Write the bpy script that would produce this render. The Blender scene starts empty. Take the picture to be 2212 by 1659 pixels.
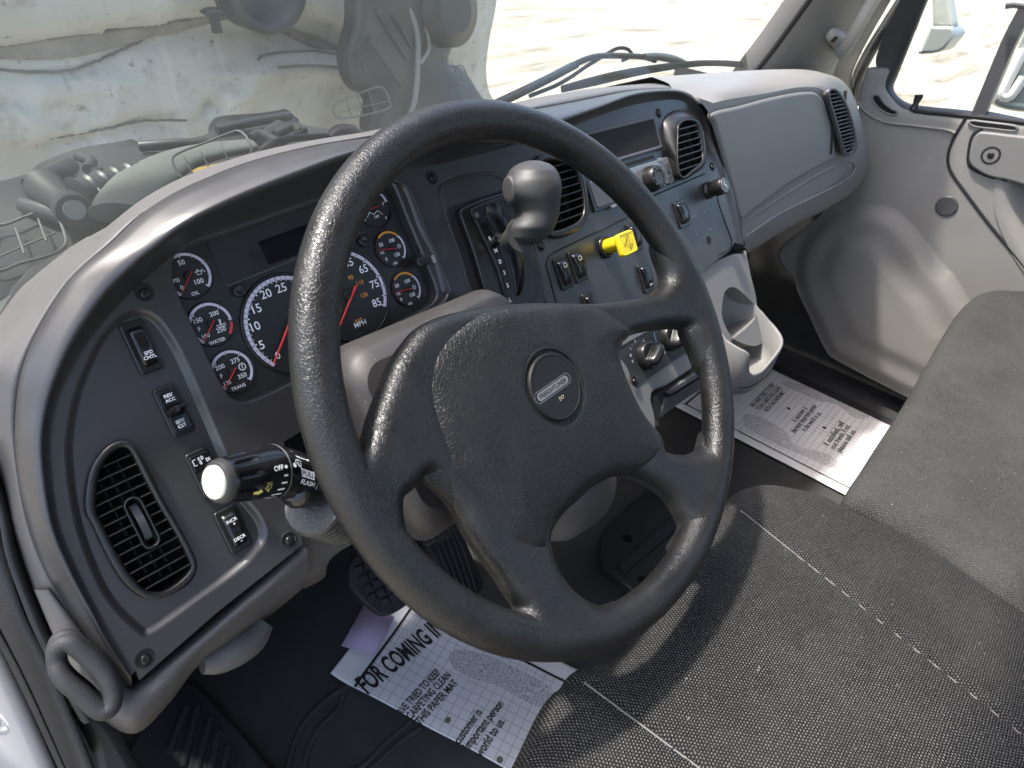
import bpy, math, random
import numpy as np
from mathutils import Vector, Matrix
from mathutils.geometry import tessellate_polygon, delaunay_2d_cdt
random.seed(7); rng = np.random.default_rng(7)
S = bpy.context.scene
COL = S.collection
# ------------------------------------------------------------------ camera
CAM = np.array([-0.3891437, -0.25969504, 0.30702491])
RV = np.array([0.67097041, -0.73571411, 0.09232255])
UV_ = np.array([0.37933401, 0.44757221, 0.80980542])
FV = np.array([0.63710629, 0.50833439, -0.57938909])
FOC = 1450.0
cd = bpy.data.cameras.new('camera'); cam = bpy.data.objects.new('camera', cd); COL.objects.link(cam)
cd.sensor_width = 36; cd.lens = FOC/2212*36; cd.clip_start = 0.01; cd.clip_end = 500
cd.dof.use_dof = True; cd.dof.focus_distance = 0.66; cd.dof.aperture_fstop = 14.0
cam.matrix_world = Matrix(((RV[0], UV_[0], -FV[0], CAM[0]), (RV[1], UV_[1], -FV[1], CAM[1]), (RV[2], UV_[2], -FV[2], CAM[2]), (0, 0, 0, 1)))
S.camera = cam
# ------------------------------------------------------------------ light
SUN_EL, SUN_AZ = 63.0, -37.0      # azimuth measured from +Y (ahead of the truck), negative = driver's side
W = bpy.data.worlds.new('World'); S.world = W; W.use_nodes = True
nt = W.node_tree; bg = nt.nodes['Background']; sky = nt.nodes.new('ShaderNodeTexSky'); sky.sky_type = 'NISHITA'
sky.sun_disc = False; sky.air_density = 1.0; sky.dust_density = 3.5; sky.ozone_density = 0.6; sky.sun_elevation = math.radians(SUN_EL); sky.sun_rotation = math.radians(SUN_AZ)
nt.links.new(sky.outputs[0], bg.inputs[0]); bg.inputs[1].default_value = 0.15
sl = bpy.data.lights.new('sun', 'SUN'); sl.energy = 2.0; sl.angle = math.radians(3.0); sl.color = (1.0, 0.965, 0.91)
so = bpy.data.objects.new('sun', sl); COL.objects.link(so)
_e, _a = math.radians(SUN_EL), math.radians(SUN_AZ)
sd = Vector((math.sin(_a)*math.cos(_e), math.cos(_a)*math.cos(_e), math.sin(_e)))
so.rotation_euler = sd.to_track_quat('Z', 'Y').to_euler(); so.location = (0, 0, 4)
S.view_settings.view_transform = 'Standard'; S.view_settings.look = 'None'; S.view_settings.exposure = 1.9; S.view_settings.gamma = 1
S.render.engine = 'CYCLES'
S.cycles.max_bounces = 10; S.cycles.diffuse_bounces = 5; S.cycles.transparent_max_bounces = 12
# ------------------------------------------------------------------ measuring helpers
K = {'f': (0, 0, 1.15733), 'c1': (0, 0, 2.458), 'c2': (800, 0, 2.458), 'c3': (1660, 0, 2.458), 'c4': (0, 600, 2.458), 'c5': (800, 600, 2.458),
     'c6': (1660, 600, 2.458), 'c7': (0, 1245, 2.458), 'c8': (800, 1245, 2.458), 'c9': (1660, 1245, 2.458), 'd4': (740, 450, 5.53),
     'd5': (1100, 350, 3.858), 'd6': (1400, 220, 4.809), 'd7': (1350, 520, 5.53), 'd8': (250, 750, 2.553), 'd3': (400, 650, 4.74),
     'd2': (400, 450, 5.53), 'e1': (0, 1400, 5.53), 'e2': (500, 1100, 5.53), 'e3': (1550, 750, 5.027), 'e4': (2080, 0, 4.608)}
def D(c, x, y):
    if c == 'f': return (x, y)
    a = K[c]; return ((a[0]+x/a[2])*.8640625, (a[1]+y/a[2])*.8640625)
def ray(p): return FV + RV*(p[0]-1106)/FOC - UV_*(p[1]-829.5)/FOC
def hit(p, n, p0):
    d = ray(p); n = np.asarray(n, float); return CAM + d*(((np.asarray(p0, float)-CAM) @ n)/(d @ n))
def DX(p, v): return hit(p, (1, 0, 0), (v, 0, 0))
def DY(p, v): return hit(p, (0, 1, 0), (0, v, 0))
def DZ(p, v): return hit(p, (0, 0, 1), (0, 0, v))
class Fr:
    def __init__(s, P0, tilt, yaw=0, wheel=False):
        a, w = math.radians(tilt), math.radians(yaw)
        s.o = np.array(P0, float)
        s.x = np.array([math.cos(w), math.sin(w), 0]); h = np.array([-math.sin(w), math.cos(w), 0])
        s.y = h*math.sin(a)+np.array([0, 0, 1])*math.cos(a); s.n = np.cross(s.x, s.y)
    def W(s, u, v, h=0): return s.o+s.x*u+s.y*v+s.n*h
    def uv(s, p, h=0):
        P = hit(p, s.n, s.o+s.n*h)-s.o; return (float(P @ s.x), float(P @ s.y))
    def P(s, p, h=0): return hit(p, s.n, s.o+s.n*h)
    def loc(s, P): d = np.asarray(P)-s.o; return (float(d@s.x), float(d@s.y), float(d@s.n))
DF = Fr((0, .22, 0), 33)                       # dashboard face
WF = Fr((0, 0, 0), 90-49.31)                   # steering wheel plane
WF.y = np.array([0, math.cos(math.radians(49.31)), math.sin(math.radians(49.31))]); WF.n = np.cross(WF.x, WF.y)
GF = Fr((.69, .21, 0), 18, -4)                 # passenger side of the dash
def pts(fr, c, lst, h=0): return [fr.uv(D(c, x, y), h) for x, y in lst]
def mix(fr, lst, h=0): return [fr.uv(D(*q), h) for q in lst]
def cat(P, n, closed=False):
    """Catmull-Rom through P, n samples evenly along arc length"""
    P = np.asarray(P, float); m = len(P)
    if closed: Q = np.vstack([P[-1], P, P[0], P[1]])
    else: Q = np.vstack([2*P[0]-P[1], P, 2*P[-1]-P[-2]])
    segs = m if closed else m-1; out = []
    for i in range(segs):
        a, b, c, d = Q[i:i+4]
        for t in np.linspace(0, 1, 16, endpoint=False):
            out.append(.5*((2*b)+(c-a)*t+(2*a-5*b+4*c-d)*t*t+(3*b-a-3*c+d)*t**3))
    out.append(P[0] if closed else P[-1]); out = np.array(out)
    L = np.concatenate([[0], np.cumsum(np.linalg.norm(np.diff(out, axis=0), axis=1))])
    T = np.linspace(0, L[-1], n+1)[:-1] if closed else np.linspace(0, L[-1], n)
    return np.stack([np.interp(T, L, out[:, k]) for k in range(out.shape[1])], 1)
def cat_idx(P, k):
    """Catmull-Rom with k samples per control interval (keeps stations matched)"""
    P = np.asarray(P, float); Q = np.vstack([2*P[0]-P[1], P, 2*P[-1]-P[-2]]); out = []
    for i in range(len(P)-1):
        a, b, c, d = Q[i:i+4]
        for t in np.linspace(0, 1, k, endpoint=False):
            out.append(.5*((2*b)+(c-a)*t+(2*a-5*b+4*c-d)*t*t+(3*b-a-3*c+d)*t**3))
    out.append(P[-1]); return np.array(out)
def area(L): L = np.asarray(L); return .5*np.sum(L[:, 0]*np.roll(L[:, 1], -1)-np.roll(L[:, 0], -1)*L[:, 1])
def ccw(L): L = np.asarray(L, float); return L if area(L) > 0 else L[::-1]
def offset(L, d):
    """offset closed ccw loop outward by d"""
    L = ccw(L); a = np.roll(L, 1, 0); b = np.roll(L, -1, 0); t = b-a; t /= np.linalg.norm(t, axis=1)[:, None]+1e-12
    return L+np.stack([t[:, 1], -t[:, 0]], 1)*d
def rrect(cx, cy, w, h, r, k=6, rot=0):
    out = []
    for sx, sy, a0 in ((1, 1, 0), (-1, 1, 90), (-1, -1, 180), (1, -1, 270)):
        for i in range(k+1):
            a = math.radians(a0+90*i/k); out.append((sx*(w/2-r)+r*math.cos(a), sy*(h/2-r)+r*math.sin(a)))
    c, s = math.cos(rot), math.sin(rot)
    return np.array([(cx+x*c-y*s, cy+x*s+y*c) for x, y in out])
def circle(cx, cy, r, k=32): return np.array([(cx+r*math.cos(2*math.pi*i/k), cy+r*math.sin(2*math.pi*i/k)) for i in range(k)])
def fitc(L):
    q = np.array(L); A = np.c_[2*q, np.ones(len(q))]; s = np.linalg.lstsq(A, (q**2).sum(1), rcond=None)[0]
    return s[0], s[1], math.sqrt(s[2]+s[0]**2+s[1]**2)
# ------------------------------------------------------------------ mesh builder
_tc = {}
def text_mesh(s, bold=0.0):
    k = (s, bold)
    if k not in _tc:
        cu = bpy.data.curves.new('t', 'FONT'); cu.body = s; cu.size = 1; cu.align_x = 'CENTER'; cu.align_y = 'CENTER'; cu.offset = bold; cu.resolution_u = 3
        ob = bpy.data.objects.new('t', cu); COL.objects.link(ob)
        me = bpy.data.meshes.new_from_object(ob.evaluated_get(bpy.context.evaluated_depsgraph_get()))
        v = np.array([tuple(x.co) for x in me.vertices]) if len(me.vertices) else np.zeros((0, 3))
        if len(v): v[:, 1] -= (v[:, 1].min()+v[:, 1].max())/2; v[:, 0] -= (v[:, 0].min()+v[:, 0].max())/2
        _tc[k] = (v, [tuple(p.vertices) for p in me.polygons]); bpy.data.objects.remove(ob); bpy.data.curves.remove(cu); bpy.data.meshes.remove(me)
    return _tc[k]
class MB:
    def __init__(s): s.v = []; s.f = []; s.m = []; s.sm = []
    def add(s, V, F, m=0, smooth=True):
        b = len(s.v); s.v += [tuple(map(float, x)) for x in V]; s.f += [tuple(b+i for i in f) for f in F]; s.m += [m]*len(F); s.sm += [smooth]*len(F); return s
    def grid(s, G, m=0, cu=False, cv=False, smooth=True):
        """G: rows x cols x 3"""
        G = np.asarray(G, float); R, C_ = G.shape[:2]; F = []
        for i in range(R if cu else R-1):
            for j in range(C_ if cv else C_-1):
                i2, j2 = (i+1) % R, (j+1) % C_
                F.append((i*C_+j, i*C_+j2, i2*C_+j2, i2*C_+j))
        return s.add(G.reshape(-1, 3), F, m, smooth)
    def tube(s, P, r, k=10, m=0, closed=False, caps=True, flat=1.0, up=None):
        P = np.asarray(P, float); n = len(P); r = np.broadcast_to(np.asarray(r, float), (n,))
        T = np.roll(P, -1, 0)-np.roll(P, 1, 0)
        if not closed: T[0] = P[1]-P[0]; T[-1] = P[-1]-P[-2]
        T /= np.linalg.norm(T, axis=1)[:, None]+1e-12
        a = np.array(up if up is not None else (0, 0, 1.)); 
        if abs(T[0]@a) > .95: a = np.array((1., 0, 0))
        G = []; N = a-T[0]*(a@T[0]); N /= np.linalg.norm(N)
        for i in range(n):
            N = N-T[i]*(N@T[i]); N /= np.linalg.norm(N); B = np.cross(T[i], N)
            G.append([P[i]+r[i]*(math.cos(q)*N*flat+math.sin(q)*B) for q in np.linspace(0, 2*math.pi, k, endpoint=False)])
        s.grid(G, m, cu=closed, cv=True)
        if caps and not closed:
            s.add(G[0], [tuple(range(k))[::-1]], m, False); s.add(G[-1], [tuple(range(k))], m, False)
        return s
    def poly(s, fr, loops, h, m=0, flip=False):
        """flat polygon with holes on frame fr at height h (h may be a function)"""
        L = [ccw(loops[0])]+[ccw(l)[::-1] for l in loops[1:]]
        fl = [Vector((a, b, 0)) for l in L for a, b in l]
        F = tessellate_polygon([[Vector((a, b, 0)) for a, b in l] for l in L])
        H = h if callable(h) else (lambda u, v: h)
        F2 = []
        for f in F:
            a, b, c = (fl[i] for i in f); ar = (b-a).cross(c-a).z
            if abs(ar) < 1e-12: continue
            F2.append(f if (ar > 0) != flip else f[::-1])
        return s.add([fr.W(p.x, p.y, H(p.x, p.y)) for p in fl], F2, m, False)
    def wall(s, fr, L, h0, h1, m=0, smooth=True):
        L = ccw(L); s.grid([[fr.W(a, b, h0) for a, b in L], [fr.W(a, b, h1) for a, b in L]], m, cv=True, smooth=smooth); return s
    def rings(s, fr, loops_h, m=0, cap=True):
        """stack of same-length loops [(loop,h)...]; last one capped"""
        s.grid([[fr.W(a, b, h) for a, b in L] for L, h in loops_h], m, cv=True)
        if cap: s.poly(fr, [loops_h[-1][0]], loops_h[-1][1], m)
        return s
    def plate(s, fr, L, h0, h1, r=.001, m=0, holes=(), k=3):
        """raised plate with rounded upper edge"""
        L = ccw(L); st = [(L, h0)]
        for i in range(k+1):
            a = math.pi/2*i/k; st.append((offset(L, -r*(1-math.cos(a))), h1-r+r*math.sin(a)))
        s.grid([[fr.W(a, b, h) for a, b in Q] for Q, h in st], m, cv=True)
        s.poly(fr, [st[-1][0]]+[ccw(x) for x in holes], h1, m)
        for x in holes: s.grid([[fr.W(a, b, h1) for a, b in ccw(x)][::-1], [fr.W(a, b, h0) for a, b in ccw(x)][::-1]], m, cv=True)
        return s
    def text(s, t, fr, u, v, h, cap, m=0, rot=0, bold=0.012, sx=1.0, shear=0):
        V, F = text_mesh(t, bold); k = cap/.70; c, n = math.cos(rot), math.sin(rot)
        fn = fr.W if hasattr(fr, 'W') else fr
        return s.add([fn(u+((x*sx+y*shear)*c-y*n)*k, v+((x*sx+y*shear)*n+y*c)*k, h) for x, y, z in V], F, m, False)
    def line(s, fr, P, w, h, m=0, closed=False):
        """painted stroke of width w along uv polyline"""
        P = np.asarray(P, float); n = len(P); T = np.roll(P, -1, 0)-np.roll(P, 1, 0)
        if not closed: T[0] = P[1]-P[0]; T[-1] = P[-1]-P[-2]
        T /= np.linalg.norm(T, axis=1)[:, None]+1e-12; N = np.stack([-T[:, 1], T[:, 0]], 1)*w/2
        fn = fr.W if hasattr(fr, 'W') else fr
        G = [[fn(a, b, h) for a, b in P+N], [fn(a, b, h) for a, b in P-N]]
        return s.grid(G, m, cv=closed, smooth=False)
    def arc(s, fr, cx, cy, r, w, a0, a1, h, m=0, k=24):
        A = np.linspace(a0, a1, k); return s.line(fr, [(cx+r*math.cos(a), cy+r*math.sin(a)) for a in A], w, h, m)
    def box(s, fr, u0, u1, v0, v1, h0, h1, m=0):
        V = [fr.W(u, v, h) for h in (h0, h1) for v in (v0, v1) for u in (u0, u1)]
        return s.add(V, [(0, 2, 3, 1), (4, 5, 7, 6), (0, 1, 5, 4), (2, 6, 7, 3), (0, 4, 6, 2), (1, 3, 7, 5)], m, False)
    def build(s, name, mats, parent=None, label=None, bev=0, sub=0, solid=0):
        me = bpy.data.meshes.new(name); me.from_pydata(s.v, [], s.f); mats = mats if isinstance(mats, (list, tuple)) else [mats]
        for m in mats: me.materials.append(m)
        me.polygons.foreach_set('material_index', s.m); me.polygons.foreach_set('use_smooth', s.sm); me.update()
        o = bpy.data.objects.new(name, me); COL.objects.link(o)
        if parent is not None: o.parent = parent; o.matrix_parent_inverse = parent.matrix_world.inverted() if parent.type == 'EMPTY' and False else Matrix()
        if solid: q = o.modifiers.new('s', 'SOLIDIFY'); q.thickness = solid; q.offset = -1
        if bev: q = o.modifiers.new('b', 'BEVEL'); q.width = bev; q.segments = 2; q.limit_method = 'ANGLE'; q.angle_limit = math.radians(40)
        if sub: q = o.modifiers.new('u', 'SUBSURF'); q.levels = sub; q.render_levels = sub
        if label: o['label'] = label
        return o
def thing(name, label, cat_, group=None, base=None):
    """Empty at the base of a thing; stays at the world origin frame of its parts unless base is given"""
    o = bpy.data.objects.new(name, None); COL.objects.link(o); o['label'] = label; o['category'] = cat_
    if group: o['group'] = group
    o.empty_display_size = .05
    return o
def rebase(root):
    """move a thing's Empty to the base (lowest middle) of its parts without moving them"""
    P = []
    def rec(o):
        for c in o.children:
            if c.type == 'MESH' and len(c.data.vertices): P.append(np.array([tuple(v.co) for v in c.data.vertices]))
            rec(c)
    rec(root)
    if not P: return
    A = np.vstack(P); b = Vector(((A[:, 0].min()+A[:, 0].max())/2, (A[:, 1].min()+A[:, 1].max())/2, A[:, 2].min()))
    root.location = b
    for c in root.children: c.location = Vector(c.location)-b
def tag(o, label, cat_, group=None, kind=None):
    if kind: o['kind'] = kind
    if label: o['label'] = label
    if cat_: o['category'] = cat_
    if group: o['group'] = group
    return o
def in_poly(p, L):
    A, B = L, np.roll(L, -1, 0); c = (A[:, 1] > p[1]) != (B[:, 1] > p[1]); xi = A[:, 0]+(p[1]-A[:, 1])/(B[:, 1]-A[:, 1]+1e-12)*(B[:, 0]-A[:, 0]); return (c & (p[0] < xi)).sum() % 2 == 1
def pillow(mb, fr, loop, hf, sp, m=0, skirt=None, smooth=True, edge_sp=None, cut=None):
    """fine triangulated sheet inside loop; hf(u,v,d) gives height, d = distance to the edge"""
    L = ccw(loop); seg = np.linalg.norm(np.roll(L, -1, 0)-L, axis=1).sum(); n = max(12, int(seg/(edge_sp or sp))); L = cat(L, n, True)
    lo, hi = L.min(0), L.max(0); gx = np.arange(lo[0], hi[0], sp); gy = np.arange(lo[1], hi[1], sp*.866)
    G = np.array([(x+(j % 2)*sp/2, y) for j, y in enumerate(gy) for x in gx])
    A, B = L, np.roll(L, -1, 0); AB = B-A
    def dist(Q):
        out = np.empty(len(Q)); ins = np.empty(len(Q), bool)
        for c0 in range(0, len(Q), 4000):
            q = Q[c0:c0+4000]; d = q[:, None]-A[None]; t = np.clip((d*AB[None]).sum(-1)/((AB**2).sum(-1)[None]+1e-15), 0, 1)
            out[c0:c0+4000] = np.sqrt(((d-AB[None]*t[..., None])**2).sum(-1)).min(1)
            y = q[:, 1][:, None]; c1 = (A[None, :, 1] > y) != (B[None, :, 1] > y)
            xi = A[None, :, 0]+(y-A[None, :, 1])/(AB[None, :, 1]+1e-15)*AB[None, :, 0]
            ins[c0:c0+4000] = ((c1 & (q[:, 0][:, None] < xi)).sum(1) % 2) == 1
        return out, ins
    d, ins = dist(G); ring = []
    for k in (.12, .35, .7):
        R_ = offset(L, -sp*k); dr, ir = dist(R_); ring.append(R_[(ir) & (dr > sp*k*.8)])
    G = np.vstack([G[ins & (d > sp*1.0)]]+ring)
    allv = np.vstack([L, G]); nL = len(L)
    r = delaunay_2d_cdt([Vector(p) for p in allv], [(i, (i+1) % nL) for i in range(nL)], [], 1, 1e-7)
    V = np.array([tuple(p) for p in r[0]]); dd, _ = dist(V)
    F = []
    for f in r[2]:
        a, b, c = V[f[0]], V[f[1]], V[f[2]]; ar = (b[0]-a[0])*(c[1]-a[1])-(b[1]-a[1])*(c[0]-a[0])
        if cut is not None and in_poly((a+b+c)/3, cut): continue
        if abs(ar) > 1e-12: F.append(tuple(f) if ar > 0 else tuple(f)[::-1])
    W3 = [fr.W(p[0], p[1], hf(p[0], p[1], q)) for p, q in zip(V, dd)]
    mb.add(W3, F, m, smooth)
    if skirt is not None:
        mb.grid([[fr.W(a, b, hf(a, b, 0)-skirt) for a, b in L], [fr.W(a, b, hf(a, b, 0)) for a, b in L]], m, cv=True)
    return mb
def rnd(d, r, H):
    t = min(max(d/r, 0), 1); return H*math.sqrt(1-(1-t)**2)
# ------------------------------------------------------------------ materials
def mat(name, col, rough=.5, metal=0, spec=.5, bump=None, vary=None, coat=0, emit=None, sheen=0, dust=None):
    """bump=(type,scale,strength,dist)  vary=(scale,amount)  dust=(scale,threshold,colour)"""
    m = bpy.data.materials.new(name); m.use_nodes = True; N, L = m.node_tree.nodes, m.node_tree.links; b = N['Principled BSDF']
    b.inputs['Base Color'].default_value = (*col, 1); b.inputs['Roughness'].default_value = rough; b.inputs['Metallic'].default_value = metal
    b.inputs['Specular IOR Level'].default_value = spec; b.inputs['Coat Weight'].default_value = coat; b.inputs['Coat Roughness'].default_value = .08
    if sheen: b.inputs['Sheen Weight'].default_value = sheen
    if emit: b.inputs['Emission Color'].default_value = (*emit, 1); b.inputs['Emission Strength'].default_value = 1
    tc = N.new('ShaderNodeTexCoord'); src = None
    if vary:
        n = N.new('ShaderNodeTexNoise'); n.inputs['Scale'].default_value = vary[0]; n.inputs['Detail'].default_value = 5; n.inputs['Roughness'].default_value = .6
        L.new(tc.outputs['Object'], n.inputs['Vector'])
        r = N.new('ShaderNodeMapRange'); r.inputs[1].default_value = .3; r.inputs[2].default_value = .7; r.inputs[3].default_value = 1-vary[1]; r.inputs[4].default_value = 1+vary[1]
        L.new(n.outputs[0], r.inputs[0])
        h = N.new('ShaderNodeMix'); h.data_type = 'RGBA'; h.blend_type = 'MULTIPLY'; h.inputs[0].default_value = 1
        h.inputs[6].default_value = (*col, 1); L.new(r.outputs[0], h.inputs[7]); src = h.outputs[2]; L.new(src, b.inputs['Base Color'])
        r2 = N.new('ShaderNodeMapRange'); r2.inputs[1].default_value = .3; r2.inputs[2].default_value = .7; r2.inputs[3].default_value = max(rough-.08, .03); r2.inputs[4].default_value = min(rough+.1, 1)
        L.new(n.outputs[0], r2.inputs[0]); L.new(r2.outputs[0], b.inputs['Roughness'])
    if dust:
        n = N.new('ShaderNodeTexNoise'); n.inputs['Scale'].default_value = dust[0]; n.inputs['Detail'].default_value = 3; L.new(tc.outputs['Object'], n.inputs['Vector'])
        r = N.new('ShaderNodeMapRange'); r.inputs[1].default_value = dust[1]; r.inputs[2].default_value = dust[1]+.06; L.new(n.outputs[0], r.inputs[0])
        h = N.new('ShaderNodeMix'); h.data_type = 'RGBA'; L.new(r.outputs[0], h.inputs[0])
        if src: L.new(src, h.inputs[6])
        else: h.inputs[6].default_value = (*col, 1)
        h.inputs[7].default_value = (*dust[2], 1); L.new(h.outputs[2], b.inputs['Base Color']); src = h.outputs[2]
    if bump:
        kind, sc, st, di = bump; bp = N.new('ShaderNodeBump'); bp.inputs['Strength'].default_value = st; bp.inputs['Distance'].default_value = di
        if kind == 'leather':
            nz = N.new('ShaderNodeTexNoise'); nz.inputs['Scale'].default_value = sc*.45; nz.inputs['Detail'].default_value = 2; L.new(tc.outputs['Object'], nz.inputs['Vector'])
            ad = N.new('ShaderNodeMix'); ad.data_type = 'RGBA'; ad.blend_type = 'LINEAR_LIGHT'; ad.inputs[0].default_value = 1.0/sc; mp = N.new('ShaderNodeMapping'); mp.inputs['Scale'].default_value = (1, .55, .8); mp.inputs['Rotation'].default_value = (0, 0, .6); L.new(tc.outputs['Object'], mp.inputs[0]); L.new(mp.outputs[0], ad.inputs[6]); L.new(nz.outputs['Color'], ad.inputs[7])
            v = N.new('ShaderNodeTexVoronoi'); v.feature = 'DISTANCE_TO_EDGE'; v.inputs['Scale'].default_value = sc; L.new(ad.outputs[2], v.inputs['Vector'])
            mr = N.new('ShaderNodeMapRange'); mr.inputs[2].default_value = .16; mr.inputs[3].default_value = 1; mr.inputs[4].default_value = 0; L.new(v.outputs['Distance'], mr.inputs[0])
            n2 = N.new('ShaderNodeTexNoise'); n2.inputs['Scale'].default_value = sc*3; n2.inputs['Detail'].default_value = 2; L.new(tc.outputs['Object'], n2.inputs['Vector'])
            s_ = N.new('ShaderNodeMath'); s_.operation = 'MULTIPLY_ADD'; L.new(n2.outputs[0], s_.inputs[0]); s_.inputs[1].default_value = .25; L.new(mr.outputs[0], s_.inputs[2])
            L.new(s_.outputs[0], bp.inputs['Height'])
        elif kind == 'noise':
            n = N.new('ShaderNodeTexNoise'); n.inputs['Scale'].default_value = sc; n.inputs['Detail'].default_value = 2; L.new(tc.outputs['Object'], n.inputs['Vector']); L.new(n.outputs[0], bp.inputs['Height'])
        L.new(bp.outputs[0], b.inputs['Normal'])
    return m
M = {}
M['trim'] = mat('dark_trim_plastic', (.032, .031, .032), .35, spec=.65, bump=('noise', 1900, .16, .0004), vary=(9, .12), dust=(900, .70, (.15, .145, .135)))
M['panel'] = mat('grey_black_panel', (.027, .027, .0268), .42, bump=('noise', 1900, .16, .0004), vary=(9, .10))
M['pad'] = mat('warm_grey_dash_plastic', (.092, .088, .087), .46, bump=('noise', 1400, .25, .0005), vary=(6, .06))
M['padr'] = mat('grey_dash_plastic', (.175, .172, .165), .5, bump=('noise', 1400, .2, .0005), vary=(6, .05))
M['tan'] = mat('beige_grey_door_trim', (.225, .214, .197), .6, bump=('noise', 1200, .25, .0006), vary=(5, .08), dust=(60, .70, (.33, .31, .28)))
M['shroud'] = mat('dusty_brown_grey_plastic', (.036, .033, .032), .5, bump=('noise', 1400, .2, .0004), vary=(14, .15), dust=(700, .70, (.36, .33, .30)))
M['leather'] = mat('black_grained_cover', (.010, .0099, .0099), .38, spec=.42, bump=('leather', 520, .55, .00042), vary=(22, .25))
M['rim'] = mat('black_rim_cover', (.010, .0099, .0099), .36, spec=.45, bump=('leather', 500, .42, .00034), vary=(26, .3))
M['black'] = mat('black_satin_plastic', (.012, .0115, .011), .30, bump=('noise', 1500, .08, .0003))
M['knob'] = mat('knob_rubber', (.036, .036, .035), .52, bump=('noise', 1200, .2, .0004), vary=(30, .2))
M['darkred'] = mat('dark_red_print', (.16, .012, .012), .5)
M['grab'] = mat('pale_grab_plastic', (.42, .41, .385), .5, bump=('noise', 1200, .15, .0004))
M['badge'] = mat('badge_black', (.008, .008, .008), .5, spec=.3)
M['gloss'] = mat('black_gloss_plastic', (.008, .008, .009), .2, spec=.5)
M['matte'] = mat('black_matte', (.010, .010, .011), .75)
M['rubber'] = mat('dark_rubber', (.022, .022, .024), .65, bump=('noise', 500, .3, .0008), vary=(20, .3))
M['void'] = mat('dark_cavity', (.003, .003, .004), .9)
M['lens'] = mat('cluster_face', (.017, .0175, .0175), .36, bump=('noise', 1800, .06, .0003), vary=(30, .2))
M['dial'] = mat('dial_face', (.013, .0135, .0135), .45)
M['scale'] = mat('dial_scale_print', (.62, .58, .66), .6)
M['white'] = mat('white_print', (.85, .85, .85), .6)
M['orange'] = mat('orange_print', (.75, .30, .04), .6)
M['red'] = mat('red_needle', (.80, .05, .04), .45, emit=None)
M['redp'] = mat('red_print', (.70, .04, .05), .5)
M['grey'] = mat('grey_mid_plastic', (.06, .06, .065), .4)
M['silver'] = mat('silver_plastic', (.24, .24, .235), .30, metal=.5)
M['steel'] = mat('steel', (.5, .5, .5), .25, metal=1)
M['yellow'] = mat('yellow_knob_plastic', (.86, .66, .02), .38, bump=('noise', 900, .05, .0004))
M['cream'] = mat('cream_button', (.86, .83, .66), .35)
M['ink'] = mat('black_ink', (.012, .012, .012), .7)
M['inkg'] = mat('grey_ink', (.30, .30, .31), .8)
M['purple'] = mat('purple_paper', (.50, .40, .58), .75)
M['carpet'] = mat('dark_carpet', (.030, .030, .029), .95, bump=('noise', 700, .8, .002), vary=(12, .35))
M['mat'] = mat('rubber_floor_mat', (.042, .042, .041), .85, bump=('noise', 900, .4, .0008), vary=(8, .35))
M['matb'] = mat('rubber_footrest', (.026, .026, .033), .65, bump=('noise', 900, .4, .0008), vary=(8, .3))
M['white_paint'] = mat('white_cab_paint', (.78, .76, .74), .25, coat=.5, vary=(6, .04))
M['seal'] = mat('black_door_seal', (.016, .016, .017), .5, bump=('noise', 600, .4, .0008), dust=(500, .72, (.12, .12, .12)))
M['mirror'] = mat('mirror_arm_chrome', (.38, .40, .38), .4, metal=.4)
M['hdr'] = mat('headliner', (.35, .33, .30), .9)
M['hdark'] = mat('hood_dark_liner', (.022, .024, .025), .45, vary=(4, .3))
M['sand'] = None
def nodes(m): return m.node_tree.nodes, m.node_tree.links
# glass: thin, faintly dusty
def glass(name, tint, dusty, rough=.0):
    m = bpy.data.materials.new(name); m.use_nodes = True; N, L = nodes(m); N.remove(N['Principled BSDF']); out = N['Material Output']
    t = N.new('ShaderNodeBsdfTransparent'); t.inputs[0].default_value = (*tint, 1); g = N.new('ShaderNodeBsdfGlossy'); g.inputs['Roughness'].default_value = rough
    fr = N.new('ShaderNodeFresnel'); fr.inputs[0].default_value = 1.45; mx = N.new('ShaderNodeMixShader'); L.new(fr.outputs[0], mx.inputs[0]); L.new(t.outputs[0], mx.inputs[1]); L.new(g.outputs[0], mx.inputs[2])
    d = N.new('ShaderNodeBsdfDiffuse'); d.inputs[0].default_value = (.74, .75, .67, 1); m2 = N.new('ShaderNodeMixShader')
    tc = N.new('ShaderNodeTexCoord'); n = N.new('ShaderNodeTexNoise'); n.inputs['Scale'].default_value = 5; n.inputs['Detail'].default_value = 8; n.inputs['Roughness'].default_value = .7; L.new(tc.outputs['Object'], n.inputs['Vector'])
    r = N.new('ShaderNodeMapRange'); r.inputs[1].default_value = .3; r.inputs[2].default_value = .75; r.inputs[3].default_value = dusty*.5; r.inputs[4].default_value = dusty*1.6; L.new(n.outputs[0], r.inputs[0]); L.new(r.outputs[0], m2.inputs[0])
    L.new(mx.outputs[0], m2.inputs[1]); L.new(d.outputs[0], m2.inputs[2]); L.new(m2.outputs[0], out.inputs[0]); return m
M['wglass'] = glass('windshield_glass', (.88, .92, .90), .08)
M['sglass'] = glass('side_window_glass', (.92, .96, .94), .02)
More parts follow.
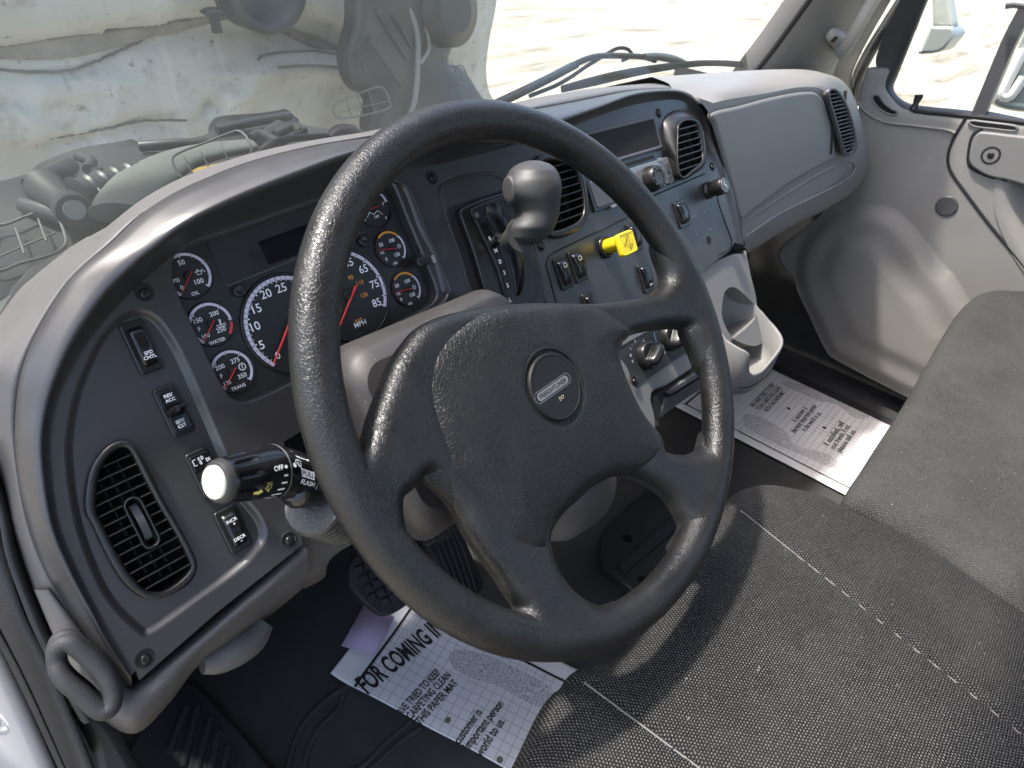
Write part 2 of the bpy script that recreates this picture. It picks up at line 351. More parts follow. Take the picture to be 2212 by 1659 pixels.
# seat weave
def fabric(name, dark, light, pu, pv, strength, weave=1.0, lint=.70):
    m = bpy.data.materials.new(name); m.use_nodes = True; N, L = nodes(m); b = N['Principled BSDF']; b.inputs['Roughness'].default_value = .95; b.inputs['Specular IOR Level'].default_value = .15
    tc = N.new('ShaderNodeTexCoord'); nz = N.new('ShaderNodeTexNoise'); nz.inputs['Scale'].default_value = 90; nz.inputs['Detail'].default_value = 3; L.new(tc.outputs['Object'], nz.inputs['Vector'])
    ad = N.new('ShaderNodeMix'); ad.data_type = 'RGBA'; ad.blend_type = 'LINEAR_LIGHT'; ad.inputs[0].default_value = .0012; L.new(tc.outputs['Object'], ad.inputs[6]); L.new(nz.outputs['Color'], ad.inputs[7])
    sp = N.new('ShaderNodeSeparateXYZ'); L.new(ad.outputs[2], sp.inputs[0])
    def mth(op, a, b_=None, c=None):
        q = N.new('ShaderNodeMath'); q.operation = op
        for i, x in enumerate((a, b_, c)):
            if x is None: continue
            if isinstance(x, (int, float)): q.inputs[i].default_value = x
            else: L.new(x, q.inputs[i])
        return q.outputs[0]
    X, Y = sp.outputs[0], sp.outputs[1]
    row = mth('MULTIPLY', Y, 1/pv); odd = mth('FLOOR', row); off = mth('MULTIPLY', mth('MODULO', odd, 2.0), .5)
    a = mth('SINE', mth('MULTIPLY', mth('ADD', mth('MULTIPLY', X, 1/pu), off), 2*math.pi)); c = mth('ABSOLUTE', mth('SINE', mth('MULTIPLY', row, math.pi)))
    w = mth('MULTIPLY', mth('MULTIPLY_ADD', a, .5, .5), c)
    n2 = N.new('ShaderNodeTexNoise'); n2.inputs['Scale'].default_value = 8; n2.inputs['Detail'].default_value = 6; n2.inputs['Roughness'].default_value = .65; L.new(tc.outputs['Object'], n2.inputs['Vector'])
    n3 = N.new('ShaderNodeTexNoise'); n3.inputs['Scale'].default_value = 600; n3.inputs['Detail'].default_value = 2; L.new(tc.outputs['Object'], n3.inputs['Vector'])
    w = mth('MULTIPLY_ADD', w, weave, (1-weave)*.5); f = mth('MULTIPLY', w, mth('MULTIPLY_ADD', n3.outputs[0], 2.2, -.35)); f2 = mth('MULTIPLY', f, mth('MULTIPLY_ADD', n2.outputs[0], 1.1, .4))
    mx = N.new('ShaderNodeMix'); mx.data_type = 'RGBA'; L.new(f2, mx.inputs[0]); mx.inputs[6].default_value = (*dark, 1); mx.inputs[7].default_value = (*light, 1)
    n4 = N.new('ShaderNodeTexNoise'); n4.inputs['Scale'].default_value = 210; n4.inputs['Detail'].default_value = 2; L.new(tc.outputs['Object'], n4.inputs['Vector']); lr = N.new('ShaderNodeMapRange'); lr.inputs[1].default_value = lint; lr.inputs[2].default_value = lint+.05; L.new(n4.outputs[0], lr.inputs[0])
    n5 = N.new('ShaderNodeTexNoise'); n5.inputs['Scale'].default_value = 5; n5.inputs['Detail'].default_value = 7; n5.inputs['Roughness'].default_value = .7; L.new(tc.outputs['Object'], n5.inputs['Vector']); dr = N.new('ShaderNodeMapRange'); dr.inputs[1].default_value = .48; dr.inputs[2].default_value = .75; dr.inputs[4].default_value = .35; L.new(n5.outputs[0], dr.inputs[0])
    m3 = N.new('ShaderNodeMix'); m3.data_type = 'RGBA'; L.new(dr.outputs[0], m3.inputs[0]); L.new(mx.outputs[2], m3.inputs[6]); m3.inputs[7].default_value = (.085, .080, .072, 1)
    m2 = N.new('ShaderNodeMix'); m2.data_type = 'RGBA'; L.new(lr.outputs[0], m2.inputs[0]); L.new(m3.outputs[2], m2.inputs[6]); m2.inputs[7].default_value = (.22, .21, .19, 1); L.new(m2.outputs[2], b.inputs['Base Color'])
    bp = N.new('ShaderNodeBump'); bp.inputs['Strength'].default_value = strength; bp.inputs['Distance'].default_value = .0018; L.new(w, bp.inputs['Height']); L.new(bp.outputs[0], b.inputs['Normal'])
    return m
M['fabric'] = fabric('woven_seat_fabric', (.0035, .0035, .0036), (.20, .197, .188), .0032, .0024, 1.0, 1.0, .735)
M['fabric2'] = fabric('fine_seat_fabric', (.015, .015, .015), (.115, .113, .107), .0030, .0022, .3, .6, .73)
# paper with printed grid
def paper(name, pitch):
    m = bpy.data.materials.new(name); m.use_nodes = True; N, L = nodes(m); b = N['Principled BSDF']; b.inputs['Roughness'].default_value = .7
    tc = N.new('ShaderNodeUVMap'); sp = N.new('ShaderNodeSeparateXYZ'); L.new(tc.outputs[0], sp.inputs[0]); outs = []
    for k in (0, 1):
        a = N.new('ShaderNodeMath'); a.operation = 'MULTIPLY'; a.inputs[1].default_value = 1/pitch; L.new(sp.outputs[k], a.inputs[0])
        f = N.new('ShaderNodeMath'); f.operation = 'FRACT'; L.new(a.outputs[0], f.inputs[0]); l = N.new('ShaderNodeMath'); l.operation = 'LESS_THAN'; l.inputs[1].default_value = .055; L.new(f.outputs[0], l.inputs[0]); outs.append(l)
    mxm = N.new('ShaderNodeMath'); mxm.operation = 'MAXIMUM'; L.new(outs[0].outputs[0], mxm.inputs[0]); L.new(outs[1].outputs[0], mxm.inputs[1])
    n = N.new('ShaderNodeTexNoise'); n.inputs['Scale'].default_value = 14; n.inputs['Detail'].default_value = 6; o = N.new('ShaderNodeTexCoord'); L.new(o.outputs['Object'], n.inputs['Vector'])
    r = N.new('ShaderNodeMapRange'); r.inputs[1].default_value = .35; r.inputs[2].default_value = .8; L.new(n.outputs[0], r.inputs[0])
    base = N.new('ShaderNodeMix'); base.data_type = 'RGBA'; L.new(r.outputs[0], base.inputs[0]); base.inputs[6].default_value = (.80, .79, .81, 1); base.inputs[7].default_value = (.70, .69, .71, 1)
    mx = N.new('ShaderNodeMix'); mx.data_type = 'RGBA'; L.new(mxm.outputs[0], mx.inputs[0]); L.new(base.outputs[2], mx.inputs[6]); mx.inputs[7].default_value = (.36, .355, .37, 1)
    L.new(mx.outputs[2], b.inputs['Base Color']); return m
M['grid'] = paper('gridded_paper', .0155)
M['paper'] = mat('plain_paper', (.80, .79, .81), .7, vary=(14, .06))
# speckled print patch on the paper
def speckle():
    m = bpy.data.materials.new('speckled_print'); m.use_nodes = True; N, L = nodes(m); b = N['Principled BSDF']; b.inputs['Roughness'].default_value = .7
    o = N.new('ShaderNodeTexCoord'); n = N.new('ShaderNodeTexNoise'); n.inputs['Scale'].default_value = 420; n.inputs['Detail'].default_value = 3; L.new(o.outputs['Object'], n.inputs['Vector'])
    r = N.new('ShaderNodeMapRange'); r.inputs[1].default_value = .47; r.inputs[2].default_value = .62; L.new(n.outputs[0], r.inputs[0])
    mx = N.new('ShaderNodeMix'); mx.data_type = 'RGBA'; L.new(r.outputs[0], mx.inputs[0]); mx.inputs[6].default_value = (.68, .67, .69, 1); mx.inputs[7].default_value = (.24, .235, .26, 1); L.new(mx.outputs[2], b.inputs['Base Color']); return m
M['speck'] = speckle()
# ground and hood
def ground():
    m = bpy.data.materials.new('pale_sand'); m.use_nodes = True; N, L = nodes(m); b = N['Principled BSDF']; b.inputs['Roughness'].default_value = .95
    o = N.new('ShaderNodeTexCoord'); mp = N.new('ShaderNodeMapping'); mp.inputs['Rotation'].default_value = (0, 0, math.radians(25)); mp.inputs['Scale'].default_value = (.25, 1.3, 1); L.new(o.outputs['Object'], mp.inputs[0])
    n = N.new('ShaderNodeTexNoise'); n.inputs['Scale'].default_value = 1.1; n.inputs['Detail'].default_value = 12; n.inputs['Roughness'].default_value = .70; n.inputs['Distortion'].default_value = .6; L.new(mp.outputs[0], n.inputs['Vector'])
    cr = N.new('ShaderNodeValToRGB'); cr.color_ramp.elements[0].position = .36; cr.color_ramp.elements[0].color = (.15, .13, .095, 1); cr.color_ramp.elements[1].position = .56; cr.color_ramp.elements[1].color = (.37, .34, .26, 1)
    e = cr.color_ramp.elements.new(.46); e.color = (.28, .25, .19, 1)
    L.new(n.outputs[0], cr.inputs[0]); L.new(cr.outputs[0], b.inputs['Base Color'])
    n2 = N.new('ShaderNodeTexNoise'); n2.inputs['Scale'].default_value = 12; n2.inputs['Detail'].default_value = 6; L.new(o.outputs['Object'], n2.inputs['Vector']); bp = N.new('ShaderNodeBump'); bp.inputs['Strength'].default_value = .5; bp.inputs['Distance'].default_value = .03; L.new(n2.outputs[0], bp.inputs['Height']); L.new(bp.outputs[0], b.inputs['Normal'])
    return m
M['sand'] = ground()
def fibreglass():
    m = bpy.data.materials.new('stained_fibreglass'); m.use_nodes = True; N, L = nodes(m); b = N['Principled BSDF']; b.inputs['Roughness'].default_value = .6
    o = N.new('ShaderNodeTexCoord')
    def nz(sc, det, lo, hi, vec=None, rough=.6):
        n = N.new('ShaderNodeTexNoise'); n.inputs['Scale'].default_value = sc; n.inputs['Detail'].default_value = det; n.inputs['Roughness'].default_value = rough; L.new(vec or o.outputs['Object'], n.inputs['Vector'])
        r = N.new('ShaderNodeMapRange'); r.inputs[1].default_value = lo; r.inputs[2].default_value = hi; L.new(n.outputs[0], r.inputs[0]); return r.outputs[0]
    mp = N.new('ShaderNodeMapping'); mp.inputs['Scale'].default_value = (3.5, 1, .5); L.new(o.outputs['Object'], mp.inputs[0])
    c = None; base = (.47, .46, .41, 1)
    for fac, col in ((nz(2.6, 8, .45, .78), (.38, .36, .31, 1)), (nz(16, 7, .54, .80), (.24, .23, .19, 1)), (nz(48, 3, .63, .74), (.20, .19, .16, 1)), (nz(1.3, 4, .48, .72), (.30, .285, .24, 1)), (nz(2.5, 5, .55, .8, mp.outputs[0]), (.62, .62, .58, 1))):
        mx = N.new('ShaderNodeMix'); mx.data_type = 'RGBA'; L.new(fac, mx.inputs[0])
        if c is None: mx.inputs[6].default_value = base
        else: L.new(c, mx.inputs[6])
        mx.inputs[7].default_value = col; c = mx.outputs[2]
    L.new(c, b.inputs['Base Color']); return m
M['fibre'] = fibreglass()
M['brown_strip'] = mat('mottled_brown', (.20, .185, .16), .75, vary=(7, .6))
M['seam_dark'] = mat('seam_brown', (.12, .115, .10), .9)
# ================================================================== setting
def heightsheet(x0, x1, y0, y1, nx, ny, zf):
    return [[(x, y, zf(x, y)) for x in np.linspace(x0, x1, nx)] for y in np.linspace(y0, y1, ny)]
mb = MB(); mb.grid(heightsheet(-150, 150, -150, 150, 60, 60, lambda x, y: -1.95+.10*math.sin(x*.31)*math.cos(y*.23)*(1 if math.hypot(x, y) > 12 else 0)))
tag(mb.build('ground', M['sand']), None, None, kind='structure')
# ================================================================== dashboard
dash = thing('dashboard', 'dark grey truck dashboard with wraparound trim, vents and rocker switches', 'dashboard')
O_ = [('c7', 805, 1172, -.012), ('c7', 640, 1000, -.012), ('c7', 500, 800, -.012), ('c7', 300, 480, -.012), ('c7', 170, 150, -.012), ('c4', 100, 1350, -.012), ('c4', 98, 1050, -.01), ('c4', 135, 800, -.005), ('c4', 230, 560, 0), ('c4', 400, 280, .005), ('c4', 540, 130, .01), ('c4', 700, 0, .015),
      ('c1', 900, 1290, .02), ('c1', 1200, 1120, .025), ('c1', 1600, 975, .03), ('c1', 2000, 885, .03), ('f', 828, 292, .025), ('f', 960, 264, .02), ('f', 1090, 247, .002), ('f', 1209, 226, -.012), ('d6', 400, 120, -.018), ('d6', 850, 35, -.018), ('d6', 1250, 8, -.014), ('d6', 1480, 32, -.012), ('d6', 1655, 110, -.012), ('d6', 1800, 310, -.012), ('d6', 1885, 600, -.012), ('d6', 2010, 950, -.012), ('d6', 2130, 1350, -.012), ('c3', 490, 1522, -.012)]
R_ = [('c7', 805, 1105, .003), ('c7', 660, 880, .005), ('c7', 560, 690, .006), ('c7', 420, 420, .007), ('c7', 310, 130, .008), ('c4', 256, 1300, .009), ('c4', 285, 1030, .01), ('c4', 360, 810, .012), ('c4', 480, 570, .016), ('c4', 660, 320, .022), ('c4', 830, 150, .032), ('c4', 960, 40, .040),
      ('c1', 1150, 1375, .050), ('c1', 1450, 1225, .055), ('c1', 1800, 1080, .06), ('c1', 2150, 945, .062), ('f', 850, 312, .058), ('f', 985, 288, .050), ('f', 1106, 300, .035), ('f', 1209, 262, .02), ('d6', 450, 240, .014), ('d6', 900, 75, .012), ('d6', 1300, 35, .010), ('d6', 1480, 62, .008), ('d6', 1625, 160, .006), ('d6', 1745, 340, .005), ('d6', 1830, 620, .005), ('d6', 1950, 960, .004), ('d6', 2070, 1360, .004), ('c3', 470, 1500, .002)]
I_ = [('c7', 835, 1060, 0), ('c7', 700, 850, 0), ('c7', 600, 670, 0), ('c7', 465, 400, 0), ('c7', 360, 120, 0), ('c4', 315, 1290, 0), ('c4', 345, 1040, 0), ('c4', 425, 840, 0), ('c4', 550, 620, 0), ('c4', 740, 390, 0), ('c4', 890, 240, 0), ('c4', 1000, 150, 0),
      ('f', 378, 545, 0), ('f', 410, 523, 0), ('f', 502, 491, 0), ('f', 600, 457, 0), ('f', 720, 415, 0), ('f', 845, 372, 0), ('f', 960, 352, 0), ('f', 1209, 285, 0), ('d6', 450, 345, 0), ('d6', 900, 200, 0), ('d6', 1320, 140, 0), ('d6', 1480, 165, 0), ('d6', 1580, 245, 0), ('d6', 1690, 400, 0), ('d6', 1770, 650, 0), ('d6', 1890, 1000, 0), ('d6', 2015, 1400, 0), ('c3', 435, 1490, 0)]
row = lambda L: cat_idx([DF.P(D(*q[:3]), q[3]) for q in L], 6)
o3, r3, i3 = row(O_), row(R_), row(I_)
back = o3-DF.n*.03
mb = MB()
def blend(a, b, t): return a*(1-t)+b*t
n0 = len(o3); w_hood = np.interp(np.arange(n0), [0, 60, 78, 100, 114, 126, n0], [0, .2, 1, 1, .3, 0, 0])
rows = [back, o3-DF.n*.004, o3, blend(o3, r3, .3)+DF.n*.0015, blend(o3, r3, .62)+DF.n*.0025, blend(o3, r3, .85)+DF.n*.0025, r3, blend(r3, i3, .16)-DF.n*(.001+.004*w_hood)[:, None], blend(r3, i3, .5)-DF.n*(.001+.012*w_hood)[:, None], blend(r3, i3, .85)-DF.n*(.0005+.006*w_hood)[:, None], i3]
mb.grid(rows)
mb.build('hood_trim', M['trim'], dash)
def L2(L): return [DF.uv(D(*q)) for q in L]
PK = -.0048
f7 = lambda L, c='c7', h=0: [DF.uv(D(c, *p), h) for p in L]
vo_ = f7([(512, 1659), (520, 1500), (560, 1375), (655, 1262), (755, 1225), (822, 1265), (905, 1405)], 'c4', PK)+f7([(1000, 10), (1100, 180), (1180, 330), (1203, 410), (1170, 505), (1080, 575), (950, 620), (850, 602), (740, 510), (640, 340), (560, 170)], 'c7', PK)
vi_ = f7([(585, 1659), (590, 1530), (615, 1400), (690, 1300), (760, 1275), (800, 1310), (880, 1470)], 'c4', PK)+f7([(975, 60), (1070, 220), (1150, 380), (1160, 430), (1100, 500), (1010, 560), (930, 570), (860, 540), (770, 430), (690, 290), (620, 150)], 'c7', PK)
ci_ = f7([(920, 290), (980, 215), (1120, 215), (1240, 270), (1300, 340), (1345, 480), (1362, 640), (1345, 740), (1280, 810), (1100, 880), (1000, 860), (930, 740), (890, 500)], 'd5')
VH = offset(cat(vi_, 90, True), .002); CHo = offset(cat(ci_, 90, True), .0005)
# main face with the cluster opening and the switch pocket
i2 = [DF.loc(p)[:2] for p in i3]
face = list(i2)+L2([('c3', 400, 1545), ('f', 1511, 588), ('f', 1440, 622), ('f', 1300, 700), ('f', 1160, 765), ('f', 900, 822), ('f', 700, 900), ('c4', 1745, 1240), ('c7', 1790, 30), ('c7', 1862, 285), ('c7', 1350, 690), ('c7', 855, 1120)])
Kp = cat(L2([('c7', 862, 850), ('c7', 700, 700), ('c7', 575, 500), ('c7', 450, 150), ('c4', 395, 1350), ('c4', 410, 1110), ('c4', 462, 900), ('c4', 570, 650), ('c4', 690, 490), ('c4', 795, 425), ('c4', 900, 425), ('c4', 1000, 490), ('c4', 1100, 640), ('c4', 1200, 850), ('c4', 1290, 1060), ('c4', 1400, 1320), ('c4', 1490, 1540), ('c7', 1610, 110), ('c7', 1645, 240), ('c7', 1560, 375), ('c7', 1400, 515), ('c7', 1200, 658), ('c7', 1000, 805), ('c7', 905, 858)]), 150, True)
Hp = cat(L2([('f', 372, 553), ('f', 370, 585), ('f', 378, 627), ('f', 455, 791), ('f', 487, 849), ('f', 503, 866), ('f', 530, 871), ('f', 560, 863), ('f', 631, 828), ('f', 723, 777), ('f', 825, 722), ('f', 916, 671), ('f', 941, 650), ('f', 946, 625), ('f', 928, 576), ('f', 908, 529), ('f', 883, 470), ('f', 861, 414), ('f', 848, 392), ('f', 825, 386), ('f', 691, 432), ('f', 580, 470), ('f', 502, 497), ('f', 411, 526), ('f', 385, 538)]), 160, True)
mb = MB(); mb.poly(DF, [face, Kp, Hp, CHo], 0)
mb.rings(DF, [(ccw(Kp), 0), (offset(Kp, -.0012), -.0004), (offset(Kp, -.0030), -.0020), (offset(Kp, -.0048), -.0042), (offset(Kp, -.0062), -.0048)], cap=False); mb.poly(DF, [offset(Kp, -.0062), VH], -.0048)
Lf = ccw(Hp); mb.grid([[DF.W(a, b, h) for a, b in q] for q, h in ((Lf, 0), (offset(Lf, -.0012), -.0008), (offset(Lf, -.0020), -.0035), (offset(Lf, -.0026), -.014))], cv=True)
fe = ccw(face); mb.grid([[DF.W(a, b, -.03) for a, b in fe], [DF.W(a, b, 0) for a, b in fe]], cv=True, smooth=False)
mb.build('trim_panel', M['trim'], dash)
# bright outer frame strip around the right of the cluster
fr_in = L2([('d4', 1250, 30), ('d4', 1440, 90), ('d4', 1560, 330), ('d4', 1680, 660), ('d4', 1850, 1000), ('d4', 1960, 1330), ('d4', 2020, 1560), ('c5', 765, 330), ('c5', 740, 380), ('c5', 640, 440), ('c5', 380, 590), ('c5', 95, 750), ('f', 640, 838)])
fr_out = L2([('d4', 1430, 5), ('d4', 1560, 120), ('d4', 1680, 400), ('d4', 1800, 700), ('d4', 1960, 1060), ('d4', 2080, 1350), ('d4', 2150, 1520), ('c5', 805, 320), ('c5', 765, 395), ('c5', 650, 465), ('c5', 385, 615), ('c5', 98, 775), ('f', 640, 848)])
a_, b_ = cat_idx(fr_in, 8), cat_idx(fr_out, 8)
mb = MB(); mb.grid([[DF.W(*p, h) for p in q] for q, h in ((a_, .0003), (a_*.8+b_*.2, .0035), (a_*.5+b_*.5, .0045), (a_*.2+b_*.8, .0035), (b_, .0003))]); mb.build('cluster_bezel', M['trim'], dash)
# ---- screws
for q in (('c4', 885, 322), ('c7', 1775, 255), ('c7', 888, 985), ('c2', 687, 1090), ('d6', 1185, 305), ('d6', 1828, 945), ('d5', 970, 1020), ('c5', 1930, 865)):
    u, v = DF.uv(D(*q)); mb = MB(); r = .0058; h0 = .0006
    mb.rings(DF, [(circle(u, v, r*1.25), h0-.0006), (circle(u, v, r*1.1), h0+.0004), (circle(u, v, r), h0-.0002), (circle(u, v, r*.93), h0-.0005)], 0)
    mb.rings(DF, [(circle(u, v-.0008, r*.66), h0-.0004), (circle(u, v-.0008, r*.62), h0+.0012), (circle(u, v-.0008, r*.45), h0+.0018), (circle(u, v-.0008, r*.26), h0+.0018)], 1)
    mb.poly(DF, [circle(u, v-.0008, r*.25, 6)], h0+.0019, 2)
    mb.build('screw', [M['matte'], M['black'], M['void']], dash)
# ---- rocker switches
def quad_uv(c, q, h=0):
    P = np.array([DF.uv(D(c, *a), h) for a in q]); cx, cy = P.mean(0); w = np.linalg.norm(P[1]-P[0]); hh = np.linalg.norm(P[3]-P[0]); return cx, cy, w, hh
def rocker(c, q, kind, texts, base=0, label=None):
    cx, cy, w, hh = quad_uv(c, q, base); mb = MB()
    mb.plate(DF, rrect(cx, cy, w, hh, .003), base-.001, base+.0035, .0014)
    iw, ih = w*.66, hh*.76
    mb.poly(DF, [rrect(cx, cy, iw, ih, .002)], base+.00355, 1)
    ho = mb.build('rocker_switch', [M['black'], M['void']], dash, label)
    mb = MB(); N = 18; G = []
    for i in range(N+1):
        t = i/N*2-1; v = cy+t*ih/2*.985
        if kind == 'flip': h = base+.0038+.0034*(t*t)+(.0030*t if texts else -.002*t)
        elif kind == 'arch': h = base+.0042+.0050*(1-t*t)**.5 if abs(t) < 1 else base+.0042
        else: h = base+.0045
        e = iw/2*(.97 if abs(t) < .9 else .85)
        G.append([DF.W(cx+x*e, v, h-(.0018 if abs(x) == 1 else 0)-(.003 if abs(x) > 1 else 0)) for x in (-1.02, -1, -.86, -.4, 0, .4, .86, 1, 1.02)])
    if kind != 'paddle': mb.grid(G, 0)
    else:
        for s in (1, -1): mb.plate(DF, rrect(cx, cy+s*ih*.34, iw*1.22, ih*.42, .0015), base+.003, base+.005, .0007)
        mb.poly(DF, [rrect(cx, cy, iw*1.22, ih*.27, .001)], base+.0037, 1)
        G = []
        for i, t in enumerate(np.linspace(0, 1, 12)):
            hgt = base+.003+.019*t**1.3; wv = .0036*(1-t)+.0012; u0 = cx-iw*.62+iw*.40*t; u1 = cx+iw*.62+.0018*t; vv = cy-.001+.004*t
            G.append([DF.W((u0+u1)/2+(u1-u0)/2*math.cos(a), vv+wv*math.sin(a), hgt) for a in np.linspace(0, 2*math.pi, 16, endpoint=False)])
        mb.grid(G, 0, cv=True); mb.add(G[-1], [tuple(range(16))], 0)
    for (s, du, dv, cap) in texts:
        if kind == 'flip': t = dv/(ih/2); h = base+.0038+.0034*t*t+.0030*t+.0005
        elif kind == 'arch': t = dv/(ih/2); h = base+.0042+.0050*math.sqrt(max(0, 1-t*t))+.0004
        else: h = base+.0053
        mb.text(s, DF, cx+du, cy+dv, h, cap, 2, bold=.02)
    mb.build('rocker', [M['gloss'], M['void'], M['white']], ho)
    return cx, cy, w, hh, ho
rocker('d8', [(110, 165), (265, 115), (415, 430), (250, 490)], 'arch', [('SPD', .0008, -.0056, .0026), ('CNTL', .0008, -.0092, .0026)], PK, 'rocker switch marked SPD CNTL')
rocker('d8', [(322, 585), (465, 525), (608, 820), (470, 890)], 'paddle', [('RES/', 0, .0128, .0026), ('ACC', 0, .0090, .0026), ('SET/', 0, -.0092, .0026), ('CST', 0, -.0130, .0026)], PK, 'paddle switch marked RES/ACC and SET/CST')
cx, cy, w, hh, ho = rocker('d8', [(528, 990), (670, 925), (805, 1215), (655, 1275)], 'paddle', [], PK, 'paddle switch with white lamp symbols beside the stalk')
mb = MB(); h = PK+.0053   # lamp symbols
mb.line(DF, [(cx-.0035, cy+.0136), (cx-.0058, cy+.0136), (cx-.0058, cy+.0088), (cx-.0035, cy+.0088)], .0006, h)
for dx, dy in ((.0012, .0128), (.0042, .0096)): mb.arc(DF, cx+dx, cy+dy, .0014, .0005, -1.6, 1.6, h); mb.line(DF, [(cx+dx, cy+dy-.0014), (cx+dx, cy+dy+.0014)], .0005, h)
for k in (-1, 0, 1): mb.line(DF, [(cx-.0018, cy+.0128+k*.001), (cx+.0002, cy+.0128+k*.001)], .0004, h); mb.line(DF, [(cx+.0058, cy+.0096+k*.001), (cx+.0074, cy+.0096+k*.001)], .0004, h)
mb.arc(DF, cx+.0000, cy+.0094, .0013, .0005, 1.6, 4.7, h); mb.line(DF, [(cx-.0000, cy+.0081), (cx-.0000, cy+.0107)], .0005, h)
mb.build('lamp_symbol', M['white'], ho)
rocker('d8', [(715, 1360), (860, 1290), (970, 1560), (830, 1630)], 'arch', [('INCR', 0, .0088, .0027), ('+', .0006, .0056, .0028), ('DECR', 0, -.0072, .0027), ('-', .0004, -.0106, .0035)], PK, 'rocker switch marked INCR and DECR')
cx, cy, w, hh, ho = rocker('d7', [(165, 720), (320, 650), (440, 1080), (290, 1160)], 'arch', [], 0, 'rocker switch in front of the gear lever, left of a pair')
mb = MB(); mb.line(DF, rrect(cx, cy+.009, .005, .005, .0006), .0005, .0094, 0, True); mb.text('*', DF, cx+.001, cy-.010, .006, .004); mb.build('lamp_symbol', M['white'], ho)
cx, cy, w, hh, ho = rocker('d7', [(365, 620), (525, 555), (640, 980), (490, 1060)], 'arch', [], 0, 'rocker switch between the gear lever and the yellow knob')
mb = MB(); mb.line(DF, rrect(cx, cy+.009, .005, .005, .0006), .0005, .0094, 0, True); mb.build('lamp_symbol', M['white'], ho)
rocker('d7', [(560, 1200), (700, 1145), (815, 1560), (675, 1630)], 'arch', [], 0, 'rocker switch mostly hidden by the wheel spoke')
rocker('d7', [(1330, 790), (1460, 730), (1560, 1140), (1430, 1190)], 'arch', [('MAX', 0, -.011, .0022)], 0, 'rocker switch below the yellow parking knob')
rocker('d7', [(1172, 240), (1290, 185), (1410, 560), (1290, 620)], 'arch', [], 0, 'rocker switch just behind the yellow knob')
rocker('c3', [(50, 1250), (112, 1215), (160, 1385), (95, 1412)], 'arch', [], 0, 'rocker switch right of the steering wheel rim under the vent')
# bead lines framing the lower stack panel
mb = MB()
for L in ([('d7', 1200, 130), ('d7', 700, 370), ('d7', 230, 595), ('d7', 120, 670), ('d7', 85, 790), ('d7', 130, 960), ('d7', 215, 1280), ('d7', 300, 1600)], [('d6', 1130, 1290), ('d6', 1500, 1135), ('d6', 1740, 1030)], [('d6', 1900, 1230), ('c3', 330, 1230), ('c3', 380, 1380), ('c3', 415, 1480), ('c3', 400, 1530), ('c3', 330, 1565)]):
    mb = MB(); mb.tube([DF.W(*p, .0002) for p in cat(L2(L), 40)], .0011, 8); mb.build('panel_groove', M['matte'], dash)
# little bolt holes and studs on the lower right stack panel
mb = MB()
u, v = DF.uv(D('c3', 275, 1475)); mb.rings(DF, [(circle(u, v, .0068), .0004), (circle(u, v, .0062), .0008)], 0); mb.poly(DF, [circle(u, v, .0056)], .0009, 1); mb.build('bolt_hole', [M['black'], M['void']], dash)
for q in ((185, 1330), (245, 1305), (200, 1442), (278, 1412)):
    mb = MB(); u, v = DF.uv(D('c3', *q)); mb.rings(DF, [(circle(u, v, .0017, 12), .0002), (circle(u, v, .0012, 12), .0010), (circle(u, v, .0006, 12), .0013)]); mb.build('stud', M['silver'], dash)
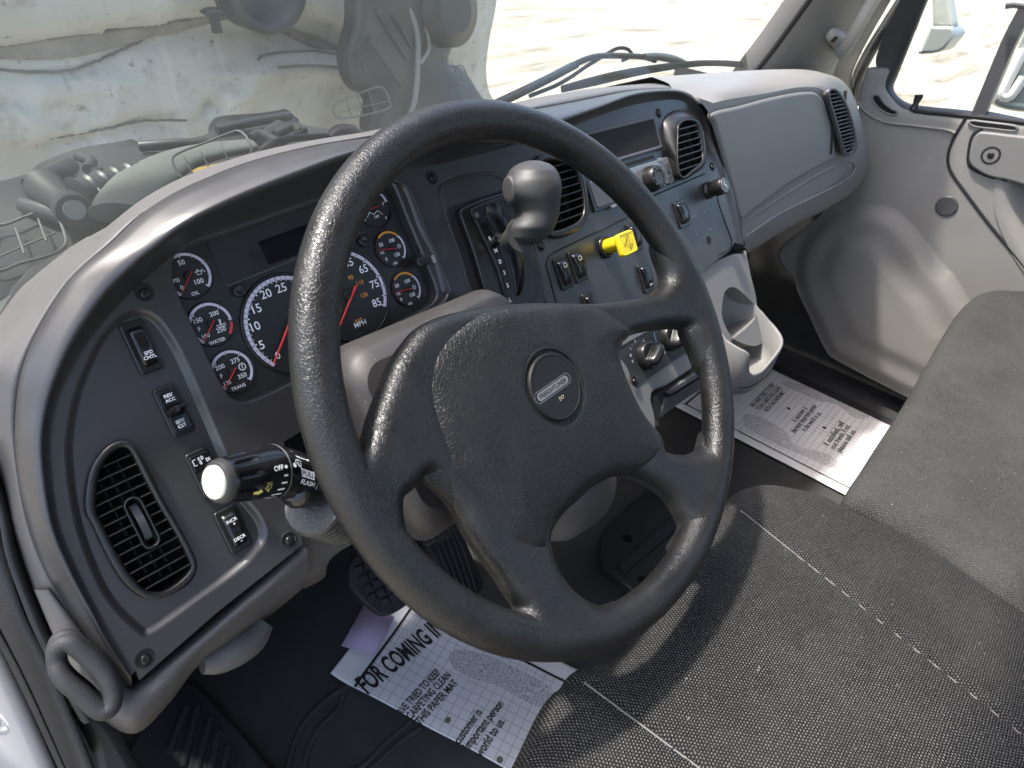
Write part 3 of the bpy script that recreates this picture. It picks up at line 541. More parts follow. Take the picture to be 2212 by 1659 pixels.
# ---- air vents
def vent(outline, inner, n, h0, label, slat=None, proud=.006, matf='black', wheel=None, lip=.0025, fr=DF, skipc=0, mouth=.020):
    o = ccw(cat(outline, 90, True)); i = ccw(cat(inner, 90, True))
    j0 = int(np.argmin(((i-o[0])**2).sum(1))); i = np.roll(i, -j0, 0)
    mb = MB(); mb.grid([[fr.W(a, b, h) for a, b in q] for q, h in ((o, h0-.002), (o*.97+i*.03, h0+proud*.5), (o*.85+i*.15, h0+proud), (o*.15+i*.85, h0+proud*.92), (i, h0+proud*.6), (i*1.0, h0-mouth))], 0, cv=True)
    mb.poly(fr, [i], h0-mouth, 1)
    vo = mb.build('air_vent', [M[matf], M['void']], dash, label)
    lo, hi = i[:, 1].min(), i[:, 1].max(); mb = MB()
    for k in range(1, n):
        v = lo+(hi-lo)*k/n; xs = []
        for a, b in zip(i, np.roll(i, -1, 0)):
            if (a[1]-v)*(b[1]-v) < 0: xs.append(a[0]+(v-a[1])/(b[1]-a[1])*(b[0]-a[0]))
        if len(xs) < 2: continue
        x0, x1 = min(xs), max(xs); spans = [(x0, x1)]
        if wheel and abs(v-wheel[1]) < wheel[3]: spans = [(x0, wheel[0]-wheel[2]), (wheel[0]+wheel[2], x1)]
        th = .0008 if not slat else slat
        for s0, s1 in spans:
            G = []
            for x in np.linspace(s0, s1, 6): G.append([fr.W(x, v+dv, h0+dh) for dv, dh in ((-th*.8, proud*.30), (0, proud*.66), (th*.8, proud*.50), (th*.9+.0006, -.0028), (th*.1+.0002, -.0028))])
            mb.grid(G, 0, cv=True)
    mb.build('slats', M[matf], vo)
    mb = MB()
    for t in (.3, .5, .7):
        x = i[:, 0].min()*(1-t)+i[:, 0].max()*t; mb.box(fr, x-.0006, x+.0006, lo+.006, hi-.006, h0-mouth*.98, h0-mouth*.3)
    mb.build('rear_vanes', M['matte'], vo)
    if wheel:
        mb = MB(); u, v, w_, hh_ = wheel; fo = rrect(u, v, w_*2, hh_*2, w_*.95); fi = rrect(u, v, w_*2-.003, hh_*2-.003, w_*.8)
        mb.grid([[fr.W(a, b, h) for a, b in q] for q, h in ((fo, h0+proud*.3), (fo, h0+proud*.7), (fi, h0+proud*.7), (fi, h0-.004))], 0, cv=True)
        G = [];
        for k in range(57):
            a = math.radians(-70+140*k/56); rr = hh_*.72*(1+(.035 if k % 2 else 0)); G.append([fr.W(u+x, v+math.sin(a)*rr, h0-.006+math.cos(a)*rr*.62) for x in (-w_*.42, -w_*.36, w_*.36, w_*.42)])
        mb.grid(G, 1, smooth=False); mb.build('thumbwheel', [M['black'], M['grey']], vo)
    return vo
wu, wv = DF.uv(D('c7', 868, 150), PK)
vent(vo_, vi_, 14, PK, 'tall oval air vent with thumbwheel beside the door', wheel=(wu, wv, .0066, .0215), slat=.0008)
vent(f7([(880, 250), (950, 150), (1130, 190), (1260, 290), (1350, 340), (1385, 480), (1400, 650), (1385, 770), (1310, 880), (1160, 950), (1020, 935), (900, 800), (850, 500)], 'd5'),
     ci_, 9, .001, 'air vent behind the gear lever knob', slat=.0012)
# the right-hand stack vent stands proud: build on a raised barrel
bo = f7([(1243, 600), (1240, 400), (1310, 300), (1430, 262), (1580, 310), (1690, 430), (1740, 620), (1752, 850), (1710, 960), (1590, 1050), (1480, 1105), (1390, 1060), (1320, 900), (1265, 730)], 'd6')
b1 = f7([(1400, 560), (1405, 450), (1460, 390), (1560, 372), (1650, 400), (1705, 520), (1735, 700), (1745, 840), (1705, 930), (1590, 1020), (1490, 1090), (1425, 1060), (1400, 900), (1395, 720)], 'd6', .016)
oA, oB = ccw(cat(bo, 90, True)), ccw(cat(b1, 90, True)); oB = np.roll(oB, -int(np.argmin(((oB-np.array(b1).mean(0)-(oA[0]-oA.mean(0)))**2).sum(1))), 0)
mb = MB(); mb.grid([[DF.W(a, b, h) for a, b in q] for q, h in ((oA, .0005), (oA*.95+oB*.05, .0025), (oA*.6+oB*.4, .008), (oA*.2+oB*.8, .015), (oB, .016))], cv=True); mb.build('vent_barrel', M['black'], dash)
vent(b1, f7([(1418, 560), (1425, 470), (1475, 412), (1560, 395), (1635, 425), (1682, 530), (1705, 690), (1712, 830), (1680, 905), (1580, 990), (1490, 1062), (1440, 1040), (1415, 900), (1410, 720)], 'd6', .017), 8, .016, 'air vent with angled slats on the right of the radio', slat=.0014, proud=.003, mouth=.0135)
# ---- recess around the gear selector
s_dk = L2([('d5', 85, 700), ('d5', 110, 650), ('d5', 300, 575), ('d5', 560, 500), ('d5', 640, 490), ('d5', 800, 700), ('d5', 900, 1000), ('d5', 1000, 1500), ('d5', 1040, 1740), ('d5', 600, 1850), ('d5', 340, 1480), ('d5', 200, 1080)])
sh_o = L2([('d5', -10, 480), ('d5', 60, 400), ('d5', 200, 345), ('d5', 350, 318), ('d5', 500, 312), ('d5', 600, 360), ('d5', 680, 460), ('d5', 850, 800), ('d5', 930, 1060), ('d5', 1010, 1500), ('d5', 1060, 1750), ('d5', 500, 1900), ('d5', 300, 1500), ('d5', 180, 1100), ('d5', 60, 780)])
so_ = cat(sh_o, 100, True); mb = MB()
mb.rings(DF, [(ccw(so_), .0004), (offset(so_, -.001), .0016), (offset(so_, -.0028), .0014), (offset(so_, -.004), .0002)], 0); dk = ccw(cat(s_dk, 80, True)); mb.poly(DF, [dk], .0007, 1); mb.build('selector_recess', [M['panel'], M['matte']], dash)
# ---- grey pads: outer edge of the dash beyond the trim
top = [('c7', 600, 1300, -.05), ('c7', 430, 1010, -.05), ('c7', 335, 870, -.05), ('c7', 200, 560, -.05), ('c7', 75, 175, -.05), ('c4', 45, 1590, -.05), ('c4', 0, 1400, -.05), ('f', -40, 930, -.05), ('f', -60, 860, -.06), ('f', -30, 790, -.06), ('f', 0, 746, -.06), ('c4', 120, 490, -.055),
       ('c4', 330, 210, -.045), ('c4', 480, 88, -.03), ('c4', 600, 10, -.012), ('c1', 700, 1452, .0), ('c1', 900, 1278, .008), ('c1', 1200, 1108, .012), ('c1', 1600, 965, .015), ('c1', 2000, 876, .015), ('f', 828, 287, .01), ('f', 960, 256, .0), ('f', 1100, 234, -.02), ('c2', 1300, 630, -.03), ('c2', 1500, 588, -.04), ('c2', 1800, 543, -.045), ('c2', 2212, 505, -.05), ('c3', 150, 488, -.055), ('c3', 350, 474, -.055), ('c3', 480, 465, -.055)]
t3 = cat(np.array([DF.P(D(*q[:3]), q[3]) for q in top]), 170); oo = cat(o3, 170)
bk = t3+np.array([0, .10, -.05]); bk2 = t3.copy(); bk2[:, 1] = .56; bk2[:, 2] -= .16; bk2[:, 0] -= .04*(t3[:, 0] < -.2); mb = MB(); mb.grid([bk2, bk, t3+np.array([0, .02, -.003]), t3, t3*.8+oo*.2+DF.n*.004, t3*.5+oo*.5+DF.n*.005, t3*.2+oo*.8+DF.n*.002, oo-DF.n*.003, oo-DF.n*.02])
mb.build('dash_pad', M['pad'], dash)
# passenger side dash
lf = [('c3', -60, 610), ('c3', 100, 560), ('c3', 205, 600), ('c3', 268, 680), ('c3', 312, 800), ('c3', 380, 1000), ('c3', 430, 1200), ('c3', 470, 1400), ('c3', 492, 1530)]
rt_o = [('c3', 0, 500, -.075), ('c3', 180, 488, -.07), ('c3', 350, 475, -.07), ('c3', 570, 458, -.065), ('c3', 800, 448, -.055), ('c3', 950, 450, -.045), ('c3', 1050, 470, -.04), ('c3', 1110, 510, -.04), ('c3', 1165, 590, -.04), ('c3', 1200, 690, -.04), ('c3', 1232, 810, -.04), ('c3', 1256, 950, -.04), ('c3', 1240, 1070, -.04), ('c3', 1150, 1190, -.04), ('c3', 1000, 1288, -.04), ('c3', 850, 1360, -.04), ('c3', 700, 1440, -.04), ('c3', 590, 1510, -.04), ('c3', 490, 1565, -.04)]
ri_m = [('c3', 40, 560, -.05), ('c3', 200, 570, -.03), ('c3', 360, 560, -.012), ('c3', 600, 530, -.012), ('c3', 800, 505, -.012), ('c3', 930, 503, -.010), ('c3', 1000, 515, -.010), ('c3', 1050, 550, -.010), ('c3', 1105, 630, -.010), ('c3', 1145, 720, -.010), ('c3', 1185, 840, -.010), ('c3', 1205, 950, -.010), ('c3', 1195, 1040, -.010), ('c3', 1120, 1140, -.010), ('c3', 980, 1235, -.010), ('c3', 830, 1315, -.010), ('c3', 690, 1395, -.010), ('c3', 590, 1455, -.010), ('c3', 495, 1520, -.010)]
ri_i = [('c3', 190, 640, -.03), ('c3', 290, 635, -.004), ('c3', 400, 610, 0), ('c3', 620, 575, 0), ('c3', 800, 540, 0), ('c3', 910, 535, 0), ('c3', 960, 545, 0), ('c3', 1000, 580, 0), ('c3', 1050, 660, 0), ('c3', 1095, 750, 0), ('c3', 1135, 860, 0), ('c3', 1150, 950, 0), ('c3', 1140, 1010, 0), ('c3', 1080, 1090, 0), ('c3', 950, 1180, 0), ('c3', 800, 1265, 0), ('c3', 680, 1345, 0), ('c3', 590, 1400, 0), ('c3', 490, 1470, 0)]
g3 = lambda L: cat_idx([GF.P(D(*q[:3]), q[3]) for q in L], 5)
A3, B3, C3 = g3(rt_o), g3(ri_m), g3(ri_i); mb = MB()
mb.grid([A3+np.array([0.05, .34, -.16]), A3+np.array([0.03, .16, -.05]), A3+np.array([0.01, .03, 0]), A3, A3*.7+B3*.3+GF.n*.006, A3*.3+B3*.7+GF.n*.005, B3, B3*.5+C3*.5+GF.n*.002, C3])
c2 = [GF.loc(p)[:2] for p in C3]; lfu = [GF.uv(D(*q)) for q in lf]
mb.poly(GF, [list(c2)+lfu[::-1][:-2]], 0)
mb.build('passenger_dash_pad', M['padr'], dash)
gl = cat([GF.uv(D('c3', *q)) for q in ((285, 695), (450, 650), (620, 605), (780, 572), (880, 562), (930, 572), (975, 630), (1015, 760), (1040, 900), (1045, 960), (1015, 990), (900, 1050), (780, 1120), (640, 1220), (520, 1310), (462, 1345), (425, 1200), (360, 960), (310, 780))], 150, True)
mb = MB(); mb.rings(GF, [(offset(gl, .0025), .0004), (offset(gl, .0012), .0004), (offset(gl, .0008), -.0035), (offset(gl, -.0006), -.0035), (offset(gl, -.0010), .0015), (offset(gl, -.0025), .0035), (offset(gl, -.006), .0040)], 0)
mb.build('glove_box_door', M['padr'], dash)
mb = MB(); L = cat([GF.uv(D('c3', *q)) for q in ((470, 1375), (700, 1225), (900, 1100), (1040, 1025), (1130, 990), (1170, 1010), (1165, 1060), (1080, 1130), (900, 1220), (700, 1320), (500, 1455))], 80); mb.tube([GF.W(a, b, -.0005) for a, b in L], .0022, 8); mb.build('knee_pad_bead', M['padr'], dash)
pv_o = [GF.uv(D('c3', *q), .0115) for q in ((1002, 560), (1030, 540), (1070, 560), (1120, 640), (1155, 740), (1178, 850), (1170, 930), (1110, 958), (1085, 900), (1055, 790), (1030, 700), (1008, 620))]
pv_i = [GF.uv(D('c3', *q), .0115) for q in ((1010, 572), (1030, 556), (1062, 575), (1108, 650), (1142, 745), (1163, 850), (1157, 915), (1118, 940), (1097, 895), (1068, 790), (1042, 700), (1018, 625))]
vent(pv_o, pv_i, 17, .0112, 'narrow oval air vent at the passenger end', fr=GF, slat=.0015, matf='grey', proud=.004, mouth=.01)
# ---- bolster under the driver's trim panel and knee panel
bo_t = [('c7', 300, 560, -.012), ('c7', 500, 830, -.012), ('c7', 640, 1030, -.012), ('c7', 730, 1130, -.012), ('c7', 805, 1172, -.012), ('c7', 900, 1110, -.010), ('c7', 1100, 950, -.010), ('c7', 1350, 740, -.010), ('c7', 1600, 520, -.010), ('c7', 1862, 290, -.010)]
bo_m = [('c7', 215, 560, -.03), ('c7', 350, 870, -.03), ('c7', 480, 1110, -.02), ('c7', 640, 1300, -.012), ('c7', 800, 1345, -.005), ('c7', 1000, 1180, -.005), ('c7', 1200, 960, -.005), ('c7', 1450, 740, -.005), ('c7', 1690, 540, -.005), ('c7', 1895, 375, -.008)]
bo_b = [('c7', 190, 560, -.07), ('c7', 320, 880, -.07), ('c7', 450, 1150, -.06), ('c7', 640, 1370, -.055), ('c7', 840, 1445, -.05), ('c7', 1040, 1260, -.05), ('c7', 1230, 1020, -.05), ('c7', 1480, 860, -.05), ('c7', 1700, 690, -.05), ('c7', 1890, 530, -.05)]
b3 = [cat_idx([DF.P(D(*q[:3]), q[3]) for q in L], 6) for L in (bo_t, bo_m, bo_b)]
mb = MB(); mb.grid([b3[0]-DF.n*.01, b3[0], b3[0]*.6+b3[1]*.4+DF.n*.006, b3[1], b3[1]*.85+b3[2]*.15+DF.n*.002, b3[1]*.5+b3[2]*.5, b3[2], b3[2]+np.array([0.02, .06, .02])]); mb.build('lower_bolster', M['pad'], dash)
mb = MB()  # round cable boss below the bolster
P = [DF.P(D('c7', x, y), -.05) for x, y in ((1240, 1010), (1330, 985), (1430, 930), (1540, 860), (1620, 760))]; mb.tube(cat(P, 20), [.010+.006*math.sin(math.pi*i/19) for i in range(20)], 12); mb.build('column_bracket', M['pad'], dash)
mb = MB()  # knee panel to the right of the bolster, under the column
kt = [DF.P(q, -.03) for q in (D('c7', 1700, -60), D('c7', 1900, 130), D('c7', 2212, 190), D('c8', 400, 60), D('c8', 760, 0), D('c5', 900, 1570))]
km = [DF.P(q, -.035) for q in (D('c7', 1860, 330), D('c7', 1980, 330), D('c7', 2212, 260), D('c8', 400, 110), D('c8', 760, 35), D('c8', 900, 0))]
kb = [DF.P(q, -.07) for q in (D('c7', 1870, 560), D('c7', 2000, 480), D('c8', 50, 350), D('c8', 400, 150), D('c8', 760, 50), D('c8', 900, 15))]
a3, m3, z3 = (cat_idx(q, 6) for q in (kt, km, kb)); mb.grid([a3+np.array([0, .06, .03]), a3, a3*.5+m3*.5+DF.n*.003, m3, m3*.5+z3*.5, z3, z3+np.array([0, .2, .06])]); mb.build('knee_panel', M['pad'], dash)
# centre stack lower body in grey (around climate panel) and the cup holder column
mb = MB()
ls = [D('c3', 495, 1545), D('c3', 400, 1600), D('f', 1511, 592), D('f', 1440, 624), D('f', 1300, 702), D('f', 1240, 740)]
LP = Fr(tuple(DF.P(D('f', 1400, 800), .005)), 25)
# ================================================================== instrument cluster
clu = thing('instrument_cluster', 'black instrument cluster with white-ringed dials and red needles behind the steering wheel', 'gauge cluster')
CH = -.011
mb = MB(); mb.poly(DF, [offset(Hp, .0015)], CH); mb.build('face_plate', M['lens'], clu)
mb = MB(); hq = lambda *q: [DF.uv(p, CH) for p in q]
dp = hq((443, 521), (489, 618), (790, 500), (745, 420)); mb.plate(DF, dp, CH, CH+.0008, .0006, 0); mb.plate(DF, hq((489, 616), (489.5, 620), (790, 502), (789, 498)), CH, CH+.0016, .0005, 1)
mb.poly(DF, [hq((556.5, 523), (580, 573), (740, 515), (715, 466))], CH+.0010, 2); mb.build('message_display', [M['lens'], M['grey'], mat('lcd_glass', (.006, .006, .012), .12)], clu)
for q, hgt in (((514, 629), .005), ((782, 522), .005)):
    mb = MB(); u, v = DF.uv(q, CH); mb.rings(DF, [(circle(u, v, .0056), CH), (circle(u, v, .0054), CH+hgt*.7), (circle(u, v, .0046), CH+hgt), (circle(u, v, .0030), CH+hgt*.8), (circle(u, v, .001), CH+hgt*.75)]); mb.build('trip_button', M['black'], clu)
def gauge(ringpts, label, needle, sweep, majors, minors, numerals, ring_w, icon=None, colours=None, numcap=.004, hub=.005, dh=0, rr=None, endtabs=True):
    uvs = [DF.uv(q, CH) for q in ringpts]; cx, cy, r = fitc(uvs)
    if rr: r = rr[2]; cx, cy = rr[0], rr[1]
    mb = MB(); b = CH+.0005+dh
    mb.rings(DF, [(circle(cx, cy, r*1.075, 72), CH), (circle(cx, cy, r*1.07, 72), b+.0016), (circle(cx, cy, r*1.045, 72), b+.0020), (circle(cx, cy, r*1.025, 72), b+.0012), (circle(cx, cy, r*1.015, 72), b)], 0, cap=False)
    mb.poly(DF, [circle(cx, cy, r*1.02, 72)], b, 1)
    go = mb.build('gauge', [M['gloss'], M['dial']], clu, label)
    h = b+.0004; mb = MB(); a0, a1 = sweep
    for (s0, s1, mi) in (colours or [(a0, a1, 0)]): mb.arc(DF, cx, cy, r-ring_w/2, ring_w if mi != 5 else ring_w*.25, s0, s1, h, mi, max(6, int(abs(s1-s0)*14)))
    pt = lambda a, q: (cx+q*math.cos(a), cy+q*math.sin(a))
    for a in majors: mb.line(DF, [pt(a, r-ring_w*1.0), pt(a, r+.0002)], ring_w*.20, h+.0002, 3); mb.line(DF, [pt(a, r-ring_w*1.5), pt(a, r-ring_w*1.02)], ring_w*.30, h+.0002, 4)
    for a in minors: mb.line(DF, [pt(a, r-ring_w*1.0), pt(a, r+.0002)], ring_w*.12, h+.0002, 3); mb.line(DF, [pt(a, r-ring_w*1.45), pt(a, r-ring_w*1.02)], ring_w*.14, h+.0002, 4)
    if endtabs: mb.line(DF, [pt(a1, r-ring_w*1.6), pt(a1, r)], ring_w*.45, h+.0001, 0)
    mb.build('scale_ring', [M['scale'], M['orange'], M['redp'], M['ink'], M['white'], M['darkred']], go)
    mb = MB()
    for t, q, cap, mi in numerals: u, v = DF.uv(q, CH+.001); mb.text(t, DF, u, v, h+.0001, cap, mi, bold=.008)
    if icon: icon(mb, h)
    mb.build('numerals', [M['white'], M['orange'], M['redp']], go)
    mb = MB(); t1, t0 = [np.array(DF.uv(q, b+.004)) for q in needle]     # tail, tip
    d = (t0-t1)/np.linalg.norm(t0-t1); nn = np.array([-d[1], d[0]]); hh = b+.004; w1, w0 = r*.034, r*.016
    mb.add([DF.W(*(t1+nn*w1), hh-.001), DF.W(*(t1-nn*w1), hh-.001), DF.W(*(t0-nn*w0), hh-.001), DF.W(*(t0+nn*w0), hh-.001), DF.W(*(t1-d*w1*.8), hh)[0:3], DF.W(*t1, hh+.0004), DF.W(*t0, hh)], [(0, 5, 6, 3), (5, 1, 2, 6), (0, 4, 5), (4, 1, 5)], 0, False)
    mb.rings(DF, [(circle(cx, cy, hub, 28), b), (circle(cx, cy, hub, 28), b+.0024), (circle(cx, cy, hub*.85, 28), b+.0032), (circle(cx, cy, hub*.5, 28), b+.0034)], 1)
    mb.build('needle', [M['red'], M['matte']], go)
    return cx, cy, r, h
ang = lambda q, c: math.atan2(DF.uv(q, CH)[1]-c[1], DF.uv(q, CH)[0]-c[0])
def sweep_of(ringpts, a, b):
    c = fitc([DF.uv(q, CH) for q in ringpts]); s, e = ang(a, c), ang(b, c)
    while s < e: s += 2*math.pi
    while s-e > 2*math.pi: s -= 2*math.pi
    return s, e
tach = [(525, 689), (613.5, 596), (591, 792), (558, 616), (535, 651), (530, 720), (548, 759)]
spd = [(747, 543.5), (778, 554), (797, 567), (813, 586), (825, 607.5), (832, 631), (834.6, 645), (826.5, 676.6), (724.6, 725.8)]
s0, _ = sweep_of(tach, (591, 792), (660, 700)); e0 = s0-math.radians(270)
step = math.radians(270)/40
gauge(tach, 'rev counter with numerals from 0 to 30', ((634.5, 678), (591.7, 786.7)), (s0, e0), [s0-step*5*k for k in range(1, 8)], [s0-step*k for k in range(1, 40) if k % 5],
      [('0', (600, 767.6), .0065, 0), ('5', (565.2, 744.8), .0075, 0), ('10', (551.6, 704.7), .0075, 0), ('15', (554.3, 666.4), .0075, 0), ('20', (574.4, 634.5), .0075, 0), ('25', (607.2, 621.8), .0075, 0), ('30', (641, 632.7), .0075, 0), ('RPM', (644, 755), .0050, 0)], .0034, hub=.0058)
s1, e1 = sweep_of(spd, (724.6, 725.8), (826.5, 676.6)); e1 = s1-math.radians(262); st = math.radians(262)/18
gauge(spd, 'speedometer with white mph and orange km/h numerals', ((769.9, 618.5), (728, 720.5)), (s1, e1), [s1-st*k for k in range(1, 18, 2)], [s1-st*k for k in range(2, 18, 2)],
      [('55', (751.9, 567.7), .0075, 0), ('65', (783.9, 581), .0075, 0), ('75', (808, 613.8), .0075, 0), ('85', (812.5, 653.7), .0075, 0), ('0', (721, 703), .0070, 0), ('MPH', (777.3, 699.4), .0050, 0), ('km/h', (773.8, 690.6), .0032, 1), ('10', (731.6, 667.8), .0042, 1), ('70', (735.5, 602), .0042, 1), ('90', (756.6, 599.7), .0042, 1), ('110', (776.9, 610.6), .0042, 1), ('130', (786.3, 637.2), .0042, 1)], .0034, hub=.0058, dh=.0008)
def oilcan(mb, h):
    u, v = DF.uv((429, 588.8), CH); L = lambda P, w=.0005: mb.line(DF, [(u+a, v+b) for a, b in P], w, h)
    L([(-.0035, .0008), (-.002, .0012), (-.0016, -.0016), (.0016, -.0016), (.0032, .0016), (.0042, .0010)]); L([(-.002, .0012), (.0008, .0012), (.0016, .0004), (.0032, .0016)]); L([(-.0006, .0012), (-.0006, .0022)]); L([(-.0014, .0024), (.0002, .0024)]); L([(.0046, .0002), (.0046, -.0006)], .0008)
def therm(mb, h):
    u, v = DF.uv((476, 700), CH); L = lambda P, w=.0005: mb.line(DF, [(u+a, v+b) for a, b in P], w, h)
    L([(0, .004), (0, 0)], .0009); mb.poly(DF, [circle(u, v, .0009, 12)], h); L([(.0002, .0034), (.0014, .0034)]); L([(.0002, .0022), (.0014, .0022)])
    for dy in (-.0006, -.0022): L([(-.004+.0008*k, dy+.0004*math.sin(k*1.6)) for k in range(11)])
def gear(mb, h):
    u, v = DF.uv((522.4, 792.2), CH); mb.arc(DF, u, v, .0027, .0006, 0, 6.3, h)
    for k in range(10): a = k*.628; mb.line(DF, [(u+.0028*math.cos(a), v+.0028*math.sin(a)), (u+.0036*math.cos(a), v+.0036*math.sin(a))], .0007, h)
    mb.line(DF, [(u, v-.0016), (u, v+.0018)], .0007, h); mb.line(DF, [(u, v+.0012), (u+.0010, v+.0012)], .0004, h)
oil = [(386.2, 548.2), (412.8, 548.2), (439.3, 563.8), (454.2, 590.3), (452.6, 620), (391, 640.3)]
wat = [(409.4, 694.7), (433, 656.4), (469.5, 656.4), (497.8, 687.4), (501.4, 703.8), (498.7, 723), (439.5, 744.8)]
trn = [(456.8, 795), (480.5, 759.4), (515, 758.5), (540.6, 784), (545, 804), (541.6, 820.4), (486, 845)]
a1_ = [(818.3, 512), (837.8, 498), (856.6, 505), (872, 528), (875, 545), (873, 558.3), (832, 571)]
a2_ = [(852.7, 602), (870.6, 586.4), (889, 592), (905, 615), (908, 631), (904, 644), (868, 657)]
def marks(s, e, n): return [s+(e-s)*k/n for k in range(1, n)]
s, e = sweep_of(oil, (391, 640), (452.6, 620)); mk = marks(s, e, 8)
gauge(oil, 'oil pressure dial in psi at the upper left of the cluster', ((414.3, 587), (392.5, 637)), (s, e), mk[3:4], mk[:3]+mk[4:], [('50', (391.7, 567), .0040, 0), ('100', (430, 607.5), .0040, 0), ('0', (393.3, 621.6), .0038, 0), ('PSI', (380.8, 606), .0031, 0), ('OIL', (422, 633.3), .0029, 0)], .0023, oilcan, hub=.0034)
s, e = sweep_of(wat, (439.5, 744.8), (498.7, 723)); mk = marks(s, e, 6); er = s+(e-s)*.86
gauge(wat, 'water temperature dial with a red band', ((463, 692), (440.4, 741)), (s, e), mk[1:4:2], mk[::2], [('150', (427.6, 692), .0038, 0), ('200', (462.3, 677.3), .0038, 0), ('250', (477.8, 712), .0038, 0), ('100', (445, 725.6), .0034, 0), ('F', (430.5, 711), .0034, 0), ('WATER', (469.6, 736.6), .0029, 0)], .0023, therm, colours=[(s, er+.06, 0), (er-.03, e, 2)], hub=.0034, endtabs=False)
s, e = sweep_of(trn, (486, 845), (541.6, 820.4)); mk = marks(s, e, 6)
gauge(trn, 'transmission temperature dial at the bottom left of the cluster', ((509.7, 794.9), (486.9, 840.5)), (s, e), mk[1:4:2], mk[::2], [('200', (475, 793), .0038, 0), ('275', (507.8, 778.5), .0038, 0), ('350', (523.3, 811.3), .0038, 0), ('125', (491.4, 826.8), .0034, 0), ('F', (478.8, 812.2), .0034, 0), ('TRANS', (515, 835.9), .0029, 0)], .0023, gear, hub=.0034)
for pts_, lab, nd, num, icn in ((a1_, 'upper air pressure dial marked P', ((857.3, 535.7), (818.3, 540.4)), [('50', (823, 528.6), .0037, 0), ('100', (846.4, 519.3), .0037, 0), ('150', (858, 549.7), .0037, 0), ('0', (834.7, 559.9), .0034, 0), ('PSI', (826, 546.6), .0027, 0), ('AIR', (854, 568.5), .0026, 0)], ('P', (861, 532))),
                                (a2_, 'lower air pressure dial marked S', ((889.4, 623.2), (853.5, 631.8)), [('50', (857.4, 616.9), .0037, 0), ('100', (880, 606.8), .0037, 0), ('150', (891, 636.4), .0037, 0), ('0', (867, 646.7), .0034, 0), ('PSI', (861, 634.9), .0027, 0), ('AIR', (886, 655.5), .0026, 0)], ('S', (893.5, 620.5)))):
    cx, cy, r = fitc([DF.uv(q, CH) for q in pts_]); s = ang(pts_[-1], (cx, cy)); e = ang(pts_[-2], (cx, cy)); s = s if s > e else s+2*math.pi
    if s-e > 2*math.pi: s -= 2*math.pi
    aO0, aO1 = ang(pts_[0], (cx, cy))+.1, ang(pts_[2], (cx, cy))-.05; aO0 = aO0 if aO0 > 0 else aO0+2*math.pi
    def ic(mb, h, icn=icn): u, v = DF.uv(icn[1], CH); mb.arc(DF, u, v, .0020, .0004, 0, 6.3, h); mb.text(icn[0], DF, u, v, h, .0022)
    gauge(pts_, lab, nd, (s, e), [aO1], [aO0-.5*(aO0-aO1), aO1-.5*(aO1-e)], num, .0021, ic, colours=[(s, aO0, 5), (aO0, aO1, 1), (aO1-.03, e, 0)], hub=.0032)
    bpy.data.objects  # noqa
fu, fv = DF.uv((806, 449), CH); cx, cy, r = fitc([DF.uv(q, CH) for q in a1_])
def pump(mb, h):
    u, v = DF.uv((793.8, 457), CH); mb.line(DF, rrect(u, v-.0008, .0022, .0024, .0003), .0006, h, 0, True)
    u, v = DF.uv((813, 478), CH); mb.arc(DF, u, v, .0105, .0005, 2.6, 1.9, h, 0, 10); mb.arc(DF, u, v, .0105, .0005, 1.2, .45, h, 0, 10); mb.arc(DF, u, v+.0115, .0042, .0005, 3.6, 5.8, h, 0, 10)
gauge(a1_, 'fuel dial marked F and DEF at the top right of the cluster', ((819.9, 444.3), (785.5, 457.5)), (math.radians(215), math.radians(10)), [math.radians(60)], [], [('F', (827.7, 440.4), .0032, 0), ('DEF', (814.4, 467.7), .0026, 0), ('F', (834.7, 470.8), .0030, 0), ('ONLY', (808, 434.5), .0014, 0)], .0022, pump, hub=.0036, rr=(fu, fv, r*1.05))
# warning-lamp dimmer tab on the right frame strip
mb = MB(); u, v = DF.uv((912, 565), .004); mb.plate(DF, rrect(u, v, .017, .010, .003), .001, .008, .002, 0)
u2, v2 = DF.uv(D('d4', 1900, 1090), .008)
for k, t in enumerate(('PUSH', 'MODE', 'HOLD', 'RESET')): mb.text(t, DF, u2, v2+.0030-k*.0020, .0083, .0013, 1, rot=0, bold=.01, sx=.9)
mb.build('reset_button', [M['black'], M['white']], clu)
# ================================================================== steering wheel
def between(mb, t, fr, p0, p1, h, cap, m=0, bold=.012):
    """lettering whose baseline runs from uv point p0 to p1 (stretched to fit)"""
    V, F = text_mesh(t, bold); w = V[:, 0].max()-V[:, 0].min(); p0, p1 = np.array(p0), np.array(p1); L = np.linalg.norm(p1-p0); a = math.atan2(*(p1-p0)[::-1])
    k = cap/.70; sx = L/(w*k); c = (p0+p1)/2+np.array([-math.sin(a), math.cos(a)])*cap*.5; mb.text(t, fr, c[0], c[1], h, cap, m, rot=a, bold=bold, sx=sx)
sw = thing('steering_wheel', 'large black four-spoke steering wheel with grained rim and padded centre', 'steering wheel')
mb = MB(); RR, TR = .2135, .0158; G = []
for i in range(180):
    a = 2*math.pi*i/180; c, s = math.cos(a), math.sin(a); row_ = []
    for q in np.linspace(0, 2*math.pi, 28, endpoint=False):
        rr = TR*(1+.03*math.cos(2*q)); x = RR+rr*math.cos(q)*.98; row_.append(WF.W(x*c, x*s, rr*math.sin(q)*1.02))
    G.append(row_)
mb.grid(G, cu=True, cv=True); mb.build('rim', M['rim'], sw)
g = lambda c, L, h: [WF.uv(D(c, *q), h) for q in L]
SH = -.010
out = g('c5', [(1450, 378), (1250, 382), (1000, 405), (760, 460), (620, 530), (520, 640), (450, 740), (400, 850), (350, 970), (300, 1100), (262, 1220)], SH)
out += g('c5', [(236, 1320)], 0)+[]
rimpt = lambda q: (lambda uv: (np.array(uv)/np.linalg.norm(uv)*.221))(WF.uv(q, 0))
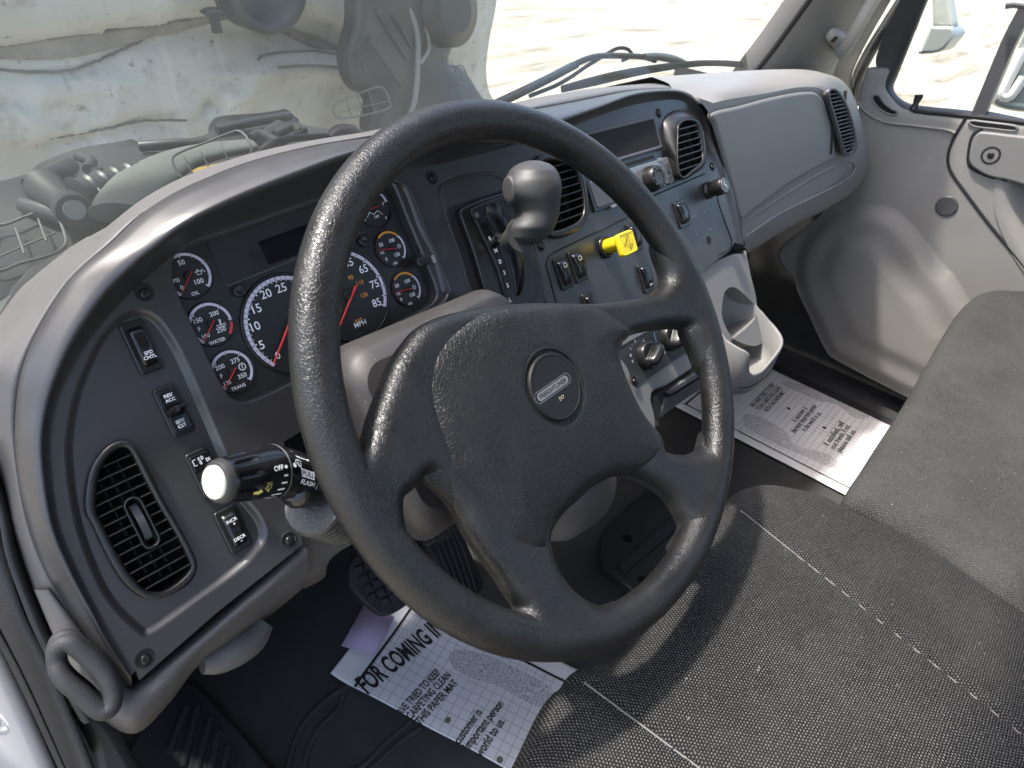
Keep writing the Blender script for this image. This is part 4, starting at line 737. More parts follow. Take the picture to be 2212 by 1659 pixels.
rimin = lambda q: tuple(rimpt(q)*(.2015/.221))
out += [rimin(D('c5', 175, 1130))]+[tuple(rimpt(q)) for q in (D('c5', 110, 1150), D('c5', 160, 1330), D('c5', 250, 1620), D('c8', 420, 250), D('c8', 490, 360))]+[rimin(D('c8', 580, 290))]
out += g('c8', [(528, 190), (518, 90), (527, 0)], -.002)+g('c5', [(548, 1545), (600, 1490), (640, 1450), (690, 1470), (760, 1560)], SH)+g('c8', [(840, 90), (900, 215), (1000, 370), (1080, 480), (1150, 600), (1198, 690)], SH)
out += [rimin(D('c8', 1110, 650))]+[tuple(rimpt(D('c8', *q))) for q in ((1090, 730), (1230, 800), (1500, 800), (1760, 740), (1870, 700))]+[rimin(D('c8', 1870, 615))]
out += g('c8', [(1790, 650), (1720, 662), (1620, 630), (1520, 550), (1450, 450), (1420, 360), (1405, 270), (1430, 190), (1500, 100), (1590, 20)], SH)
out += g('c5', [(1700, 1510), (1830, 1452), (1950, 1455), (2060, 1510), (2150, 1610)], SH)[:2]+[WF.uv(q, -.008) for q in ((1383, 1033), (1437, 1069), (1464, 1113), (1472, 1142))]
out += [rimin((1463, 1184))]+[tuple(rimpt(q)) for q in ((1490, 1190), (1515, 1130), (1543, 1035), (1552, 975), (1556, 930))]+[rimin((1523, 925))]
out += g('c6', [(225, 1285), (170, 1315), (100, 1318), (40, 1305), (5, 1285)], -.006)+g('c5', [(2080, 1200), (1980, 1050), (1880, 820), (1850, 700), (1880, 620), (1920, 585), (1990, 560), (2100, 542), (2212, 545)], SH)+g('c6', [(150, 570), (195, 670)], -.002)
out += [rimin((1513, 800))]+[tuple(rimpt(q)) for q in ((1550, 810), D('c6', 300, 650), D('c6', 230, 400), D('c6', 60, 140), (1432, 520))]+[rimin((1405, 553))]
out += g('c5', [(2125, 215), (2110, 285), (2040, 335), (1900, 360), (1700, 372)], -.004)
out = ccw(np.array(out)); 
def spoke_h(u, v, d):
    r = math.hypot(u, v); top = float(np.interp(r, [0, .08, .12, .17, .190, .2, .2075, .2135, .221], [-.0048, -.0048, -.0022, .0045, .0070, .0108, .0146, .0163, .010])); bot = -.016+.10*min(max(r-.10, 0), .10); t = min(d/.014, 1); return bot+(top-bot)*math.sqrt(1-(1-t)**2)
mb = MB(); pillow(mb, WF, out, spoke_h, .0034, skirt=.008)
# back of the spokes
mb.build('spoke_cover', M['rim'], sw)
mb = MB(); hub_bk = np.array([(x*.9, y*.9) for x, y in offset(circle(0, -.035, .085, 48), 0)]); mb.rings(WF, [(hub_bk, -.018), (offset(hub_bk, -.01), -.05), (offset(hub_bk, -.02), -.058)]); mb.build('hub_back', M['black'], sw)
pad = g('c5', [(655, 1450), (690, 1330), (668, 1200), (640, 1080), (615, 950), (610, 850), (642, 740), (700, 645), (790, 555), (900, 485), (1050, 428), (1250, 396), (1450, 386), (1620, 397), (1750, 432), (1850, 492), (1912, 558), (1900, 600), (1850, 645), (1822, 690), (1840, 770), (1900, 900), (1980, 1060), (2060, 1190), (2112, 1285), (2085, 1360), (2000, 1425), (1900, 1440), (1830, 1442), (1700, 1500), (1580, 1590)], -.006)
pad += g('c8', [(1480, 120), (1425, 200), (1410, 280), (1416, 355), (1350, 385), (1230, 412), (1115, 435), (1070, 410), (1000, 295), (930, 185), (850, 65)], -.006)
pad = ccw(np.array(pad)); cu_, cv_ = 0.0, 0.0
eu, ev = WF.uv((1190, 838), -.001)
crA = np.array(g('c5', [(640, 1000), (900, 1250), (1050, 1500)], -.006)+g('c8', [(1300, 250), (1400, 380)], -.006))
def pad_h(u, v, d):
    h = -.0095+rnd(d, .012, .0065)+.010*(1-math.exp(-d/.035))
    de = math.hypot(u-eu, v-ev); t = min(max((de-.0300)/.004, 0), 1); h -= .0022*(1-t)*(1 if de < .034 else 0)
    # shallow fold running from the left spoke down to the lower spoke
    A = crA[:-1]; B = crA[1:]; q = np.array([u, v]); ab = B-A; tt = np.clip(((q-A)*ab).sum(1)/(ab**2).sum(1), 0, 1); dl = np.sqrt(((q-A-ab*tt[:, None])**2).sum(1)).min()
    return h+.0030*math.exp(-(dl/.012)**2)*min(d/.015, 1)
mb = MB(); pillow(mb, WF, pad, pad_h, .0030, skirt=.006); po = mb.build('airbag_cover', M['leather'], sw)
H0 = pad_h(eu, ev, .06)
mb = MB(); mb.rings(WF, [(circle(eu, ev, .0335, 72), H0+.0002), (circle(eu, ev, .0325, 72), H0+.0016), (circle(eu, ev, .0312, 72), H0+.0012), (circle(eu, ev, .0300, 72), H0-.003)], 0, cap=False)
mb.rings(WF, [(circle(eu, ev, .0284, 72), H0-.003), (circle(eu, ev, .0282, 72), H0+.0018), (circle(eu, ev, .0272, 72), H0+.0030), (circle(eu, ev, .0256, 72), H0+.0034), (circle(eu, ev, .0253, 72), H0+.0030)], 0)
h = H0+.0031
b0, b1 = np.array(WF.uv((1158, 864), h)), np.array(WF.uv((1229, 814), h)); ax = (b1-b0)/np.linalg.norm(b1-b0); a = math.atan2(ax[1], ax[0]); cc = (b0+b1)/2; Lb = np.linalg.norm(b1-b0)
mb.line(WF, rrect(cc[0], cc[1], Lb*1.04, .0092, .0045, rot=a), .0004, h+.0002, 1, True); mb.line(WF, rrect(cc[0], cc[1], Lb*.90, .0062, .0030, rot=a), .0005, h+.0002, 1, True)
mb.poly(WF, [rrect(cc[0], cc[1], Lb*.89, .0060, .0029, rot=a)], h+.0001, 2)
nn = np.array([-ax[1], ax[0]]); between(mb, 'FREIGHTLINER', WF, cc-ax*Lb*.40-nn*.0018, cc+ax*Lb*.40-nn*.0018, h+.0004, .0036, 3, .02)
hc = np.array(WF.uv((1213, 859), h)); P = lambda x, y: tuple(hc+ax*x+nn*y)
for q in ([P(-.0028, -.0018), P(-.0028, .0018)], [P(-.0028, .0018), P(-.0014, .0006), P(.0004, .0005)], [P(-.0028, -.0018), P(-.0014, -.0004), P(0, -.0006)]): mb.line(WF, q, .0004, h+.0003, 4)
mb.line(WF, [P(.0010+.0016*math.cos(t), .0001+.0012*math.sin(t)) for t in np.linspace(0, 6.3, 16)], .0004, h+.0003, 4); mb.line(WF, [P(.0022, .0012), P(.0030, .0010)], .0005, h+.0003, 4)
mb.build('horn_badge', [M['badge'], M['silver'], mat('badge_silver', (.20, .195, .185), .35, metal=.3), M['ink'], mat('gold_print', (.45, .38, .28), .5)], po)
# ================================================================== column, stalk
col = thing('steering_column', 'dusty brown-grey steering column shroud between wheel and dash', 'steering column')
def rr_ring(h, u0, u1, v0, v1, r, n=8): return [WF.W(a, b, h) for a, b in rrect((u0+u1)/2, (v0+v1)/2, u1-u0, v1-v0, r, n)]
mb = MB(); prof = [(-.055, -.142, .028, -.060, .066, .020), (-.060, -.147, .034, -.070, .076, .024), (-.068, -.150, .040, -.078, .082, .026), (-.10, -.142, .062, -.088, .089, .028), (-.14, -.126, .092, -.100, .092, .028), (-.19, -.104, .120, -.110, .092, .028), (-.25, -.08, .150, -.12, .09, .028)]
mb.grid([rr_ring(*p) for p in prof], cv=True); mb.add(rr_ring(*prof[0]), [tuple(range(36))], 0); mb.build('upper_shroud', M['shroud'], col)
mb = MB(); prof = [(-.066, .005, .070, -.128, -.055, .030), (-.070, .000, .080, -.140, -.055, .038), (-.10, .000, .112, -.174, -.055, .050), (-.16, .02, .15, -.20, -.06, .055), (-.25, .04, .18, -.21, -.07, .055)]
mb.grid([rr_ring(*p) for p in prof], cv=True); mb.add(rr_ring(*prof[0]), [tuple(range(36))], 0); mb.build('lower_shroud', M['pad'], col)
# pleated grey boot under the stalk
mb = MB(); bp = [WF.P(D('e2', 1560, 880), -.085), WF.P(D('e2', 1750, 960), -.10), WF.P(D('e2', 1950, 1050), -.12)]
P = cat(bp, 40); mb.tube(P, [.022+.0022*abs(math.sin(i*.55)) for i in range(40)], 18); mb.build('pleated_boot', mat('grey_boot', (.030, .032, .031), .4, bump=('noise', 300, .4, .001)), col)
mb = MB(); mb.tube(cat([WF.P(D('e2', 1430, 790), -.08), WF.P(D('e2', 1600, 860), -.085), WF.P(D('e2', 1900, 880), -.09)], 14), .007, 12, flat=.5); mb.build('tilt_lever', M['grey'], col)
st = thing('turn_signal_stalk', 'black multifunction stalk with cream end button and white markings', 'stalk')
T0, T1, T2 = WF.P(D('e2', 262, 572), -.055), WF.P(D('e2', 1010, 425), -.070), WF.P(D('e2', 1560, 560), -.082)
T3 = WF.W(-.075, -.02, -.10)
P = cat([T0, T0*.5+T1*.5, T1, T2*.6+T1*.4, T2, T3], 60)
d0 = np.linalg.norm(T1-T0); Ls = np.concatenate([[0], np.cumsum(np.linalg.norm(np.diff(P, axis=0), axis=1))])
rad = np.interp(Ls, [0, .004, .010, d0*.5, d0*.95, d0*1.0, d0*1.45, d0*2.0, d0*2.6], [.0132, .0146, .0152, .0166, .0178, .0178, .0175, .0195, .0150])
up = WF.n
mb = MB(); k1 = int(np.argmin(abs(Ls-d0)))
mb.tube(P[k1-1:], rad[k1-1:], 28, up=up); mb.build('stalk_arm', M['gloss'], st)
# turning barrel with finger flutes
Q = P[:k1+1]; rq = rad[:k1+1]; T = (T1-T0)/d0; N = up-T*(up@T); N /= np.linalg.norm(N); B = np.cross(T, N)
mb = MB(); G = []
for i in range(len(Q)*3):
    t = i/(len(Q)*3-1)*(len(Q)-1); c = np.array([np.interp(t, range(len(Q)), Q[:, k]) for k in range(3)]); r = np.interp(t, range(len(Q)), rq); s = t/(len(Q)-1)
    fl = max(0, min(1, (s-.10)/.06))*max(0, min(1, (.52-s)/.12))
    G.append([c+(r+.0003-.0022*fl*max(0, math.cos(a*10))**2)*(math.cos(a)*N+math.sin(a)*B) for a in np.linspace(0, 2*math.pi, 100, endpoint=False)])
mb.grid(G, cv=True); mb.tube([P[k1]-T*.0012, P[k1]+T*.0002], float(rad[k1])+.0008, 60, 1, caps=False)
mb.build('turning_barrel', [M['gloss'], M['silver']], st)
mb = MB(); G = []
for s, r in ((.0020, .0146), (.000, .0143), (-.0016, .0137), (-.0026, .0130), (-.0032, .0122), (-.0032, .0114), (-.0020, .0110)): G.append([P[0]+T*s+r*(math.cos(a)*N+math.sin(a)*B) for a in np.linspace(0, 2*math.pi, 60, endpoint=False)])
mb.grid(G, cv=True); mb.build('end_ring', mat('worn_grey_ring', (.035, .033, .031), .6), st)
mb = MB(); G = []
for s, r in ((-.0010, .0110), (-.0040, .0109), (-.0048, .0104), (-.0053, .008), (-.0056, .004), (-.0057, .0002)): G.append([P[0]+T*s+r*(math.cos(a)*N+math.sin(a)*B) for a in np.linspace(0, 2*math.pi, 60, endpoint=False)])
mb.grid(G, cv=True); mb.build('washer_button', M['cream'], st)
# printed marks wrapped on the stalk: u = along the stalk from the end, angle around
vw = CAM-T1; vw = vw-T*(vw@T); a00 = math.atan2(vw@B, vw@N)
def stalk_fn(u, v, h):
    s = min(max(u, 0), Ls[-1]-1e-4); c = np.array([np.interp(s, Ls, P[:, k]) for k in range(3)]); r = np.interp(s, Ls, rad)+.0005; a = a00+v/r*sg; return c+r*(math.cos(a)*N+math.sin(a)*B)
# sign so that +v goes up the picture
_t = lambda a: (T1+.02*(math.cos(a)*N+math.sin(a)*B)); sg = 1 if (_t(a00+.3)-_t(a00))@UV_ > 0 else -1
mb = MB(); kx = d0
def SM(u, v, t, cap, m=0, rot=0, sx=1, shear=0, bold=.01): mb.text(t, stalk_fn, u, v, 0, cap, m, rot=rot, sx=sx, shear=shear, bold=bold)
SM(kx-.0098, .0006, 'OFF', .0034, sx=.9)
mb.add([stalk_fn(kx-.0040+.0012*math.cos(a), .0006+.0012*math.sin(a), 0) for a in np.linspace(0, 6.28, 14, endpoint=False)], [tuple(range(14))], 0, False)
mb.add([stalk_fn(kx+.0036+.0014*math.cos(a), .0018+.0016*math.sin(a), 0) for a in np.linspace(0, 6.28, 14, endpoint=False)], [tuple(range(14))], 0, False)
for i, L in enumerate((.0030, .0042, .0055, .0075, .0090)): mb.line(stalk_fn, [(kx-.0030-L, -.0052-i*.0052), (kx-.0030, -.0052-i*.0052)], .0013, 0, 0)
for (u, v, t) in ((.0145, .0120, 'PUSH'), (.0150, -.0022, 'PULL')):
    mb.line(stalk_fn, [(kx+u-.0058+i*.0116/6, v) for i in range(7)], .0058, 0, 0)
    mb.text(t, lambda a_, b_, h_: stalk_fn(a_, b_, 0)+(stalk_fn(a_, b_, 0)-np.array([np.interp(min(a_, Ls[-1]), Ls, P[:, q_]) for q_ in range(3)]))*.012, kx+u, v, 0, .0036, 2, bold=.008)
SM(kx+.0150, -.0085, 'FLASH', .0036, sx=.85, shear=.25)
mb.line(stalk_fn, [(kx+.0100, .0178), (kx+.0120, .0178), (kx+.0136, .0168), (kx+.0142, .0158), (kx+.0136, .0148), (kx+.0120, .0140), (kx+.0100, .0140)], .0006, 0, 0, True)
for dv in (.0148, .0160, .0172): mb.line(stalk_fn, [(kx+.0072, dv), (kx+.0092, dv)], .0006, 0, 0)
def wiper(u, v, m, s=1): mb.line(stalk_fn, [(u+a*s, v+b*s) for a, b in ((-.0020, .0010), (-.0012, .0024), (.0004, .0029), (.0020, .0026), (.0014, -.0006), (.0002, -.0010))], .0005, 0, m, True); mb.line(stalk_fn, [(u-.0006*s, v+.0020*s), (u+.0012*s, v-.0022*s)], .0006, 0, m)
wiper(kx+.0078, .0030, 0, 1.3); wiper(kx-.0175, -.0125, 1, 1.2)
mb.line(stalk_fn, [(kx-.0195, -.0078), (kx-.0150, -.0078)], .0004, 0, 1)
mb.add([stalk_fn(kx-.0235+a, -.0135+b, 0) for a, b in ((-.0040, -.0012), (-.0002, -.0014), (-.0004, -.0026), (.0028, -.0000), (.0000, .0026), (-.0002, .0012), (-.0040, .0012))], [(0, 1, 5, 6), (2, 3, 4)], 1, False)
mb.build('printed_marks', [M['white'], mat('yellow_print', (.62, .56, .16), .5), M['ink']], st)
# ================================================================== gear selector
gs = thing('gear_selector', 'black gear selector with letters R N D 3 2 L and bent knob', 'gear shifter')
s5 = lambda L, h=0: [DF.uv(D('d5', *q), h) for q in L]
mb = MB(); pl = cat(s5([(195, 700), (205, 660), (260, 625), (420, 560), (620, 500), (760, 470), (850, 560), (905, 990), (960, 1200), (1000, 1400), (1015, 1560), (1030, 1800), (600, 1900), (520, 1700), (440, 1450), (330, 1080), (240, 830)], .010), 110, True)
mb.plate(DF, pl, .0, .010, .0025, 0); pl2 = cat(s5([(300, 690), (310, 660), (350, 635), (500, 575), (640, 528), (760, 500), (790, 620), (830, 800), (880, 1000), (905, 1200), (915, 1500), (900, 1750), (700, 1800), (640, 1560), (570, 1300), (480, 1080), (380, 860)], .013), 100, True)
mb.plate(DF, pl2, .009, .0135, .0018, 0)
mb.build('selector_plate', M['black'], gs)
mb = MB(); sl_ = cat(s5([(450, 720), (455, 650), (510, 608), (580, 635), (660, 740), (740, 900), (790, 1100), (808, 1300), (790, 1440), (745, 1500), (720, 1380), (690, 1220), (640, 1060), (560, 920), (490, 800)], .0137), 90, True)
mb.poly(DF, [sl_], .0139, 1); mb.grid([[DF.W(a, b, h) for a, b in q] for q, h in ((offset(sl_, .0006), .0136), (offset(sl_, .0003), .0146), (sl_, .0146), (sl_, .0139))], 0, cv=True)
mb.build('selector_slot', [M['black'], M['void']], gs)
st_l = s5([(390, 800), (450, 930), (520, 1070), (575, 1220), (615, 1360), (640, 1480), (655, 1600)], .0138); st_r = s5([(450, 795), (520, 930), (585, 1070), (645, 1220), (690, 1360), (718, 1480), (735, 1600)], .0138)
mb = MB(); a_, b_ = cat_idx(st_l, 5), cat_idx(st_r, 5); mb.grid([[DF.W(*p, .0141) for p in a_], [DF.W(*p, .0141) for p in b_]], 0)
for t, q in (('R', (482, 950)), ('N', (537, 1065)), ('D', (579, 1172)), ('3', (618, 1280)), ('2', (650, 1400)), ('L', (675, 1540))): u, v = DF.uv(D('d5', *q), .0143); mb.text(t, DF, u, v, .0146, .0044, 1, bold=.03)
mb.build('gate_letters', [M['gloss'], M['white']], gs)
for q in ((352, 725), (658, 600)):
    mb = MB(); u, v = DF.uv(D('d5', *q), .0135); mb.rings(DF, [(circle(u, v, .0055), .0134), (circle(u, v, .0052), .0142), (circle(u, v, .0044), .0138)], 0); mb.rings(DF, [(circle(u, v-.0006, .0032), .0139), (circle(u, v-.0006, .0028), .0146), (circle(u, v-.0006, .001), .0146)], 1); mb.build('plate_screw', [M['matte'], M['grey']], gs)
# lever and knob
base = DF.P(D('d5', 640, 985), .012); neck = DF.P(D('d5', 760, 940), .050)
mb = MB(); mb.tube(cat([DF.P(D('d5', 560, 940), .012), DF.P(D('d5', 640, 985), .030), neck], 10), .0065, 14); mb.build('lever_shaft', M['steel'], gs)
mb = MB(); mb.tube(cat([DF.P(D('d5', 655, 985), .034), DF.P(D('d5', 700, 965), .046), DF.P(D('d5', 780, 930), .062)], 10), np.linspace(.0095, .017, 10), 20); mb.build('lever_neck', M['knob'], gs)
prof = [(196, 905, 8), (203, 905, 70), (235, 905, 162), (290, 900, 225), (360, 896, 262), (430, 888, 285), (500, 890, 282), (560, 903, 262), (620, 925, 235), (690, 936, 216), (760, 915, 223), (830, 878, 232), (890, 856, 222), (945, 832, 186), (990, 806, 138), (1025, 792, 75), (1042, 790, 10)]
mb = MB(); hk = .075; G = []
cs = cat_idx(np.array(prof, float), 4); ds_ = np.interp(cs[:, 0], [196, 203, 235, 290, 380, 600, 850, 945, 1000, 1042], [.001, .010, .021, .028, .031, .030, .028, .022, .013, .001])
for i, (y, x, rpx) in enumerate(cs):
    C0 = DF.P(D('d5', x, y), hk-.022*((y-196)/846)**2); f = C0-CAM; f /= np.linalg.norm(f); r = np.linalg.norm(hit(D('d5', x+max(rpx, 3), y), f, C0)-C0)
    ex = RV-f*(RV@f); ex /= np.linalg.norm(ex)
    G.append([C0+ex*math.cos(a)*r+f*math.sin(a)*ds_[i] for a in np.linspace(0, 2*math.pi, 48, endpoint=False)])
mb.grid(G, cv=True); mb.add([G[0][k] for k in range(48)], [tuple(range(48))], 0); kn = mb.build('knob', M['knob'], gs)
mb = MB(); Cb = DF.P(D('d5', 889, 480), hk-.003); f = (Cb-CAM)/np.linalg.norm(Cb-CAM); ex = RV-f*(RV@f); ex /= np.linalg.norm(ex); rb = np.linalg.norm(hit(D('d5', 889+284, 480), f, Cb)-Cb)
T_ = -ex*.80-f*.60; c0 = Cb-ex*rb*.80-f*.0305*.60-T_*.0022; nn3 = np.cross(T_, UV_); nn3 /= np.linalg.norm(nn3); up3 = np.cross(nn3, T_)
G = []
for s, r in ((-.006, .0128), (.001, .0126), (.0022, .0118), (.0028, .010), (.0031, .006), (.0032, .0005)): G.append([c0+T_*s+r*(math.cos(a)*up3*1.12+math.sin(a)*nn3*.86) for a in np.linspace(0, 2*math.pi, 36, endpoint=False)])
mb.grid(G, cv=True); mb.build('shift_button', M['knob'], kn)
# ================================================================== parking brake knob
pk = thing('parking_brake_knob', 'yellow square pull knob lettered PARKING BRAKE on the dash', 'brake knob')
u, v = DF.uv(D('d7', 885, 545), 0); hp = .040
mb = MB(); mb.rings(DF, [(circle(u, v, .0150, 40), .0005), (circle(u, v, .0150, 40), .0040), (circle(u, v, .0138, 40), .0060), (circle(u, v, .0112, 40), .0060), (circle(u, v, .0112, 40), .001)]); mb.build('collar', M['gloss'], pk)
mb = MB(); G = []
for h, r in ((.001, .0095), (.0075, .0095), (.0078, .0098), (hp-.004, .0098), (hp-.002, .0120)): G.append([DF.W(u+r*math.cos(a), v+r*math.sin(a), h) for a in np.linspace(0, 2*math.pi, 48, endpoint=False)])
mb.grid(G, cv=True)
cx, cy = DF.uv(D('d7', 1205, 487), hp+.008); cx, cy = (cx+u)/2+.000, (cy+v)/2
sq = ccw(np.array([DF.uv(D('d7', *q), hp+.004) for q in ((1062, 372), (1270, 292), (1342, 600), (1136, 684))])); sc = sq.mean(0)
side = (np.linalg.norm(sq[1]-sq[0])+np.linalg.norm(sq[2]-sq[1]))/2; Lq = rrect(sc[0], sc[1], np.linalg.norm(sq[1]-sq[0]) if abs(sq[1][0]-sq[0][0]) > abs(sq[1][1]-sq[0][1]) else np.linalg.norm(sq[2]-sq[1]), np.linalg.norm(sq[2]-sq[1]) if abs(sq[1][0]-sq[0][0]) > abs(sq[1][1]-sq[0][1]) else np.linalg.norm(sq[1]-sq[0]), .0045)
Lq = ccw(Lq); mb.rings(DF, [(offset(Lq, -.004), hp-.003), (offset(Lq, -.001), hp-.002), (Lq, hp), (Lq, hp+.004), (offset(Lq, -.0008), hp+.0058), (offset(Lq, -.0018), hp+.0064), (offset(Lq, -.0030), hp+.0058)])
mb.build('knob', M['yellow'], pk)
mb = MB(); h = hp+.0061; rot = math.radians(44)
mb.text('PARKING', DF, sc[0]-.0026, sc[1]+.0032, h, .0030, 0, rot=rot, bold=.02); mb.text('BRAKE', DF, sc[0]+.0012, sc[1]-.0006, h, .0028, 1, rot=rot, bold=.01)
c_, s_ = math.cos(rot), math.sin(rot); RL = lambda L: [(sc[0]+.0046+x*c_-y*s_, sc[1]-.0050+x*s_+y*c_) for x, y in L]
mb.line(DF, RL([(-.0045, .0016), (.0020, .0016), (.0034, 0), (.0020, -.0016), (-.0006, -.0016)]), .0012, h, 0); mb.line(DF, RL([(-.0045, -.0004), (-.0016, -.0004)]), .0014, h, 0)
w2 = side/2-.0055
for t, q, r_ in (('TO APPLY', (-.2, .93), 0), ('PULL', (-.93, .1), math.pi/2), ('PUSH', (.1, -.93), 0), ('RELEASE', (.93, -.1), -math.pi/2)): mb.text(t, DF, sc[0]+q[0]*w2, sc[1]+q[1]*w2, h, .0014, 1, rot=r_, bold=.01)
mb.build('lettering', [mat('knob_ink', (.20, .14, .01), .6), mat('knob_ink_faint', (.45, .33, .02), .6)], pk)
# cigar lighter knob
cl = thing('lighter_knob', 'round black push knob with grey symbol at the right edge of the stack', 'lighter knob')
u, v = DF.uv(D('d6', 1770, 1235), 0); mb = MB(); mb.rings(DF, [(circle(u, v, .0135), .0002), (circle(u, v, .0135), .004), (circle(u, v, .0120), .005), (circle(u, v, .0120), .014), (circle(u, v, .0132), .016), (circle(u, v, .0132), .030), (circle(u, v, .0122), .0315), (circle(u, v, .0105), .0310)], 0); mb.build('barrel', M['black'], cl)
mb = MB(); mb.rings(DF, [(circle(u, v, .0108), .0312), (circle(u, v, .0104), .0320), (circle(u, v, .0098), .0316)], 1); mb.poly(DF, [circle(u, v, .0090)], .0318, 0); mb.line(DF, [(u+.003, v-.005), (u+.003, v-.001), (u-.002, v+.001), (u-.003, v+.004), (u+.001, v+.006)], .0014, .0322, 2); mb.build('cap', [M['grey'], M['silver'], M['white']], cl)
# ================================================================== radio and tray
rd = thing('car_radio', 'silver and black car radio with a round volume knob below an empty dash pocket', 'radio')
R0 = DF.uv(D('d6', 1390, 1140), .002); R1 = DF.uv(D('d6', 1243, 745), .002); u1 = (R0[0]+R1[0])/2+.002; v0_, v1_ = R0[1]+.000, R1[1]
u0 = DF.uv(D('d6', 455, 1560), .002)[0]-.004; hr = v1_-v0_
mb = MB(); mb.plate(DF, rrect((u0+u1)/2, (v0_+v1_)/2, u1-u0, hr, .002), -.004, .004, .001, 1); mb.plate(DF, rrect(u0+(u1-u0)*.68, v0_+hr*.42, (u1-u0)*.60, hr*.72, .003), .003, .0052, .001, 0); mb.plate(DF, rrect(u0+(u1-u0)*.18, v0_+hr*.42, (u1-u0)*.30, hr*.70, .003), .003, .0056, .001, 3); mb.plate(DF, rrect((u0+u1)/2-.012, v0_+hr*.90, u1-u0-.05, hr*.10, .002), .003, .0045, .0004, 2)
mb.build('face', [M['silver'], M['gloss'], M['void'], M['grey']], rd)
ku, kv = DF.uv(D('d6', 1085, 1100), .006)
mb = MB(); mb.rings(DF, [(circle(ku, kv, .0185, 48), .005), (circle(ku, kv, .0185, 48), .010), (circle(ku, kv, .0165, 48), .020), (circle(ku, kv, .0150, 48), .0225), (circle(ku, kv, .0085, 48), .0225), (circle(ku, kv, .0078, 48), .0215)], 0); mb.rings(DF, [(circle(ku, kv, .0078, 40), .0216), (circle(ku, kv, .004, 40), .0200), (circle(ku, kv, .0005, 40), .0195)], 1)
for k in range(10): a = k*.628; mb.box(DF, ku+.0150*math.cos(a)-.0006, ku+.0150*math.cos(a)+.0006, kv+.0150*math.sin(a)-.0006, kv+.0150*math.sin(a)+.0006, .010, .0232, 1)
mb.build('volume_knob', [M['black'], M['silver']], rd)
for k, (x, y, w_, h_) in enumerate(((1185, 1010, .010, .0035), (1235, 980, .008, .0035), (1245, 1070, .010, .0045), (1250, 1130, .009, .004), (1215, 1180, .010, .0040), (1210, 860, .010, .005), (1330, 1100, .009, .012), (1300, 950, .007, .014), (650, 1420, .008, .004), (700, 1400, .005, .004))):
    a, b = DF.uv(D('d6', x, y), .007); mb = MB(); mb.plate(DF, rrect(a, b, w_, h_, .0009), .004, .0078, .0006, 0); mb.build('button', M['silver'] if k not in (6, 7) else M['grey'], rd)
tr = DF.uv(D('d6', 1130, 335)); br_ = DF.uv(D('d6', 1222, 735)); tu1 = (tr[0]+br_[0])/2+.0015; tv1, tv0 = tr[1], br_[1]
mb = MB(); cxx, cyy, ww, hh = (u0+tu1)/2, (tv0+tv1)/2, tu1-u0, tv1-tv0; o1 = rrect(cxx, cyy, ww, hh, .002); o2 = rrect(cxx, cyy, ww-.012, hh-.011, .002); o25 = rrect(cxx, cyy, ww-.004, hh-.004, .002)
mb.grid([[DF.W(a, b, h) for a, b in q] for q, h in ((o1, .0002), (o1, .0008), (o25, .0018), (o2, .0016), (o2, -.0020))], 0, cv=True); mb.poly(DF, [o2], .0012, 1)
mb.build('storage_pocket', [M['grey'], M['void']], dash)
# ================================================================== lower stack, climate, cup holder
con = thing('centre_console', 'beige-grey lower centre console with climate knobs, ashtray and cup holder', 'console')
LFc = Fr(tuple(DF.P(D('e3', 200, 900), -.004)), 33)
lw = lambda c, L, h=0: [LFc.uv(D(c, *q), h) for q in L]
body = lw('e3', [(-350, 500), (20, 400), (300, 200), (700, 0)])+lw('c3', [(225, 1650), (430, 1560), (495, 1560)])+lw('c6', [(505, 60), (540, 220), (575, 380), (560, 500), (400, 640), (200, 760)])+lw('e3', [(1000, 800), (620, 1060), (450, 1130), (400, 1200), (405, 1290), (440, 1400), (455, 1540), (440, 1700), (380, 1900), (200, 1900), (100, 1500), (0, 900)])
mb = MB(); bd = ccw(cat(body, 150, True)); cav = ccw(cat(lw('c6', [(357, 400), (372, 322), (408, 290), (450, 298), (505, 345), (560, 400), (600, 450), (640, 520), (640, 600), (560, 650), (440, 615), (385, 545), (357, 470)]), 60, True)); mb.plate(LFc, bd, -.06, 0, .004, 0, k=4, holes=[cav]); mb.poly(LFc, [offset(cav, .003)], -.055); mb.build('console_body', M['padr'], con)
cp = ccw(cat(lw('e3', [(-60, 640), (60, 560), (300, 430), (620, 300), (860, 330), (915, 470), (920, 590), (640, 780), (360, 980), (235, 1075), (190, 1080), (150, 1020), (110, 880), (40, 760)]), 100, True))
mb = MB(); mb.rings(LFc, [(offset(cp, .0012), .0004), (cp, .0010), (offset(cp, -.0006), .0002), (offset(cp, -.001), .0002)], 0); mb.build('climate_panel', M['panel'], con)
def ckno(qx, qy, rot):
    a, b = LFc.uv(D('e3', qx, qy), .002); mb = MB(); mb.rings(LFc, [(circle(a, b, .0205, 40), .0005), (circle(a, b, .0200, 40), .010), (circle(a, b, .0180, 40), .0125), (circle(a, b, .0165, 40), .0120)], 0)
    G = []; c, s = math.cos(rot), math.sin(rot)
    for t in np.linspace(-1, 1, 18):
        x = t*.020; w_ = .0062*math.sqrt(max(0, 1-t**6))+.0006; H = .012+.016*math.sqrt(max(0, 1-t**4)); G.append([LFc.W(a+x*c-y*s, b+x*s+y*c, z) for y, z in ((-w_*1.3, .010), (-w_, H*.8), (-w_*.6, H), (w_*.6, H), (w_, H*.8), (w_*1.3, .010))])
    mb.grid(G); mb.build('climate_knob', M['black'], con)
ckno(330, 700, .5); ckno(620, 470, .75)
